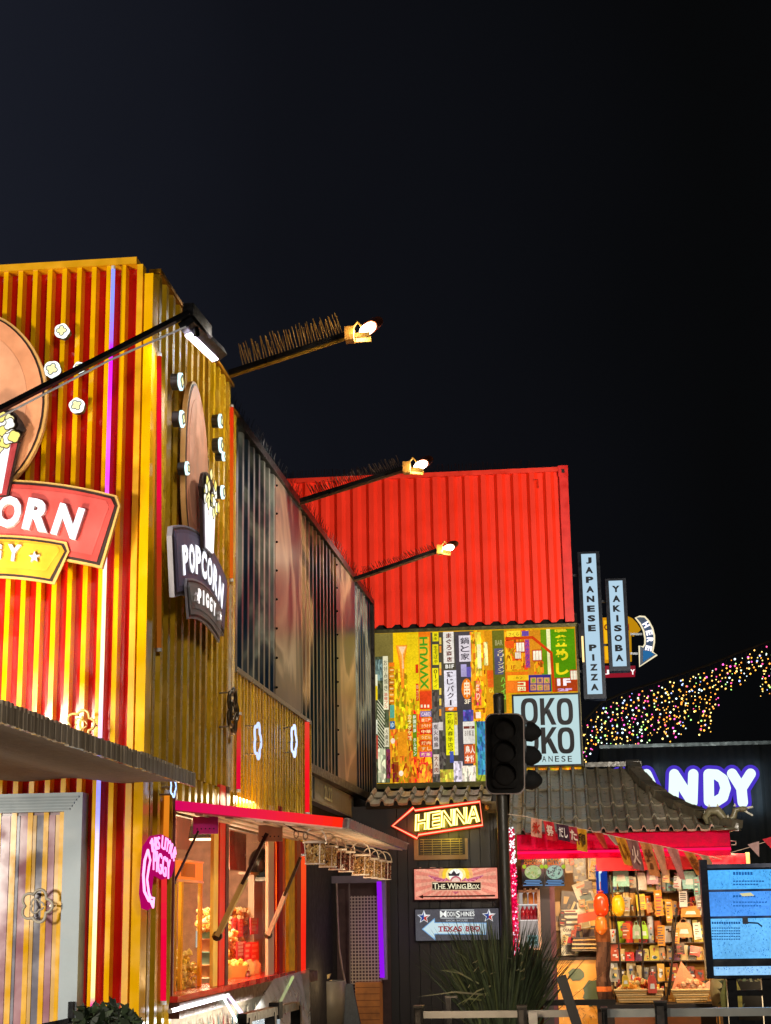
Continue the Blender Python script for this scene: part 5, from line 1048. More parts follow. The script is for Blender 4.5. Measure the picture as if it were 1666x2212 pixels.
# doorway with wire screen, violet tube, brooms and boxes
YD = 17.6; x0, x1, z0, z1 = fx(672, 1892, 836, 2230, YD); ztop_ = z1
dw = thing('side_doorway', 'dim side doorway with wire screen and violet lit frame', 'doorway', ((x0 + x1) / 2, YD, 0))
b = MB(); b.box(x0 - .2, x1, YD - .03, YD + .05, ztop_ - .075, ztop_, '7a6c74', 'paint'); xm = P(822, 2000, Y=YD).x; b.box(xm + .015, x1, YD - .03, YD + .05, P(825, 2116, Y=YD).z, ztop_ - .076, '8a7a98', 'paint'); b.build('frame', dw)
b = MB(); b.box(x0 - .2, x1, YD + .35, YD + .38, 0, ztop_, '5a4844', 'matte'); b.build('back_panel', dw)
b = MB(); xs_ = P(757, 2000, Y=YD + .02).x; b.poly([(xs_, YD + .02, .3), (xm, YD + .02, .3), (xm, YD + .02, P(790, 1935, Y=YD).z), (xs_, YD + .02, P(790, 1935, Y=YD).z)], 'b8a890', 'mesh'); b.box(xs_ - .012, xs_, YD, YD + .03, .3, ztop_ - .08, '6a5c54'); b.build('wire_screen', dw)
b = MB(); p0, p1 = P(819, 1904, Y=YD - .05), P(826, 2112, Y=YD - .05); b.tube([p0, p1], .026, 'a018ff', 'glow0.85', 8); tag(b.build('light_tube'), 'violet light tube on the frame of the dim side doorway', 'light tube')
lamp('POINT', 'violet_glow', P(815, 2010, Y=YD - .3), (0, 0, 0), 1.4, (.55, .1, 1), .2)
b = MB(); p0, p1 = P(684, 1908, Y=YD - .25), P(681, 2095, Y=YD - .25); b.tube([p0, p1], .012, 'e0d8d0', 'gloss', 8); b.tube([p1, P(681, 2240, Y=YD - .25)], .03, 'd8a040', 'paint', 8); tag(b.build('pole'), 'thin white pole with yellow lower sleeve by the doorway', 'pole')
t = thing('broom', 'broom with long bent wooden handle leaning in the doorway', 'broom', P(735, 2230, Y=YD - .2))
b = MB(); b.tube([P(u, v, Y=YD - .2) for u, v in ((727, 1908), (730, 1990), (733, 2050), (740, 2095), (748, 2130))], .011, '9a8478', 'wood', 6); b.build('handle', t); b = MB(); b.prism([(-.06, 0), (.06, 0), (.16, -.5), (-.16, -.5)], P(750, 2125, Y=YD - .2), VX, VZ, -VY, .06, '5a6068', 'fabric'); b.build('head', t)
b = MB(); p = P(712, 2120, Y=YD - .3)
b.lathe([(0, -.55), (.14, -.55), (.17, 0), (.15, .01), (.13, -.3), (0, -.3)], p, '6a6458', 'paint', 16); b.obox(p + Vector((-.14, -.1, -.02)), (.14, 0, .05), (0, .1, 0), (.02, 0, .05), 'e0c890', 'fabric'); b.obox(p + Vector((.0, -.12, -.3)), (.06, 0, .02), (0, .03, 0), (-.02, 0, .3), 'e8d098', 'fabric'); b.obox(p + Vector((-.1, -.15, -.1)), (.1, 0, .03), (0, .1, 0), (0, 0, .03), '1a1614', 'fabric')
tag(b.build('mop_bucket'), 'grey bucket stuffed with pale rags at the foot of the doorway', 'bucket')
b = MB(); fbox(b, 768, 2122, 822, 2300, YD - .2, .25, 'b87840', 'wood'); 
for k in range(7): fbox(b, 769, 2132 + k * 14, 821, 2134 + k * 14, YD - .2035, .003, '8a5428', 'wood')
tag(b.build('wooden_crate'), 'orange brown slatted wooden box in front of the wire screen', 'crate')
lamp('POINT', 'doorway_bulb', P(735, 2120, Y=YD - .9) + VZ * .0, (0, 0, 0), 5, (1, .66, .3), .1)

# ------------------------------------------------------------------ tiled roofs
def tiled(mb, p00, p10, p01, cols, rows, keep, r0=0.0, rise=.035):
    """p00 eave left, p10 eave right, p01 top left; pantiles with a roll at the left of each tile"""
    p00, p10, p01 = map(Vector, (p00, p10, p01)); ex = (p10 - p00) / cols; ey = (p01 - p00) / rows; n_ = ex.cross(ey).normalized()
    if n_.z < 0: n_ = -n_
    prof = [(-.17, .0), (-.13, .55), (-.06, .92), (0, 1), (.06, .92), (.13, .55), (.17, .0), (.3, -.08), (.5, -.14), (.7, -.08), (.83, 0)]
    for r_ in range(rows):
        for c in range(cols):
            if not keep((c + .5) / cols, (r_ + .5) / rows): continue
            base = p00 + ex * (c + .2) + ey * r_; j = random.uniform(-.006, .006); tone = random.choice(['8f8672', '9c937e', '847c6a', 'aaa18c', '958c78', 'bcb4a2' if random.random() < .3 else '8c8470'])
            lo = [base + ex * u + n_ * (h * rise + rise * .55 + j) - ey * .06 for u, h in prof]; hi = [base + ex * u + n_ * (h * rise * .96 + j) + ey * 1.02 for u, h in prof]; lo2 = [q + n_ * -rise * .5 for q in lo]; k = len(prof)
            for i in range(k - 1):
                mb.poly([lo[i], lo[i + 1], hi[i + 1], hi[i]], tone, 'tile'); mb.poly([lo2[i], lo2[i + 1], lo[i + 1], lo[i]], tone, 'tile')
random.seed(9)
ns = thing('noodle_shop', 'small shop with tiled hip roof and glowing red fascia', 'shop', (1.2, 18, 0))
YE, YT = 17.75, 19.6
e0, e1 = P(1095, 1789, Y=YE), P(1592, 1803, Y=YE); ez_ = (e0.z + e1.z) / 2; tz = P(1330, 1660, Y=YT).z; e0.z = e1.z = ez_
ux = P(1364, 1662, Y=YT).x; fx_ = (ux - e0.x) / (e1.x - e0.x)
RV = [1801, 1771, 1741, 1702, 1660]; RYS = [YE + (YT - YE) * i / 4 for i in range(5)]; RZ = [P(1330, v, Y=y).z for v, y in zip(RV, RYS)]; RZ[0] = ez_; RZ[4] = tz
b = MB()
for r4 in range(4):
    tiled(b, (e0.x, RYS[r4], RZ[r4]), (e1.x, RYS[r4], RZ[r4]), (e0.x, RYS[r4 + 1], RZ[r4 + 1]), 17, 1, lambda s, r_: s < 1 - (1 - fx_) * (1 - (1 - (r4 + .45) / 4) ** 1.5), rise=.045)
b.build('roof', ns)
def roofz(r_): i = min(3, int(r_ * 4)); f = r_ * 4 - i; return RZ[i] * (1 - f) + RZ[i + 1] * f
b = MB(); hb_ = []
for i in range(13): r_ = i / 12; hb_.append((r_, 1 - (1 - fx_) * (1 - (1 - r_) ** 1.5)))
def roofz(r_): i = min(3, int(r_ * 4)); f = r_ * 4 - i; return RZ[i] * (1 - f) + RZ[i + 1] * f
for (r0_, s0), (r1_, s1) in zip(hb_, hb_[1:]): b.poly([(e0.x, YE + (YT - YE) * r0_, roofz(r0_) - .012), (e0.x + (e1.x - e0.x) * s0, YE + (YT - YE) * r0_, roofz(r0_) - .012), (e0.x + (e1.x - e0.x) * s1, YE + (YT - YE) * r1_, roofz(r1_) - .012), (e0.x, YE + (YT - YE) * r1_, roofz(r1_) - .012)], '7a7462', 'tile')
b.build('roof_deck', ns)
# hip ridge with mortar caps
b = MB(); pts = []
for i in range(13):
    r_ = i / 12; s = 1 - (1 - fx_) * (1 - (1 - r_) ** 1.5); pts.append(Vector((e0.x + (e1.x - e0.x) * s + .01, YE + (YT - YE) * r_, roofz(r_) + .05)))
for i in range(12):
    d = pts[i + 1] - pts[i]; b.bar(pts[i] - d * .03, pts[i + 1] + d * .03 + VZ * .0, .15 + .01 * (i % 2), .085 + .014 * (i % 2), ('6a6456', '7a7262', '5c574c')[i % 3], 'tile')
b.box(P(1264, 1650, Y=YT).x, ux + .12, YT - .06, YT + .05, tz + .02, tz + .075, '3c3830', 'tile'); b.box(e1.x - .07, e1.x + .02, YE - .02, YE + .08, ez_ - .02, ez_ + .06, '5a5446', 'tile'); b.build('hip_ridge', ns)
# far slope of the hip (seen from the side)
b = MB()
for q0, q1 in zip(pts, pts[1:]): b.poly([q0 - VZ * .05, (q0.x, YT + 1.5, q0.z - .05), (q1.x, YT + 1.5, q1.z - .05), q1 - VZ * .05], '7a7462', 'tile')
b.build('far_slope', ns)
# lower strip of tiles over the black wall
lz0 = P(930, 1737, Y=18.1).z; lz1 = P(930, 1690, Y=18.9).z
le0, le1 = P(790, 1737, Y=18.1), P(1060, 1737, Y=18.1)
b = MB(); tiled(b, (le0.x, 18.1, lz0), (le1.x, 18.1, lz0), (le0.x, 18.75, lz0 + .20), 9, 2, lambda s, r_: True, rise=.05); b.box(le0.x, le1.x, 18.15, 18.7, lz0 - .03, lz0 - .002, '2a2822', 'matte'); tag(b.build('porch_roof'), 'narrow strip of grey pantiles under the mural and above the black wall', 'roof')
# red fascia and its lights
fx0, fx1 = P(1117, 1825, Y=YE + .05).x, P(1578, 1825, Y=YE + .05).x; fz0, fz1 = P(1340, 1852, Y=YE + .05).z, P(1340, 1803, Y=YE + .05).z
b = MB(); b.box(fx0, fx1, YE + .05, YE + .12, fz0, fz1 + .03, 'b80040', 'matte'); b.box(fx0, fx1, YE + .13, YE + .2, fz1 - .1, fz1 + .05, '3a0810', 'matte'); b.box(fx0 + .9, fx1 + .02, YE + .14, YE + 1.6, fz0 + .05, fz0 + .07, '7a0a14', 'matte'); b.box(fx0 + .85, fx1, YE + .85, YE + .9, fz0 - .12, fz0 + .05, '8a0814', 'matte')
b.box(fx1 - .35, fx1 + .2, YE + .5, YE + .56, fz0 - .10, fz0 + .03, '9a0c18', 'gloss'); b.box(fx1 + .2, fx1 + .24, YE + .49, YE + .57, fz0 - .11, fz0 + .04, 'e0c080', 'paint'); b.build('fascia', ns)
b = MB(); zl = P(1340, 1838, Y=YE).z; b.tube([(fx0, YE + .03, zl), (fx1, YE + .03, zl)], .014, 'ff1050', 'glow1.5', 8); b.build('fascia_light', ns)
lamp('AREA', 'fascia_glow', ((fx0 + fx1) / 2, YE - .14, fz0 - .05), ((fx0 + fx1) / 2, YE + .1, fz1 - .05), 5, (1, .01, .10), 2.3, sy=.04)
b = MB(); b.tube([P(u, v, Y=YE + .04) for u, v in ((1578, 1816), (1590, 1817), (1590, 1825), (1580, 1825))], .008, 'b8b0a0', 'metal', 5); b.build('bracket', ns)
# back wall, side wall, counter of the shop
YBK = 19.3; bx0_, bx1_ = P(1118, 2000, Y=YBK).x, P(1540, 2000, Y=YBK).x
b = MB(); b.box(bx0_ - .1, bx1_ + .05, YBK, YBK + .1, 0, 2.55, '5e4226', 'matte'); b.box(bx0_ - .14, bx0_ - .1, YE + .2, YBK, 0, 2.5, '4a3a34', 'matte'); b.build('back_wall', ns)
b = MB(); b.box(bx0_ - .14, bx1_ + .2, YE + .62, YBK + .1, 2.54, 2.58, '6a4a30', 'matte'); b.build('ceiling', ns)
b = MB(); px0, px1 = P(1190, 2000, Y=18.9).x, P(1203, 2000, Y=18.9).x
for u0, u1, c in ((1168, 1190, '1e1216'), (1190, 1201, '4a1420')): b.box(P(u0, 2000, Y=18.9).x, P(u1, 2000, Y=18.9).x, 18.9, 18.95, .3, 2.5, c)
zc_ = P(1290, 2067, Y=18.9).z; b.box(bx0_, P(1295, 2000, Y=18.9).x, 18.85, 19.3, zc_ - .03, zc_, '2a1a14', 'wood'); b.build('counter', ns)
b = MB(); fbox(b, 1206, 2070, 1293, 2240, 18.88, .05, 'd8963a', 'paint'); b.build('orange_panel', ns)
for pts_, c in (((1240, 2098), (1262, 2125)), '4a5a48'), : pass
b = MB(); random.seed(6)
for cu, cv, ru, rv in ((1245, 2105, 17, 13), (1300 - 18, 2145, 21, 27)):
    for k in range(1): b.prism([(ru * .0053 * math.cos(a * .39) * (1 + .12 * math.sin(a * 3)), rv * .0053 * math.sin(a * .39) * (1 + .1 * math.cos(a * 2.3))) for a in range(16)], P(cu, cv, Y=18.878), VX, VZ, -VY, .004, '46543e', 'paint')
for i in range(70): u, v = random.uniform(1210, 1290), random.uniform(2135, 2205); p = P(u, v, Y=18.8775); b.bar(p, p + VX * random.uniform(-.05, .05) + VZ * random.uniform(-.05, .05), .004, .003, random.choice(['8a5a28', '5a4a30', 'f0c880', 'c83818']), 'paint', up=VY)
tag(b.build('drawn_poster'), 'painted orange panel with dark green round leaves beside the plant', 'poster')

# post with sequin like pink lights
yp = 17.7; t = thing('lit_post', 'white corner post wrapped in sparkling pink and white lights', 'light post', P(1112, 2060, Y=yp))
b = MB(); fbox(b, 1092, 1788, 1103, 2080, yp + .02, .06, '8a8078', 'paint'); b.build('post', t)
b = MB(); b.tube([P(1105, 1790, Y=yp), P(1116, 2064, Y=yp)], .03, 'e00840', 'glow0.8', 8); b.build('pink_tube', t)
b = MB(); random.seed(12)
for i in range(230):
    f = random.random(); u = 1105 + 11 * f + random.uniform(-5, 7); p = P(u, 1788 + 276 * f, Y=yp - .03); r_ = random.uniform(.006, .013)
    c = 'f4fcff' if f < .28 else random.choice(['ff6a98', 'ff2060', 'ffe0f0', 'ff1048'])
    b.ball(p, r_, c, 'glow1.3', 1, .2)
b.build('sparkle', t)
b = MB(); b.ball(P(1117, 2078, Y=yp - .02), .022, 'e0f4ff', 'glow2', 1); b.build('end_bulb', t)
lamp('POINT', 'post_glow', P(1118, 1950, Y=yp - .25), (0, 0, 0), 2.2, (1, .12, .3), .2)

# menu boards
def menu(u0, v0, u1, v1, l1, l2, food, label):
    Y = 18.3; t = thing('menu_screen', label, 'menu screen', P((u0 + u1) / 2, v1, Y=Y), 'two black menu screens under the fascia'); mb = MB(); fbox(mb, u0, v0, u1, v1, Y, .04, '08090d', 'gloss'); mb.build('screen', t)
    mb = MB(); ftext(mb, 'Okonomiyaki', u0 + 7, v0 + 2, u1 - 7, v0 + 8, Y - .003, '70b8f0', 'glow0.8'); ftext(mb, l1, u0 + 4, v0 + 9, u1 - 5, v0 + 16, Y - .003, 'f08038', 'glow0.9', 0, .03); ftext(mb, l2, u0 + 5, v0 + 17, u1 - 6, v0 + 24, Y - .003, 'f08038', 'glow0.9', 0, .03)
    for k in range(4): wd = (34, 40, 30, 44)[k]; fbox(mb, (u0 + u1) / 2 - wd / 2.1, v0 + 57 + k * 3.4, (u0 + u1) / 2 + wd / 2.1, v0 + 59 + k * 3.4, Y - .003, .002, '78a8e0', 'glow0.7')
    mb.build('lettering', t); mb = MB(); cu, cv = (u0 + u1) / 2, v0 + 40; random.seed(int(u0))
    mb.poly([P(cu + 18 * math.cos(a * .26), cv + 15 * math.sin(a * .26), Y=Y - .004) for a in range(24)], food[0], 'glow0.75')
    for i in range(60): a, r_ = random.uniform(0, 6.28), random.random() ** .5; p = P(cu + 16 * r_ * math.cos(a), cv + 13 * r_ * math.sin(a), Y=Y - .005 - i * .0001); mb.poly([p + VX * random.uniform(.004, .018) * math.cos(k) + VZ * random.uniform(.004, .018) * math.sin(k) for k in range(6)], random.choice(food), 'glow0.75')
    for du in (-19, 19): mb.poly([P(cu + du + 4.5 * math.cos(a * .5), cv - 12 + 4.5 * math.sin(a * .5), Y=Y - .0045) for a in range(12)], 'b8d838', 'glow0.8')
    mb.build('food_picture', t)
menu(1127, 1844, 1176, 1914, 'TERIYAKI', 'CHICKEN', ['c8d890', 'b0c070', 'd8c880', '98b068', 'e0e0b0'], 'left black menu screen headed TERIYAKI CHICKEN')
menu(1178, 1844, 1219, 1914, 'PORK', 'BELLY', ['b8d8c0', '6a5058', '88a898', '584048', 'd0e0d0'], 'right black menu screen headed PORK BELLY')
# drinks fridge
YG = 18.75; t = thing('drinks_fridge', 'small pale framed drinks fridge with lit shelves behind the pink post', 'fridge', P(1143, 2050, Y=YG)); x0, x1, z0, z1 = fx(1118, 1922, 1168, 2052, YG)
b = MB(); b.box(x0, x1, YG, YG + .35, z0, z0 + .02, 'b08a78'); b.box(x0, x0 + .02, YG, YG + .35, z0, z1, 'b08a78'); b.box(x1 - .03, x1, YG - .01, YG + .35, z0, z1, 'd0a890'); b.box(x0, x1, YG, YG + .35, z1 - .03, z1, 'd0a890'); b.box(x0, x1, YG + .33, YG + .35, z0, z1, 'd8c8c0', 'glow0.6'); zs = P(1140, 1953, Y=YG).z; zs2 = P(1140, 1987, Y=YG).z
for z in (zs, zs2): b.box(x0 + .02, x1 - .03, YG + .02, YG + .33, z - .01, z, 'f8ece4', 'glow0.9')
b.build('cabinet', t)
def bottle(x, y, z, h, c, cap, label, grp):
    mb = MB(); r_ = h * .17; mb.lathe([(0, 0), (r_, 0), (r_, h * .62), (r_ * .4, h * .82), (r_ * .4, h), (0, h)], (x, y, z), c, 'gloss', 12); mb.lathe([(r_ * .5, h * .9), (r_ * .5, h * 1.03), (0, h * 1.03)], (x, y, z), cap, 'paint', 10); o_ = mb.build('bottle'); tag(o_, label, 'bottle', grp)
for k in range(3): bottle(x0 + .09 + k * .065, YG + .12, zs, .17, ['9a7a48', 'e07a28', 'f09038'][k], 'f4e8d8', ('brown', 'deep orange', 'light orange')[k] + ' drink bottle on the upper fridge shelf', 'bottles in the drinks fridge')
for k in range(4): bottle(x0 + .06 + k * .048, YG + .1, zs2, .165, 'a01828', 'c8dcf0', 'dark red drink bottle with pale cap on the lower fridge shelf', 'bottles in the drinks fridge')
b = MB(); fbox(b, 1140, 2020, 1163, 2042, YG - .1, .02, 'bfe8e4', 'glow0.5'); 
for k in range(6): fbox(b, 1142 + (k % 3) * 7, 2023 + (k // 3) * 9, 1146 + (k % 3) * 7, 2030 + (k // 3) * 9, YG - .104, .003, '4a8078', 'glow0.4')
tag(b.build('price_card'), 'small pale green lit price card below the drinks fridge', 'sign')

# posters pasted on the wall
def poster(u0, v0, u1, v1, label, base, marks, rot=0, Y=19.28, text=None):
    c = ((u0 + u1) / 2, (v0 + v1) / 2); x0, x1, z0, z1 = fx(u0, v0, u1, v1, Y); o_ = Vector(((x0 + x1) / 2, Y, (z0 + z1) / 2)); ex = VX * math.cos(rot) + VZ * math.sin(rot); ey = VZ * math.cos(rot) - VX * math.sin(rot); w_, h_ = x1 - x0, z1 - z0
    mb = MB(); mb.obox(o_ - ex * w_ / 2 - ey * h_ / 2, ex * w_, ey * h_, -VY * .006, base, 'paint')
    for i, (a, b2, c2, d, cc) in enumerate(marks): mb.poly([o_ + ex * w_ * (p_ - .5) + ey * h_ * (q_ - .5) - VY * (.007 + .0007 * i) for p_, q_ in ((a, b2), (c2, b2), (c2, d), (a, d))], cc, 'paint')
    if text: mb.text(text[0], o_ + ey * h_ * text[1] - VY * .013, ex, ey, -VY, w_ * .7, h_ * text[2], text[3], 'paint', 0, .02)
    return tag(mb.build('poster'), label, 'poster', 'posters pasted inside the noodle shop')
CRM = 'f0e0b8'; ORD_ = ['first', 'second', 'third', 'fourth', 'fifth', 'sixth', 'seventh', 'eighth', 'ninth', 'tenth', 'eleventh', 'twelfth', 'thirteenth', 'fourteenth', 'fifteenth', 'sixteenth']
poster(1220, 1838, 1236, 1886, 'brown poster strip just right of the menu screens', '9a7a4a', [(.1, .1, .9, .4, '5a4434'), (.4, .5, .9, .95, 'e0c890'), (.1, .6, .3, .9, '4a3a30')], .02)
poster(1238, 1842, 1266, 1905, 'dark brown poster covered in cream heart shapes', '4a3c34', [(.12, .78, .34, .88, CRM), (.55, .82, .8, .92, CRM), (.1, .5, .35, .6, CRM), (.5, .55, .78, .66, CRM), (.3, .3, .55, .4, CRM), (.65, .2, .85, .3, CRM), (.1, .1, .35, .2, CRM)])
poster(1270, 1846, 1290, 1900, 'narrow tan poster with brown lines under the fascia', 'b8924e', [(.1, .1, .3, .9, '6a4c30'), (.5, .2, .8, .5, '7a5a38')], -.03, 19.27)
poster(1245, 1905, 1292, 1940, 'yellow leaning poster with brown food below the hearts', 'dca848', [(.1, .1, .8, .5, 'b07a28'), (.5, .6, .9, .8, '7a5020')], -.08, 19.266)
poster(1244, 1812 + 92, 1282, 1960, 'cream tilted poster with a red half dome over grey green waves', 'f4e6c4', [(.18, .1, .85, .5, '4e5c52'), (.35, .5, .72, .7, 'd03020'), (.25, .2, .8, .26, '8a968a'), (.2, .8, .8, .88, 'c07048')], .34, 19.24)
poster(1212, 1925, 1242, 1965, 'dark speckled poster at the left of the poster wall', '4e3e30', [(.2, .3, .6, .7, 'b08a50'), (.5, .1, .9, .3, '8a6a40')], -.1, 19.262)
poster(1222, 1935, 1245, 1985, 'dark tilted poster with cream brush letters', '3a3028', [(.55, .2, .75, .8, 'd8bc80'), (.2, .4, .4, .6, '7a6244')], -.45, 19.255)
poster(1250, 1948, 1272, 2005, 'pale yellow poster with small orange ball and grey hill', 'f4e6c4', [(.2, .1, .9, .3, '9a8a68'), (.5, .75, .7, .88, 'c88838'), (.1, .05, .9, .12, 'b8a070')], .12, 19.25)
poster(1190, 1948, 1212, 2010, 'brown poster with curled dark lines beside the fridge', '9a7440', [(.2, .1, .35, .9, '4a3424'), (.5, .3, .8, .5, '5a4430')], .04, 19.27)
poster(1214, 1965, 1252, 2016, 'cream fish poster with dark fish one above another', 'f4e6c4', [(.1, .75, .9, .86, '4a3830'), (.15, .52, .9, .63, '3e322c'), (.1, .3, .95, .42, '4a4038'), (.2, .9, .8, .96, '8a3828')], 0, 19.245)
poster(1212, 2000, 1248, 2064, 'cream poster lettered OSAKA with a red and black tower panel', 'f4e6c4', [(.25, .05, .8, .72, '6e665e'), (.35, .42, .7, .62, 'c0242c'), (.35, .12, .7, .36, '24201e')], 0, 19.24, ('OSAKA', .36, .1, '4a3a30'))
poster(1252, 1985, 1294, 2040, 'yellow poster with dark printed bowl beside the fish poster', 'd8a850', [(.2, .3, .85, .6, '6a4a34'), (.1, .65, .9, .72, '3a2c24'), (.3, .12, .9, .2, '8a6438')], 0, 19.265)
poster(1268, 1945, 1296, 1985, 'newsprint poster crowded with dark blocks of print', 'c8a868', [(.1, .1, .45, .4, '5a4630'), (.5, .1, .95, .45, '4a3a2c'), (.1, .55, .9, .85, '6a5438')], .03, 19.235)
poster(1288 - 45, 2008, 1262, 2055, 'black menu sheet with cream edge next to the bowl poster', '2e2620', [(.6, .1, .9, .9, 'e0b868')], .08, 19.23)
random.seed(77)
for i in range(16):
    u, v = random.uniform(1208, 1290), 1846 + i * 13.2; wd, ht = random.uniform(9, 17), random.uniform(12, 22); cn = random.choice(['cream', 'sand', 'amber', 'white', 'rust', 'dark brown', 'tan'])
    poster(u - wd / 2, v - ht / 2, u + wd / 2, v + ht / 2, f'small {cn} card pasted on the poster wall, {ORD_[i]} from the top', {'cream': 'f0e4c4', 'sand': 'd8b878', 'amber': 'f0b038', 'white': 'f0ece4', 'rust': 'b8481c', 'dark brown': '4a3024', 'tan': 'b88a48'}[cn], [(random.uniform(.1, .4), k * .2 + .1, random.uniform(.55, .9), k * .2 + random.uniform(.16, .26), random.choice(['5a4434', 'b83820', '3a3028', 'd8c090', '4a5a50'])) for k in range(4)], random.uniform(-.3, .3), 19.222 - i * .0015)
b = MB(); p = P(1268, 1985, Y=18.95); b.obox(p + Vector((-.11, 0, -.05)), (.22, 0, .04), (0, .02, 0), (.01, 0, .10), 'a03a1c', 'paint'); tag(b.build('wooden_plaque'), 'tilted red brown plaque among the posters', 'plaque')
b = MB(); p = P(1268, 2058, Y=18.95); 
for k in range(7): b.obox(p + Vector((-.17 + k * .004, .02 * k % .05, .02 + k * .022)), (.34 - .01 * k, 0, .004 * (k % 3 - 1)), (0, .2, 0), (0, 0, .016), ['5a4a3a', 'd8b070', '4a3c34', 'e8c890', '6a4434', 'c89858', '3e3430'][k], 'paint')
tag(b.build('magazine_stack'), 'stack of dark and tan packets on the dark counter shelf', 'stack')

# goods racks at the right of the shop
rk = thing('goods_rack', 'dark metal wall rack crowded with packets behind the rail', 'rack', P(1400, 2180, Y=19.2))
b = MB()
for u in (1316, 1372, 1420, 1470, 1530): p = P(u, 1860, Y=19.1); b.box(p.x - .01, p.x + .01, 19.1, 19.12, .3, 2.45, '3a2c20', 'metal')
for v in (1878, 1926, 1978, 2036, 2075, 2120): p = P(1400, v, Y=19.0); b.box(P(1316, v, Y=19.1).x, P(1532, v, Y=19.1).x, 18.95, 19.2, p.z - .012, p.z, '4a3828', 'metal')
b.build('shelf_frame', rk)
b = MB(); b.box(P(1310, 1850, Y=19.2).x, P(1534, 1850, Y=19.2).x, 19.2, 19.22, .2, 2.5, 'b07830', 'matte'); b.build('back_panel', rk)
COLS = {'orange': 'e8982a', 'amber': 'f0b038', 'deep orange': 'd8681c', 'yellow': 'f0d040', 'rust': 'b8481c', 'tan': 'b88a48', 'sand': 'd8b878', 'cream': 'e8dcc0', 'mint': 'a8d8c8', 'white': 'f0ece4', 'sea green': '78a898', 'pale pink': 'e8c0b8', 'dark brown': '4a3024', 'red': 'c82c20', 'teal': '3c7880', 'lime': 'a8c838', 'plum': '6a3450', 'grey': '9a9488'}
TOPC = ['white', 'mint', 'cream', 'sea green', 'pale pink', 'grey', 'yellow', 'teal']; MIDC = ['orange', 'amber', 'yellow', 'sand', 'cream', 'deep orange', 'tan', 'red', 'white', 'dark brown', 'lime']; LOWC = ['tan', 'sand', 'dark brown', 'rust', 'cream', 'plum', 'amber', 'grey']
random.seed(31); gg = 'packets on the goods rack'
ORD = ['first', 'second', 'third', 'fourth', 'fifth', 'sixth', 'seventh', 'eighth', 'ninth', 'tenth', 'eleventh', 'twelfth', 'thirteenth', 'fourteenth', 'fifteenth', 'sixteenth', 'seventeenth']
shelf = ((1878, 30, TOPC, 'top'), (1926, 44, TOPC + MIDC[:3], 'second'), (1978, 48, MIDC, 'third'), (2036, 54, MIDC, 'fourth'), (2075, 34, MIDC + LOWC, 'fifth'), (2120, 40, LOWC, 'bottom'))
for v, hp, kinds, nm in shelf:
    u = 1318; n_ = 0
    while u < 1522:
        wd = random.uniform(11, 22); cn = random.choice(kinds); c = COLS[cn]; h_ = hp * random.uniform(.5, 1.0); Y = 18.97 + random.uniform(-.04, .05)
        x0, x1, _, _ = fx(u, v - h_, u + wd - .6, v, Y); z0 = P(1400, v, Y=19.0).z + .001; z1 = z0 + h_ * .0054; t = MB(); form = random.choice(('box', 'pouch', 'cup', 'pouch', 'box'))
        W, Hh = x1 - x0, z1 - z0; lean = random.uniform(-.02, .02)
        if form == 'cup': t.lathe([(0, 0), (W * .38, 0), (W * .48, Hh * .92), (W * .5, Hh), (W * .44, Hh)], ((x0 + x1) / 2, Y + W * .5, z0), c, 'gloss', 12); fy = Y + W * .06
        elif form == 'pouch':
            pts = [(W * .06, 0), (W * .94, 0), (W, Hh * .12), (W * .93, Hh * .5), (W * .98, Hh * .9), (W * .96 + lean, Hh), (W * .04 + lean, Hh), (W * .02, Hh * .9), (W * .07, Hh * .5), (0, Hh * .12)]; t.prism(pts, (x0, Y + .06, z0), VX, VZ, -VY, .06, c, 'gloss'); fy = Y
        else: t.obox((x0, Y, z0), (W, random.uniform(-.01, .02), 0), (0, .1, 0), (lean, 0, Hh), c, 'paint'); fy = Y - .012
        for k in range(random.randint(3, 6)):
            a = random.uniform(.12, .6); q_ = random.uniform(.08, .75); a2 = min(.88, a + random.uniform(.15, .45)); q2 = min(.92, q_ + random.uniform(.04, .2)); cc = random.choice(['5a3420', 'f8f0dc', 'c02818', '2a2a30', 'f0d060', '3a5a50', 'e87820', '3a4a80', 'f0f0f0'])
            pk = [(a, q_), (a2, q_), (a2, q2), (a, q2)] if random.random() < .6 else [((a + a2) / 2 + (a2 - a) / 2 * math.cos(i * .7854), (q_ + q2) / 2 + (q2 - q_) * .8 * math.sin(i * .7854)) for i in range(8)]
            t.poly([(x0 + W * i + lean * j, fy - .002 - .0007 * k, z0 + Hh * j) for i, j in pk], cc, 'paint')
        tag(t.build('packet'), f'{cn} {dict(box="boxed packet", pouch="pouch", cup="round tub")[form]}, {ORD[min(n_, 16)]} from the left on the {nm} shelf of the goods rack', 'packet', gg); u += wd; n_ += 1
gh = 'cards and bags hanging over the goods rack'
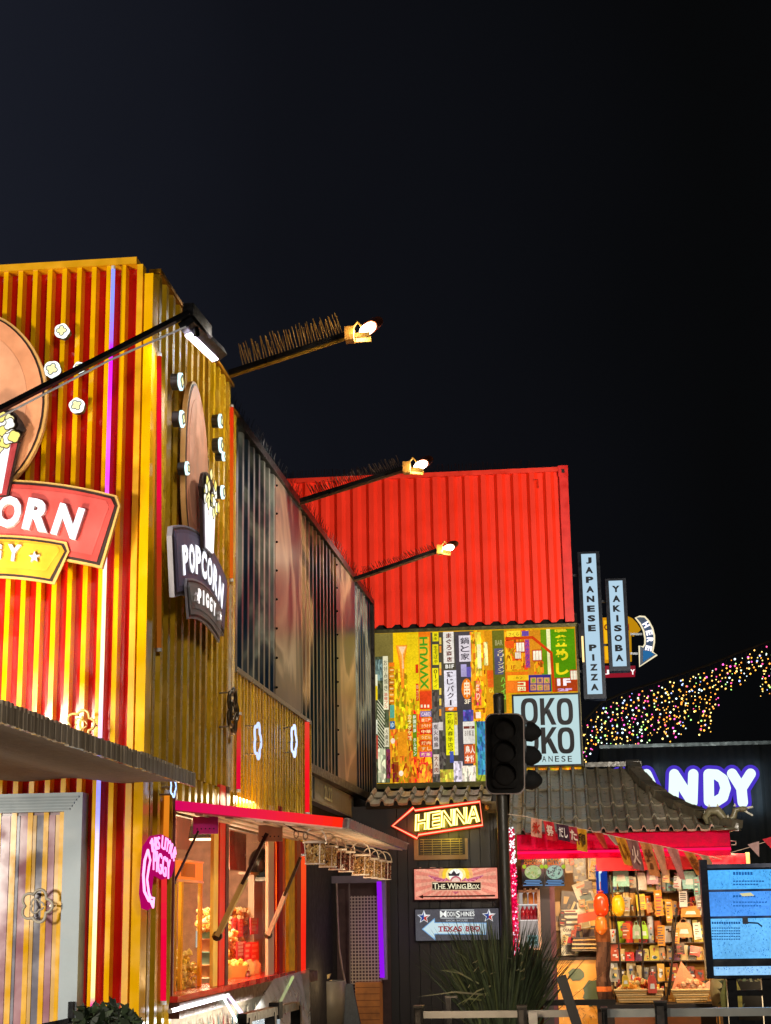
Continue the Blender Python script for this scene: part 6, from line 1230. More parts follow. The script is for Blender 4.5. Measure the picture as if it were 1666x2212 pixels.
for i, (u, v, w_, h_, cn) in enumerate(((1330, 1948, 15, 26, 'sand'), (1352, 1952, 16, 30, 'grey'), (1366, 1905, 14, 24, 'grey'), (1386, 1950, 20, 34, 'yellow'), (1404, 1962, 12, 22, 'tan'), (1424, 1952, 17, 56, 'orange'), (1438, 1890, 14, 30, 'sand'), (1446, 1968, 14, 50, 'amber'), (1462, 1905, 16, 26, 'white'), (1476, 1942, 17, 34, 'white'), (1506, 1915, 13, 40, 'sea green'), (1512, 1950, 12, 28, 'grey'), (1460, 2020, 14, 34, 'orange'), (1352, 2010, 16, 34, 'deep orange'), (1428, 2020, 16, 44, 'orange'), (1508, 2012, 16, 36, 'cream'), (1500, 2052, 22, 20, 'red'), (1470, 2050, 18, 24, 'dark brown'))):
    Y = 18.78; x0, x1, z0, z1 = fx(u - w_ / 2, v - h_ / 2, u + w_ / 2, v + h_ / 2, Y); t = MB(); tl_ = random.uniform(-.02, .02); t.obox((x0, Y, z0), (x1 - x0, 0, tl_), (0, .03, 0), (-tl_, 0, z1 - z0), COLS[cn], 'gloss')
    for k in range(7): f = .08 + k * .125; wv = random.uniform(.3, .8); t.poly([(x0 + (x1 - x0) * p_, Y - .003, z0 + (z1 - z0) * q_) for p_, q_ in ((.1, f), (.1 + wv, f), (.1 + wv, f + .06), (.1, f + .06))], random.choice(['4a3020', 'c03020', '2a3040', 'f8f0e0', '8a5a20']), 'paint')
    t.tube([((x0 + x1) / 2, Y, z1), ((x0 + x1) / 2, Y, z1 + .06)], .003, '2a2018', 'metal', 3)
    tag(t.build('hanging_card'), f'{cn} card with printed lines hanging {"high" if v < 1930 else "midway" if v < 1990 else "low"} over the rack, {ORD[i % 17]} counted from the first', 'card', gh)
b = MB()
for u0, v0, u1, v1 in ((1318, 1890, 1346, 2150), (1374, 1880, 1392, 2140), (1462, 1960, 1440, 2160), (1454, 1985, 1446, 2150)): b.tube([P(u0, v0, Y=18.6), P((u0 + u1) / 2 + 3, (v0 + v1) / 2, Y=18.58), P(u1, v1, Y=18.6)], .011, '2e241c', 'matte', 5)
o_ = b.build('hanging_strap'); tag(o_, 'dark straps hanging slack in front of the goods rack', 'strap')
def lantern(u, v, ru, rv, c, label, cat, Y=18.5, sub=(1, .8, 1), m='glow0.5'):
    p = P(u, v, Y=Y); mb = MB(); mb.ball(p, rv * Y / F_PX, c, 'gloss', 3, 0, (ru / rv, ru / rv, 1)); mb.tube([p + VZ * rv * Y / F_PX, p + VZ * (rv * Y / F_PX + .1)], .008, '3a2a1c'); tag(mb.build('lantern'), label, cat)
def lantern2(u, v, ru, rv, c, c2, label):
    Y = 18.45; p = P(u, v, Y=Y); s = Y / F_PX; t = thing('lantern', label, 'lantern', p, 'paper lanterns at the shop front'); mb = MB(); n_ = 12; prof = []
    for i in range(n_ + 1): f = i / n_; prof.append((max(.02, ru * s * max(0, 1 - abs(2 * f - 1) ** 2.6) ** .5 * (1 - .05 * (i % 2))), (f - .5) * 2 * rv * s))
    mb.lathe(prof, p, c, 'gloss', 18); mb.build('shade', t); mb = MB(); mb.lathe([(0, rv * s), (.035, rv * s), (.035, rv * s + .02), (0, rv * s + .02)], p, c2, 'paint', 12); mb.tube([p + VZ * rv * s, p + VZ * (rv * s + .12)], .005, c2); mb.build('cap', t)
lantern2(1299, 1955, 16, 25, 'ee3c10', '6a1008', 'glossy orange red lantern hanging left of the yellow one')
lantern2(1336, 1956, 14, 22, 'f0b414', '6a5010', 'yellow ribbed lantern hanging beside the orange red one')
lantern2(1299, 1998, 13, 20, 'c8641c', '4a2c14', 'brown orange lantern hung directly under the orange red one')
b = MB(); p = P(1302, 2060, Y=18.5); random.seed(40); N1, N2 = 22, 16; ring = []
for j in range(N2):
    f = j / (N2 - 1); r_ = .070 + .005 * math.sin(f * 17) + .006 * random.random()
    ring.append([p + Vector((r_ * (1 + .15 * math.sin(5 * t_ * .2856 + f * 2.5)) * math.cos(t_ * .2856) + .012 * math.sin(f * 7), r_ * (1 + .15 * math.sin(5 * t_ * .2856 + f * 2.5)) * math.sin(t_ * .2856), .28 - .78 * f)) for t_ in range(N1)])
for j in range(N2 - 1):
    for t_ in range(N1): b.poly([ring[j][t_], ring[j][(t_ + 1) % N1], ring[j + 1][(t_ + 1) % N1], ring[j + 1][t_]], ('b05a28' if j == 12 else '38221a' if (t_ + j) % 7 < 4 else '4c3226') if j > 2 else '6a3818', 'fabric', True)
tag(b.build('hanging_apron'), 'dark brown folded cloth with orange band hanging under the lanterns', 'cloth')
b = MB(); x0, x1, z0, z1 = fx(1288, 1868, 1312, 1930, 18.9); b.box(x0, x1, 18.9, 18.95, z0, z1, '2048b8', 'glow0.6'); b.box(x0 + .03, x0 + .05, 18.895, 18.899, z0 + .05, z1 - .08, 'b8e0f8', 'glow0.9'); b.ball((x0 + .05, 18.89, z1 - .08), .02, 'e8f8ff', 'glow1', 1); b.box(x1, x1 + .015, 18.88, 18.96, z0 - .2, z1 + .03, '1a1a28', 'metal'); tag(b.build('blue_light_panel'), 'bright blue lit panel above the orange red lantern', 'light panel')
def bag(u, v, w_, h_, c, label, Y=18.85):
    p = P(u, v + h_ / 2, Y=Y); s = Y / F_PX; W, Hh = w_ * s, h_ * s; mb = MB(); mb.prism([(-W / 2, 0), (W / 2, 0), (W * .46, Hh * .75), (W * .3, Hh), (-W * .3, Hh), (-W * .46, Hh * .75)], p + VY * .04, VX, VZ, -VY, .08, c, 'fabric'); mb.tube([p + Vector((W * .2 * math.cos(a * .52), -.02, Hh + .04 * math.sin(a * .52))) for a in range(7)], .004, c, 'fabric', 4); mb.prism([(-W * .28, Hh * .25), (W * .28, Hh * .25), (W * .22, Hh * .55), (-W * .2, Hh * .55)], p - VY * .0405, VX, VZ, -VY, .002, 'f0ece0', 'paint'); tag(mb.build('tote_bag'), label, 'bag')
bag(1342, 1893, 34, 44, '9cd0c4', 'mint green carrier bag at the top left of the rack'); bag(1386, 1905, 22, 36, 'e8e0d4', 'white round topped bag right of the mint carrier bag'); bag(1410, 1893, 24, 34, 'b8929a', 'dusty pink bag hanging from the top of the rack')
bag(1376, 2014, 17, 28, 'b8d0a8', 'pale green folded cloth bag on the rack'); bag(1392, 2014, 17, 28, 'b0e048', 'lime green folded cloth bag beside the pale green one'); bag(1490, 1902, 30, 36, 'a8d8d0', 'pale teal bag at the top right of the rack'); bag(1478, 2010, 34, 30, 'e0a870', 'tan cloth bag on the right side of the rack'); bag(1492, 1970, 40, 22, 'd89048', 'wide orange brown bag printed with marks near the black screen edge')
# food trays on the counter
yt = 18.0; zt_ = P(1400, 2168, Y=yt).z - .05
def tray(u0, u1, v1, label, cloth, seed):
    x0, x1 = P(u0, 2150, Y=yt).x, P(u1, 2150, Y=yt).x; z = P((u0 + u1) / 2, v1, Y=yt).z; t = thing('food_basket', label, 'basket', ((x0 + x1) / 2, yt, z), 'baskets on the shop counter'); random.seed(seed); mb = MB()
    mb.prism([(0, .13), (.05, 0), (x1 - x0 - .05, 0), (x1 - x0, .13)], (x0, yt + .25, z), VX, VZ, -VY, .25, 'dcb87c', 'fabric')
    for k in range(6): f = k / 5; mb.tube([(x0 + .05 * (1 - f) - .004, yt - .006, z + .006 + .122 * f), (x1 - .05 * (1 - f) + .004, yt - .006, z + .006 + .122 * f)], .009 + .004 * (k == 5), ('c89c5c', 'e0c088')[k % 2], 'fabric', 5)
    mb.build('basket', t); mb = MB()
    for i in range(90): a = random.uniform(.05, x1 - x0 - .05); q_ = random.uniform(0, 1); mb.ball((x0 + a, yt + random.uniform(.02, .23), z + .11 + q_ * .12 * math.sin(math.pi * a / (x1 - x0))), random.uniform(.02, .04), random.choice(cloth), 'corn', 1, .3)
    mb.build('filling', t); return x0, x1, z
tray(1328, 1434, 2166, 'wide straw basket heaped with orange snack packets', ['e8982a', 'e8c060', 'd86a28', 'f0d890', 'c84020'], 1)
x0, x1, z = tray(1452, 1535, 2166, 'straw basket lined with salmon cloth folded to a peak', ['e89a68', 'f0b488', 'd87848', 'f0c8a0'], 2)
b = MB(); b.prism([(0, .12), (.12, .42), (.16, .36), (.3, .16), (.2, .1)], (x0, yt + .1, z), VX, VZ, -VY, .02, 'f0a078', 'fabric'); b.prism([(.3, .14), (.42, .22), (.55, .12)], (x0 - .02, yt + .05, z), VX, VZ, -VY, .02, 'f0b090', 'fabric'); tag(b.build('napkin'), 'folded salmon napkin standing up in the right basket', 'napkin')
for u, v, w_, h_, c, lb in ((1352, 2120, 14, 22, 'e8c040', 'small yellow packet standing in the left basket'), (1410, 2128, 18, 34, 'd85848', 'red round packet standing in the left basket')): bag(u, v, w_, h_, c, lb, 17.95)
b = MB(); x0, x1 = P(1290, 2170, Y=18).x, P(1545, 2170, Y=18).x; z = P(1400, 2167, Y=18).z; b.box(x0, x1, 17.85, 18.3, z - .05, z - .004, '2e2420', 'wood'); b.box(x0, x1, 17.95, 18.0, .2, z - .05, '4a3426', 'wood'); tag(b.build('shop_counter'), 'dark shop counter under the two straw baskets', 'counter')
b = MB(); random.seed(3)
for i in range(120): p = P(random.uniform(1305, 1540), random.uniform(2125, 2165), Y=18.6); b.box(p.x, p.x + random.uniform(.01, .04), 18.6 + i * .0008, 18.62 + i * .0008, p.z, p.z + random.uniform(.01, .05), random.choice(['8a6a3a', 'c89a50', '4a3828', 'e0c080', 'a83c20', '5a5a40']), 'paint')
o_ = tag(b.build('small_goods'), 'jumble of small brown and tan goods behind the baskets', 'goods'); o_['kind'] = 'stuff'

# ------------------------------------------------------------------ bunting
sp_ = [(1138, 1770), (1210, 1786), (1290, 1804), (1370, 1822), (1440, 1836), (1530, 1856), (1560, 1862)]
YF2 = 17.45
b = MB(); b.tube([P(1080, 1757, Y=YF2)] + [P(u, v - 6, Y=YF2) for u, v in sp_], .005, 'd8c0a8', 'fabric', 4); tag(b.build('bunting_string'), 'pale string of flags sloping across the red fascia', 'string')
def sv(u):
    for (a, c2), (d, f_) in zip(sp_, sp_[1:]):
        if a <= u <= d: return c2 + (f_ - c2) * (u - a) / (d - a) - 6
    return sp_[-1][1] - 6
def flag(u, w_, h_, tilt, c, mark, mc, label, tip=False):
    t = thing('bunting_flag', label, 'flag', P(u, sv(u), Y=YF2), 'flags on the bunting string'); s = YF2 / F_PX; W, Hh = w_ * s, h_ * s; p = P(u, sv(u), Y=YF2 - .01); th = R(tilt); ex = VX * math.cos(R(-12)) + VZ * math.sin(R(-12)); ey = VZ * math.cos(th) + VX * math.sin(th); mb = MB()
    pts = [(-W / 2, 0), (W / 2, 0), (W / 2, -Hh * (.8 if tip else 1)), (0, -Hh), (-W / 2, -Hh * (.8 if tip else 1))]; n_ = 5; k = 6
    def q_(a, f): return p + ex * a + ey * f - VY * (.02 * math.sin(a * 40 + f * 9) + .004)
    for i in range(n_):
        for j in range(k):
            f0, f1 = -Hh * j / k, -Hh * (j + 1) / k; wd0 = W * (1 - (.0 if not tip else .5 * j / k)); wd1 = W * (1 - (.0 if not tip else .5 * (j + 1) / k))
            mb.poly([q_(wd0 * (i / n_ - .5), f0), q_(wd0 * ((i + 1) / n_ - .5), f0), q_(wd1 * ((i + 1) / n_ - .5), f1), q_(wd1 * (i / n_ - .5), f1)], c, 'fabric', True)
    mb.build('cloth', t)
    if mark:
        mb = MB(); mb.text(mark, p + ey * -Hh * .5 - VY * .03, ex, ey, -VY, W * .7, Hh * .62, mc, 'fabric', .002, .03); mb.build('print', t)
F_ = ((1159, 23, 38, 2, 'e0a08a', '氷', 'c03020', 'salmon flag with big red brush sign at the upper left of the bunting'), (1185, 22, 40, -8, 'd03038', '祭', 'f0c8b8', 'red flag with pale sign, second on the bunting'), (1215, 26, 34, -4, '4a2a3c', 'だし', 'f0e0e0', 'dark plum flag with white brush signs'), (1236, 20, 36, -8, 'b03848', 'た', 'f0d0c0', 'crimson flag partly turned beside the plum one'), (1256, 22, 46, 0, 'd89828', '卵', '4a3414', 'mustard flag with round dark print hanging below the fascia line'),
    (1292, 20, 36, -24, 'b8442c', None, 0, 'small rust pennant swung sideways over the fascia'), (1318, 14, 26, -34, 'b8a890', None, 0, 'tiny pale pennant twisted edge on'), (1340, 22, 60, -16, 'd08a28', 'い', '8a4c14', 'gold flag hanging low and twisted right'), (1366, 24, 62, -10, '8a5c58', '火', 'd8b0a0', 'brownish pink flag with faint print'), (1394, 24, 70, -14, 'c87c48', '丼', '6a3a1c', 'long orange tan flag with brown print'), (1420, 24, 62, -12, 'c88a6a', None, 0, 'plain peach flag in front of the rack'),
    (1452, 24, 66, -16, 'b87870', None, 0, 'plain pinkish flag in front of the rack'), (1488, 22, 54, -26, 'c87a38', 'ま', '7a4018', 'orange flag near the black screen edge'), (1520, 20, 44, -30, 'b89878', None, 0, 'pale tan flag at the end of the bunting'))
for a in F_: flag(*a, tip=a[6 - 0] == 0 if False else a[5] is None)
b = MB(); b.tube([P(1578, 1842, Y=YF2), P(1620, 1830, Y=YF2), P(1690, 1806, Y=YF2)], .005, 'c8b0a0', 'fabric', 4); tag(b.build('bunting_string'), 'short string of tiny pennants right of the red fascia', 'string')
for u, v, lb in ((1628, 1828, 'tiny pale pennant right of the red fascia'), (1660, 1817, 'tiny red pennant at the right picture edge')):
    p = P(u, v, Y=YF2); b = MB(); b.prism([(-.06, .02), (.06, .05), (.05, -.11)], p, VX, VZ, -VY, .004, 'b09090' if u < 1650 else 'c83040', 'fabric'); tag(b.build('bunting_flag'), lb, 'flag', 'flags on the right hand string')
# roof dragon
b = MB(); pd = P(1562, 1790, Y=YE + .1); sk = [(0, .05), (-.02, .12), (.03, .19), (.12, .19), (.17, .12), (.22, .07), (.28, .12), (.30, .19), (.37, .21)]
b.tube([pd + Vector((a - .16, 0, c)) for a, c in sk], [.018, .035, .045, .05, .045, .04, .035, .035, .02], '8a8468', 'tile', 8)
b.ball(pd + Vector((.22, 0, .20)), .045, '8a8468', 'tile', 2, .08, (1.3, .8, .7)); b.bar(pd + Vector((.24, 0, .18)), pd + Vector((.32, 0, .13)), .03, .02, '7a7458', 'tile'); b.bar(pd + Vector((.24, 0, .21)), pd + Vector((.33, 0, .22)), .03, .02, '8a8468', 'tile')
for a in (-.14, -.02, .06, .12): b.tube([pd + Vector((a, .03, .12)), pd + Vector((a + .03, .05, .06)), pd + Vector((a + .02, .05, .0))], [.025, .02, .018], '7a7458', 'tile', 6)
for i in range(7): a = sk[1 + i]; q_ = pd + Vector((a[0] - .16, 0, a[1] + .04)); b.prism([(-.015, 0), (.015, 0), (.0, .035)], q_ + VY * .006, VX, VZ, -VY, .012, '9a9474', 'tile')
b.lathe([(0, 0), (.2, 0), (.16, .03), (0, .03)], pd + Vector((0, 0, -.02)), '6a6450', 'tile', 10); tag(b.build('roof_dragon'), 'small weathered dragon ornament at the low corner of the tiled roof', 'ornament')

# ------------------------------------------------------------------ big blue menu display on its stand
YV = 12.6; bd = thing('menu_display', 'large black framed blue lit menu display on posts at the right edge', 'menu display', P(1600, 2200, Y=YV))
x0, x1, z0, z1 = fx(1534, 1874, 1760, 2072, YV)
b = MB(); b.box(x0 - .052, x0, YV - .02, YV + .12, P(1520, 2114, Y=YV).z, P(1520, 1857, Y=YV).z, '10131c', 'metal'); b.box(x0, x1 + .05, YV - .02, YV + .1, z1, z1 + .03, '14264a', 'gloss'); b.box(x0, x1 + .05, YV + .012, YV + .1, P(1600, 2114, Y=YV).z, z1, '0e1016', 'metal')
zq = P(1600, 2072, Y=YV).z; zr = P(1600, 2085, Y=YV).z; b.box(x0, x1 + .05, YV - .022, YV + .012, zr - .005, zq, '10141e', 'gloss'); b.box(x0, x1 + .05, YV - .02, YV + .01, P(1600, 2114, Y=YV).z, P(1600, 2108, Y=YV).z, '10141e', 'gloss'); b.build('frame', bd)
random.seed(14); vs2 = [(1878, 1921, '58b6fe'), (1925, 1979, '529cf8'), (1983, 2070, '6cbefc'), (2087, 2106, '94caf8')]
b = MB()
for v0, v1, c in vs2: xa, xb, za_, zb_ = fx(1535, v0, 1760, v1, YV); b.poly([(x0, YV, za_), (x1, YV, za_), (x1, YV, zb_), (x0, YV, zb_)], c, 'lit')
b.build('lit_panel', bd)
b = MB()
for v in (1923, 1981): p = P(1600, v, Y=YV); b.box(x0, x1, YV - .008, YV + .01, p.z - .008, p.z + .008, '123a78', 'gloss')
p = P(1610, 1990, Y=YV); b.box(p.x - .02, p.x + .02, YV - .012, YV, p.z - .02, p.z + .03, '12203a'); b.tube([p + Vector((.02, -.01, -.01)), p + Vector((.09, -.01, -.015)), p + Vector((.12, -.01, -.04))], .006, '1a3a60', 'matte', 5); b.build('divider', bd)
b = MB()
for v0, v1, c in vs2:
    for i in range(int((v1 - v0) * 2.2)):
        u = random.uniform(1545, 1665); v = random.uniform(v0 + 3, v1 - 3); p = P(u, v, Y=YV - .002 - .00002 * i); wd, hh = random.uniform(.002, .006), random.uniform(.002, .012); b.poly([p, p + VX * wd, p + VX * wd + VZ * hh, p + VZ * hh], random.choice(['2c7cd8', '2870c8', '4a9cf0', '3484dc']), 'glow0.85')
for v_, n_, h_ in ((1890, 7, .022), (1905, 11, .010), (1912, 9, .010), (1938, 8, .014), (1950, 12, .008), (1958, 10, .008)):
    for j in range(n_): p = P(1584 + j * 6.2, v_, Y=YV - .0035); b.poly([p, p + VX * .016, p + VX * .016 + VZ * h_, p + VZ * h_], '2470c8', 'glow0.7')
for k in range(6):
    for j in range(12): p = P(1538 + j * 5.2, 1996 + k * 6 + (4 if k > 0 else 0), Y=YV - .003); b.poly([p, p + VX * .013, p + VX * .013 + VZ * (.016 if k == 0 else .008), p + VZ * (.016 if k == 0 else .008)], '2468b8', 'glow0.6')
b.poly([P(u, v, Y=YV - .004) for u, v in ((1598, 1930), (1622, 1928), (1630, 1935), (1604, 1936))], 'f4ecb0', 'glow0.8'); b.build('small_print', bd)['kind'] = 'stuff'
b = MB()
for u in (1580, 1655): p = P(u, 2114, Y=YV + .05); b.box(p.x - .035, p.x + .035, YV + .03, YV + .1, 0, p.z, '0c0c0e', 'metal')
p = P(1620, 2145, Y=YV + .05); b.box(P(1580, 2145, Y=YV).x, x1, YV + .05, YV + .09, p.z - .02, p.z + .02, '0c0c0e', 'metal'); b.build('stand', bd)
lamp('AREA', 'menu_display_glow', ((x0 + x1) / 2, YV - .06, (z0 + z1) / 2), ((x0 + x1) / 2, YV - 2, (z0 + z1) / 2), 6, (.25, .55, 1), .9, sy=.7)
b = MB(); random.seed(19)
for i in range(240):
    p = P(random.uniform(1560, 1680), random.uniform(2118, 2175), Y=16.5 + random.uniform(-.3, .3)); a = random.uniform(0, 6.28); l = random.uniform(.04, .12); d = Vector((math.cos(a), random.uniform(-.3, .3), math.sin(a))) * l; n_ = Vector((-d.z, 0, d.x)) * .3; b.poly([p - d * .5, p + n_ * .5, p + d * .5, p - n_ * .5], random.choice(['3a4a2c', '56603a', '8a8458', '2a3422']), 'leaf')
b.lathe([(0, 0), (.28, 0), (.34, .35), (0, .35)], (P(1640, 2180, Y=16.5).x, 16.5, P(1640, 2200, Y=16.5).z), '3a342c', 'matte', 14); tag(b.build('potted_shrub'), 'tangled dim shrub in a pot under the blue display', 'shrub')
b = MB(); p = P(1582, 2180, Y=16.0)
for k, (dx_, h_, c) in enumerate(((0, .36, '6a7a34'), (.05, .28, 'a89a3c'), (-.05, .26, '8a8a3a'))): b.prism([(-.045, 0), (.045, 0), (.05, h_ * .5), (0, h_), (-.05, h_ * .5)], p + Vector((dx_, k * .02, 0)), VX, VZ, -VY, .01, c, 'leaf')
tag(b.build('broad_leaf_plant'), 'yellow green upright leaves by the foot of the display post', 'plant')
b = MB(); p = P(1560, 2150, Y=17.2); b.lathe([(0, -.1), (.1, -.1), (.12, .02), (.11, .15), (.02, .19), (0, .19)], p, 'b8a068', 'paint', 14); tag(b.build('paper_bag'), 'rounded pale tan bag standing between baskets and display', 'bag')

# ------------------------------------------------------------------ rails, leaning board, grass plant, traffic light, shrub
YQ = 12.0
def rail(u0, u1, v, hp, Y, label, posts, c='77726c'):
    x0, x1, z0, z1 = fx(u0, v - hp / 2, u1, v + hp / 2, Y); t = thing('guard_rail', label, 'rail', ((x0 + x1) / 2, Y, 0)); mb = MB(); mb.box(x0, x1, Y, Y + .04, z0, z1, c, 'paint'); mb.build('bar', t)
    for u, wd, vt in posts: xa, xb, _, zt2 = fx(u - wd / 2, vt, u + wd / 2, v + hp, Y); mb = MB(); mb.box(xa, xb, Y - .03, Y + .07, 0, zt2, '191716', 'metal'); mb.box(xa - .004, xb + .004, Y - .034, Y + .074, zt2, zt2 + .012, '3c3834', 'metal'); mb.box(xa + .01, xb - .02, Y - .035, Y - .0305, zt2 - .22, zt2 - .02, '3c3835', 'metal'); mb.build('post', t)
rail(905, 1250, 2191, 15, YQ, 'grey flat rail between black posts below the arrow signs', ((905, 20, 2176), (1128, 20, 2176)))
rail(1312, 1700, 2187, 18, 11.2, 'grey rail with black post below the straw baskets', ((1428, 26, 2166), (1306, 12, 2180)), '7a7c78')
b = MB(); fbox(b, 1150, 2160, 1330, 2172, 13.6, .06, '2a2622', 'wood'); tag(b.build('planter_edge'), 'dark timber edge behind the grassy plant', 'planter')
b = MB(); fbox(b, 1330, 2195, 1420, 2260, 15.2, .1, 'd87a38', 'paint'); fbox(b, 1436, 2193, 1516, 2260, 15.2, .1, 'd87a38', 'paint'); tag(b.build('orange_front'), 'orange lit counter front seen between the rails', 'counter front')
b = MB(); p0, p1 = P(1212, 2108, Y=11.8), P(1262, 2260, Y=11.8); b.bar(p0, p1, .07, .05, '1c1a1a', 'wood', up=VY); tag(b.build('leaning_board'), 'black board leaning diagonally in front of the orange panel', 'board')
b = MB(); fbox(b, 1143, 2187, 1162, 2260, 11.9, .03, '8a8580', 'paint'); tag(b.build('grey_box'), 'small grey box beside the right post of the rail', 'box')
b = MB(); fbox(b, 964, 2156, 976, 2260, 12.8, .05, '2c2a2a', 'metal'); fbox(b, 961, 2152, 988, 2156, 12.8, .08, '4c4844', 'metal'); tag(b.build('bollard'), 'slim dark post with flat cap left of the grassy plant', 'post')
gp_ = thing('grass_plant', 'big dark clump of long grass leaves in front of the signs', 'plant', P(1085, 2230, Y=13.2)); random.seed(17); base = P(1085, 2215, Y=13.2); s = 13.2 / F_PX
def blade(mb, a, lean, L, wd, c, bend):
    pts = []; d = Vector((math.cos(a) * lean, math.sin(a) * lean * .6, 1)).normalized(); p = base + Vector((math.cos(a) * random.uniform(0, .24), math.sin(a) * random.uniform(0, .14), random.uniform(-.1, .05))); k = 6
    for i in range(k + 1): pts.append(p.copy()); p += d * L / k; d = (d + Vector((math.cos(a) * bend, math.sin(a) * bend * .5, -bend * .7)) / k).normalized()
    side = Vector((-math.sin(a) * .5 + .5, math.cos(a) * .5, .1)).normalized() if random.random() < .6 else Vector((.9, .3, 0))
    for i in range(k): w0, w1 = wd * (1 - (i / k) ** 2 * .92), wd * (1 - ((i + 1) / k) ** 2 * .98); mb.poly([pts[i] - side * w0, pts[i] + side * w0, pts[i + 1] + side * w1, pts[i + 1] - side * w1], c, 'leaf', True)
b = MB()
for i in range(1000):
    a = random.uniform(0, 6.28); blade(b, a, abs(random.gauss(0, .40)), random.uniform(.42, .88) * (1 if random.random() < .85 else .7), random.uniform(.0055, .0115), random.choice(['24301c', '303e28', '38482c', '1a2414', '42503a', '56623e']), random.uniform(.0, .35))
b.build('leaves', gp_)
b = MB()
for u0, v0, u1, v1, c in ((1060, 2150, 905, 2153, '6a6850'), (1035, 2125, 950, 2108 - 12, '6a7050'), (1060, 2130, 1000, 2170, '8a8a68'), (1055, 2145, 1015, 2172, '7a8058'), (1010, 2112, 955, 2096, '4c5438'), (1040, 2160, 985, 2172, '6a7048'), (1030, 2100, 975, 2050, '4a5436')):
    p, q_ = P(u0, v0, Y=13.0), P(u1, v1, Y=12.9); m_ = p.lerp(q_, .5) + VZ * .03; n_ = VZ * .007
    b = MB()
    for a, c2, w0, w1 in ((p, m_, 1, .9), (m_, q_, .9, .15)): b.poly([a - n_ * w0, a + n_ * w0, c2 + n_ * w1, c2 - n_ * w1], c, 'leaf')
    b.build('dry_leaf', gp_)
b = MB()
for i in range(12): p = P(random.uniform(1000, 1150), random.uniform(2060, 2170), Y=12.85); b.tube([p, p + Vector((random.uniform(-.03, .03), 0, random.uniform(.01, .03))), p + Vector((random.uniform(-.05, .05), 0, random.uniform(-.02, .02)))], .0035, random.choice(['6a6848', '5a5c40', '7a765c']), 'leaf', 4)
b.build('dry_tips', gp_)['kind'] = 'stuff'

YTL = 16.6; tl = thing('traffic_light', 'black unlit three lamp traffic light on a pole in front of the square sign', 'traffic light', (P(1090, 2200, Y=YTL).x, YTL, 0)); s = YTL / F_PX
cu, cv, hw, hh, rr = 1091, 1628, 42, 86, 17
def rrect(g): 
    o_ = []
    for (sx_, sz_) in ((1, 1), (-1, 1), (-1, -1), (1, -1)):
        for k in range(6):
            a = math.atan2(sz_, sx_) - math.pi / 4 + k * math.pi / 10; o_.append(((sx_ * (hw + g - rr) + (rr) * math.cos(a)) * s, (sz_ * (hh + g - rr) + rr * math.sin(a)) * s))
    return o_
c = P(cu, cv, Y=YTL); th = R(-1.2); ex = VX * math.cos(th) - VZ * 0 + VZ * math.sin(th); ez2 = VZ * math.cos(th) - VX * math.sin(th)
b = MB(); b.prism(rrect(0), c, ex, ez2, -VY, .012, '7a6862', 'paint'); b.prism(rrect(-2.2), c - VY * .013, ex, ez2, -VY, .004, '090808', 'matte'); b.build('backboard', tl)
b = MB(); b.prism([(a * .72, q_ * .9) for a, q_ in rrect(-4)], c - VY * .018, ex, ez2, -VY, .06, '0a0909', 'matte'); b.build('housing', tl)
b = MB()
for k in (-1, 0, 1):
    q_ = c + ez2 * (-k * 47 * s) - VY * .079; b.lathe([(0, .0), (.10, .0), (.105, .012), (.085, .02), (0, .03)], q_, '100e0e', 'matte', 24, axis=-VY)
b.build('lens', tl)
b = MB()
for k in (-1, 0, 1):
    q_ = c + ez2 * (-k * 47 * s) - VY * .078; n_ = 14
    for i in range(n_):
        a0, a1 = R(-20 + 220 * i / n_), R(-20 + 220 * (i + 1) / n_); r_ = .118; l0, l1 = .08 + .1 * math.sin(max(0, a0)), .08 + .1 * math.sin(max(0, a1))
        b.poly([q_ + ex * r_ * math.cos(a0) + ez2 * r_ * math.sin(a0), q_ + ex * r_ * math.cos(a1) + ez2 * r_ * math.sin(a1), q_ + ex * r_ * math.cos(a1) + ez2 * r_ * math.sin(a1) - VY * l1, q_ + ex * r_ * math.cos(a0) + ez2 * r_ * math.sin(a0) - VY * l0], '141211', 'matte')
b.build('visor', tl)
b = MB()   # side lamps of a second head, seen in profile at the right
for k in (-1, 0, 1):
    q_ = c + ex * (hw + 3) * s + ez2 * (-k * 51 - 2) * s + VY * .08; b.lathe([(.10, 0), (.10, .07), (.06, .13), (.02, .16), (0, .16)], q_, '0e1013', 'matte', 16, axis=ex - ez2 * .12)
q_ = c + ex * (hw - 12) * s + VY * .03; b.obox(q_ - ez2 * hh * .8 * s, ex * 15 * s, VY * .14, ez2 * hh * 1.62 * s, '101114', 'paint'); b.build('side_head', tl)
b = MB(); pt_ = P(1074, 1500, Y=YTL); b.tube([(pt_.x + .01, YTL + .1, 0), (pt_.x + .01, YTL + .1, pt_.z)], .056, '34322c', 'paint', 14); b.lathe([(.06, 0), (.056, .03), (.03, .045), (0, .045)], (pt_.x + .01, YTL + .1, pt_.z - .02), '34322c', 'paint', 14); b.build('pole', tl)

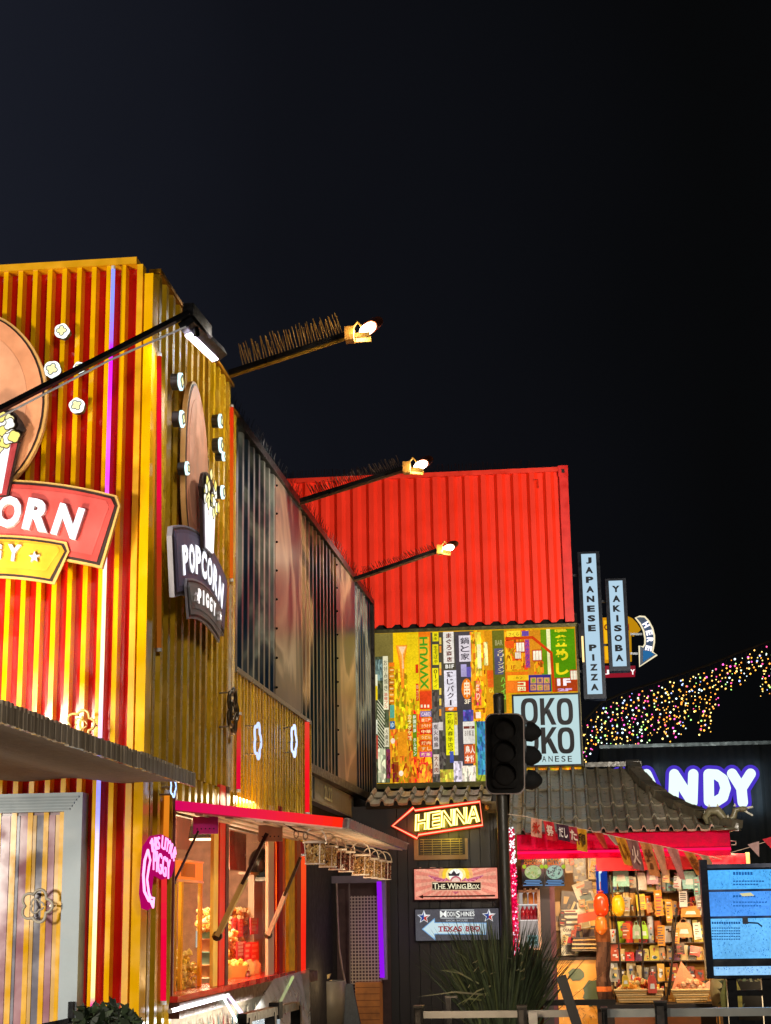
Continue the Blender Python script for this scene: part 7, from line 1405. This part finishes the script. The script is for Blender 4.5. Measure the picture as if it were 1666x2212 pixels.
bs = thing('clipped_shrub', 'leafy shrub top at the foot of the striped front', 'shrub', P(225, 2230, Y=7.6)); random.seed(23); b = MB()
for i in range(620):
    u = random.uniform(165, 300); top = 2172 + 18 * ((u - 225) / 62) ** 2 + 8 * math.sin(u * .2); p = P(u, random.uniform(top, 2240), Y=7.7 + random.uniform(-.28, .25)); a = random.uniform(0, 6.28); l = random.uniform(.022, .042); d = Vector((math.cos(a), random.uniform(-.6, .2), math.sin(a) * .8)).normalized() * l; n_ = d.cross(Vector((random.uniform(-1, 1), random.uniform(-1, 1), random.uniform(-1, 1)))).normalized() * l * .42
    b.poly([p - d, p - d * .2 + n_, p + d, p - d * .2 - n_], random.choice(['1e2a1a', '2c3a22', '3a4a2c', '4a5a38', '26301e']), 'leaf')
b.build('foliage', bs); b = MB()
for k in range(5): q_ = P(190 + k * 20, 2230, Y=7.7); b.tube([(q_.x * .98, 7.75, .55), q_ + VZ * .03], .012, '3a2c20', 'wood', 5)
b.build('stem', bs)
# clear rain screen hung below the counter, and the queue barrier in front of it
b = MB(); pts = [P(500, 2142, X=-2.19), P(650, 2098, X=-2.19), P(668, 2092, X=-2.1), P(672, 2230, X=-2.0), P(520, 2230, X=-2.1)]
b.poly([pts[0].lerp(pts[1], .55), pts[1], pts[4]], 'b0b4b4', 'film'); b.poly([pts[1], pts[3], pts[4]], 'a4a8aa', 'film'); b.poly([pts[1], pts[2], pts[3]], 'c0c2c2', 'film'); tag(b.build('rain_screen'), 'creased grey plastic sheet hanging below the far end of the counter', 'plastic sheet')
qb = thing('queue_barrier', 'black queue barrier frame in front of the patterned counter wall', 'barrier', P(580, 2230, X=-1.7)); XQ = -1.7
b = MB(); b.bar(P(523, 2200, X=XQ), P(640, 2172, X=XQ), .05, .045, '161412', 'metal'); b.build('top_bar', qb)
b = MB()
for u, v in ((530, 2198), (585, 2186), (640, 2172)): b = MB(); p = P(u, v, X=XQ); b.box(p.x - .03, p.x + .03, p.y - .03, p.y + .03, 0, p.z, '141210', 'metal'); b.build('post', qb)
b = MB(); q_ = P(596, 2165, X=XQ); b.box(q_.x - .03, q_.x + .03, q_.y - .06, q_.y + .06, q_.z - .09, q_.z + .0, '1a1614', 'fabric'); tag(b.build('strap_box'), 'small dark box on top of the queue barrier', 'box')
b = MB(); q_ = P(560, 2200, X=-2.15); b.box(-2.2, -2.15, P(545, 2200, X=-2.15).y, P(605, 2200, X=-2.15).y, .4, P(575, 2184, X=-2.15).z, 'bfe0f0', 'glow0.8'); tag(b.build('menu_lightbox'), 'pale blue lit panel low behind the queue barrier', 'light box')
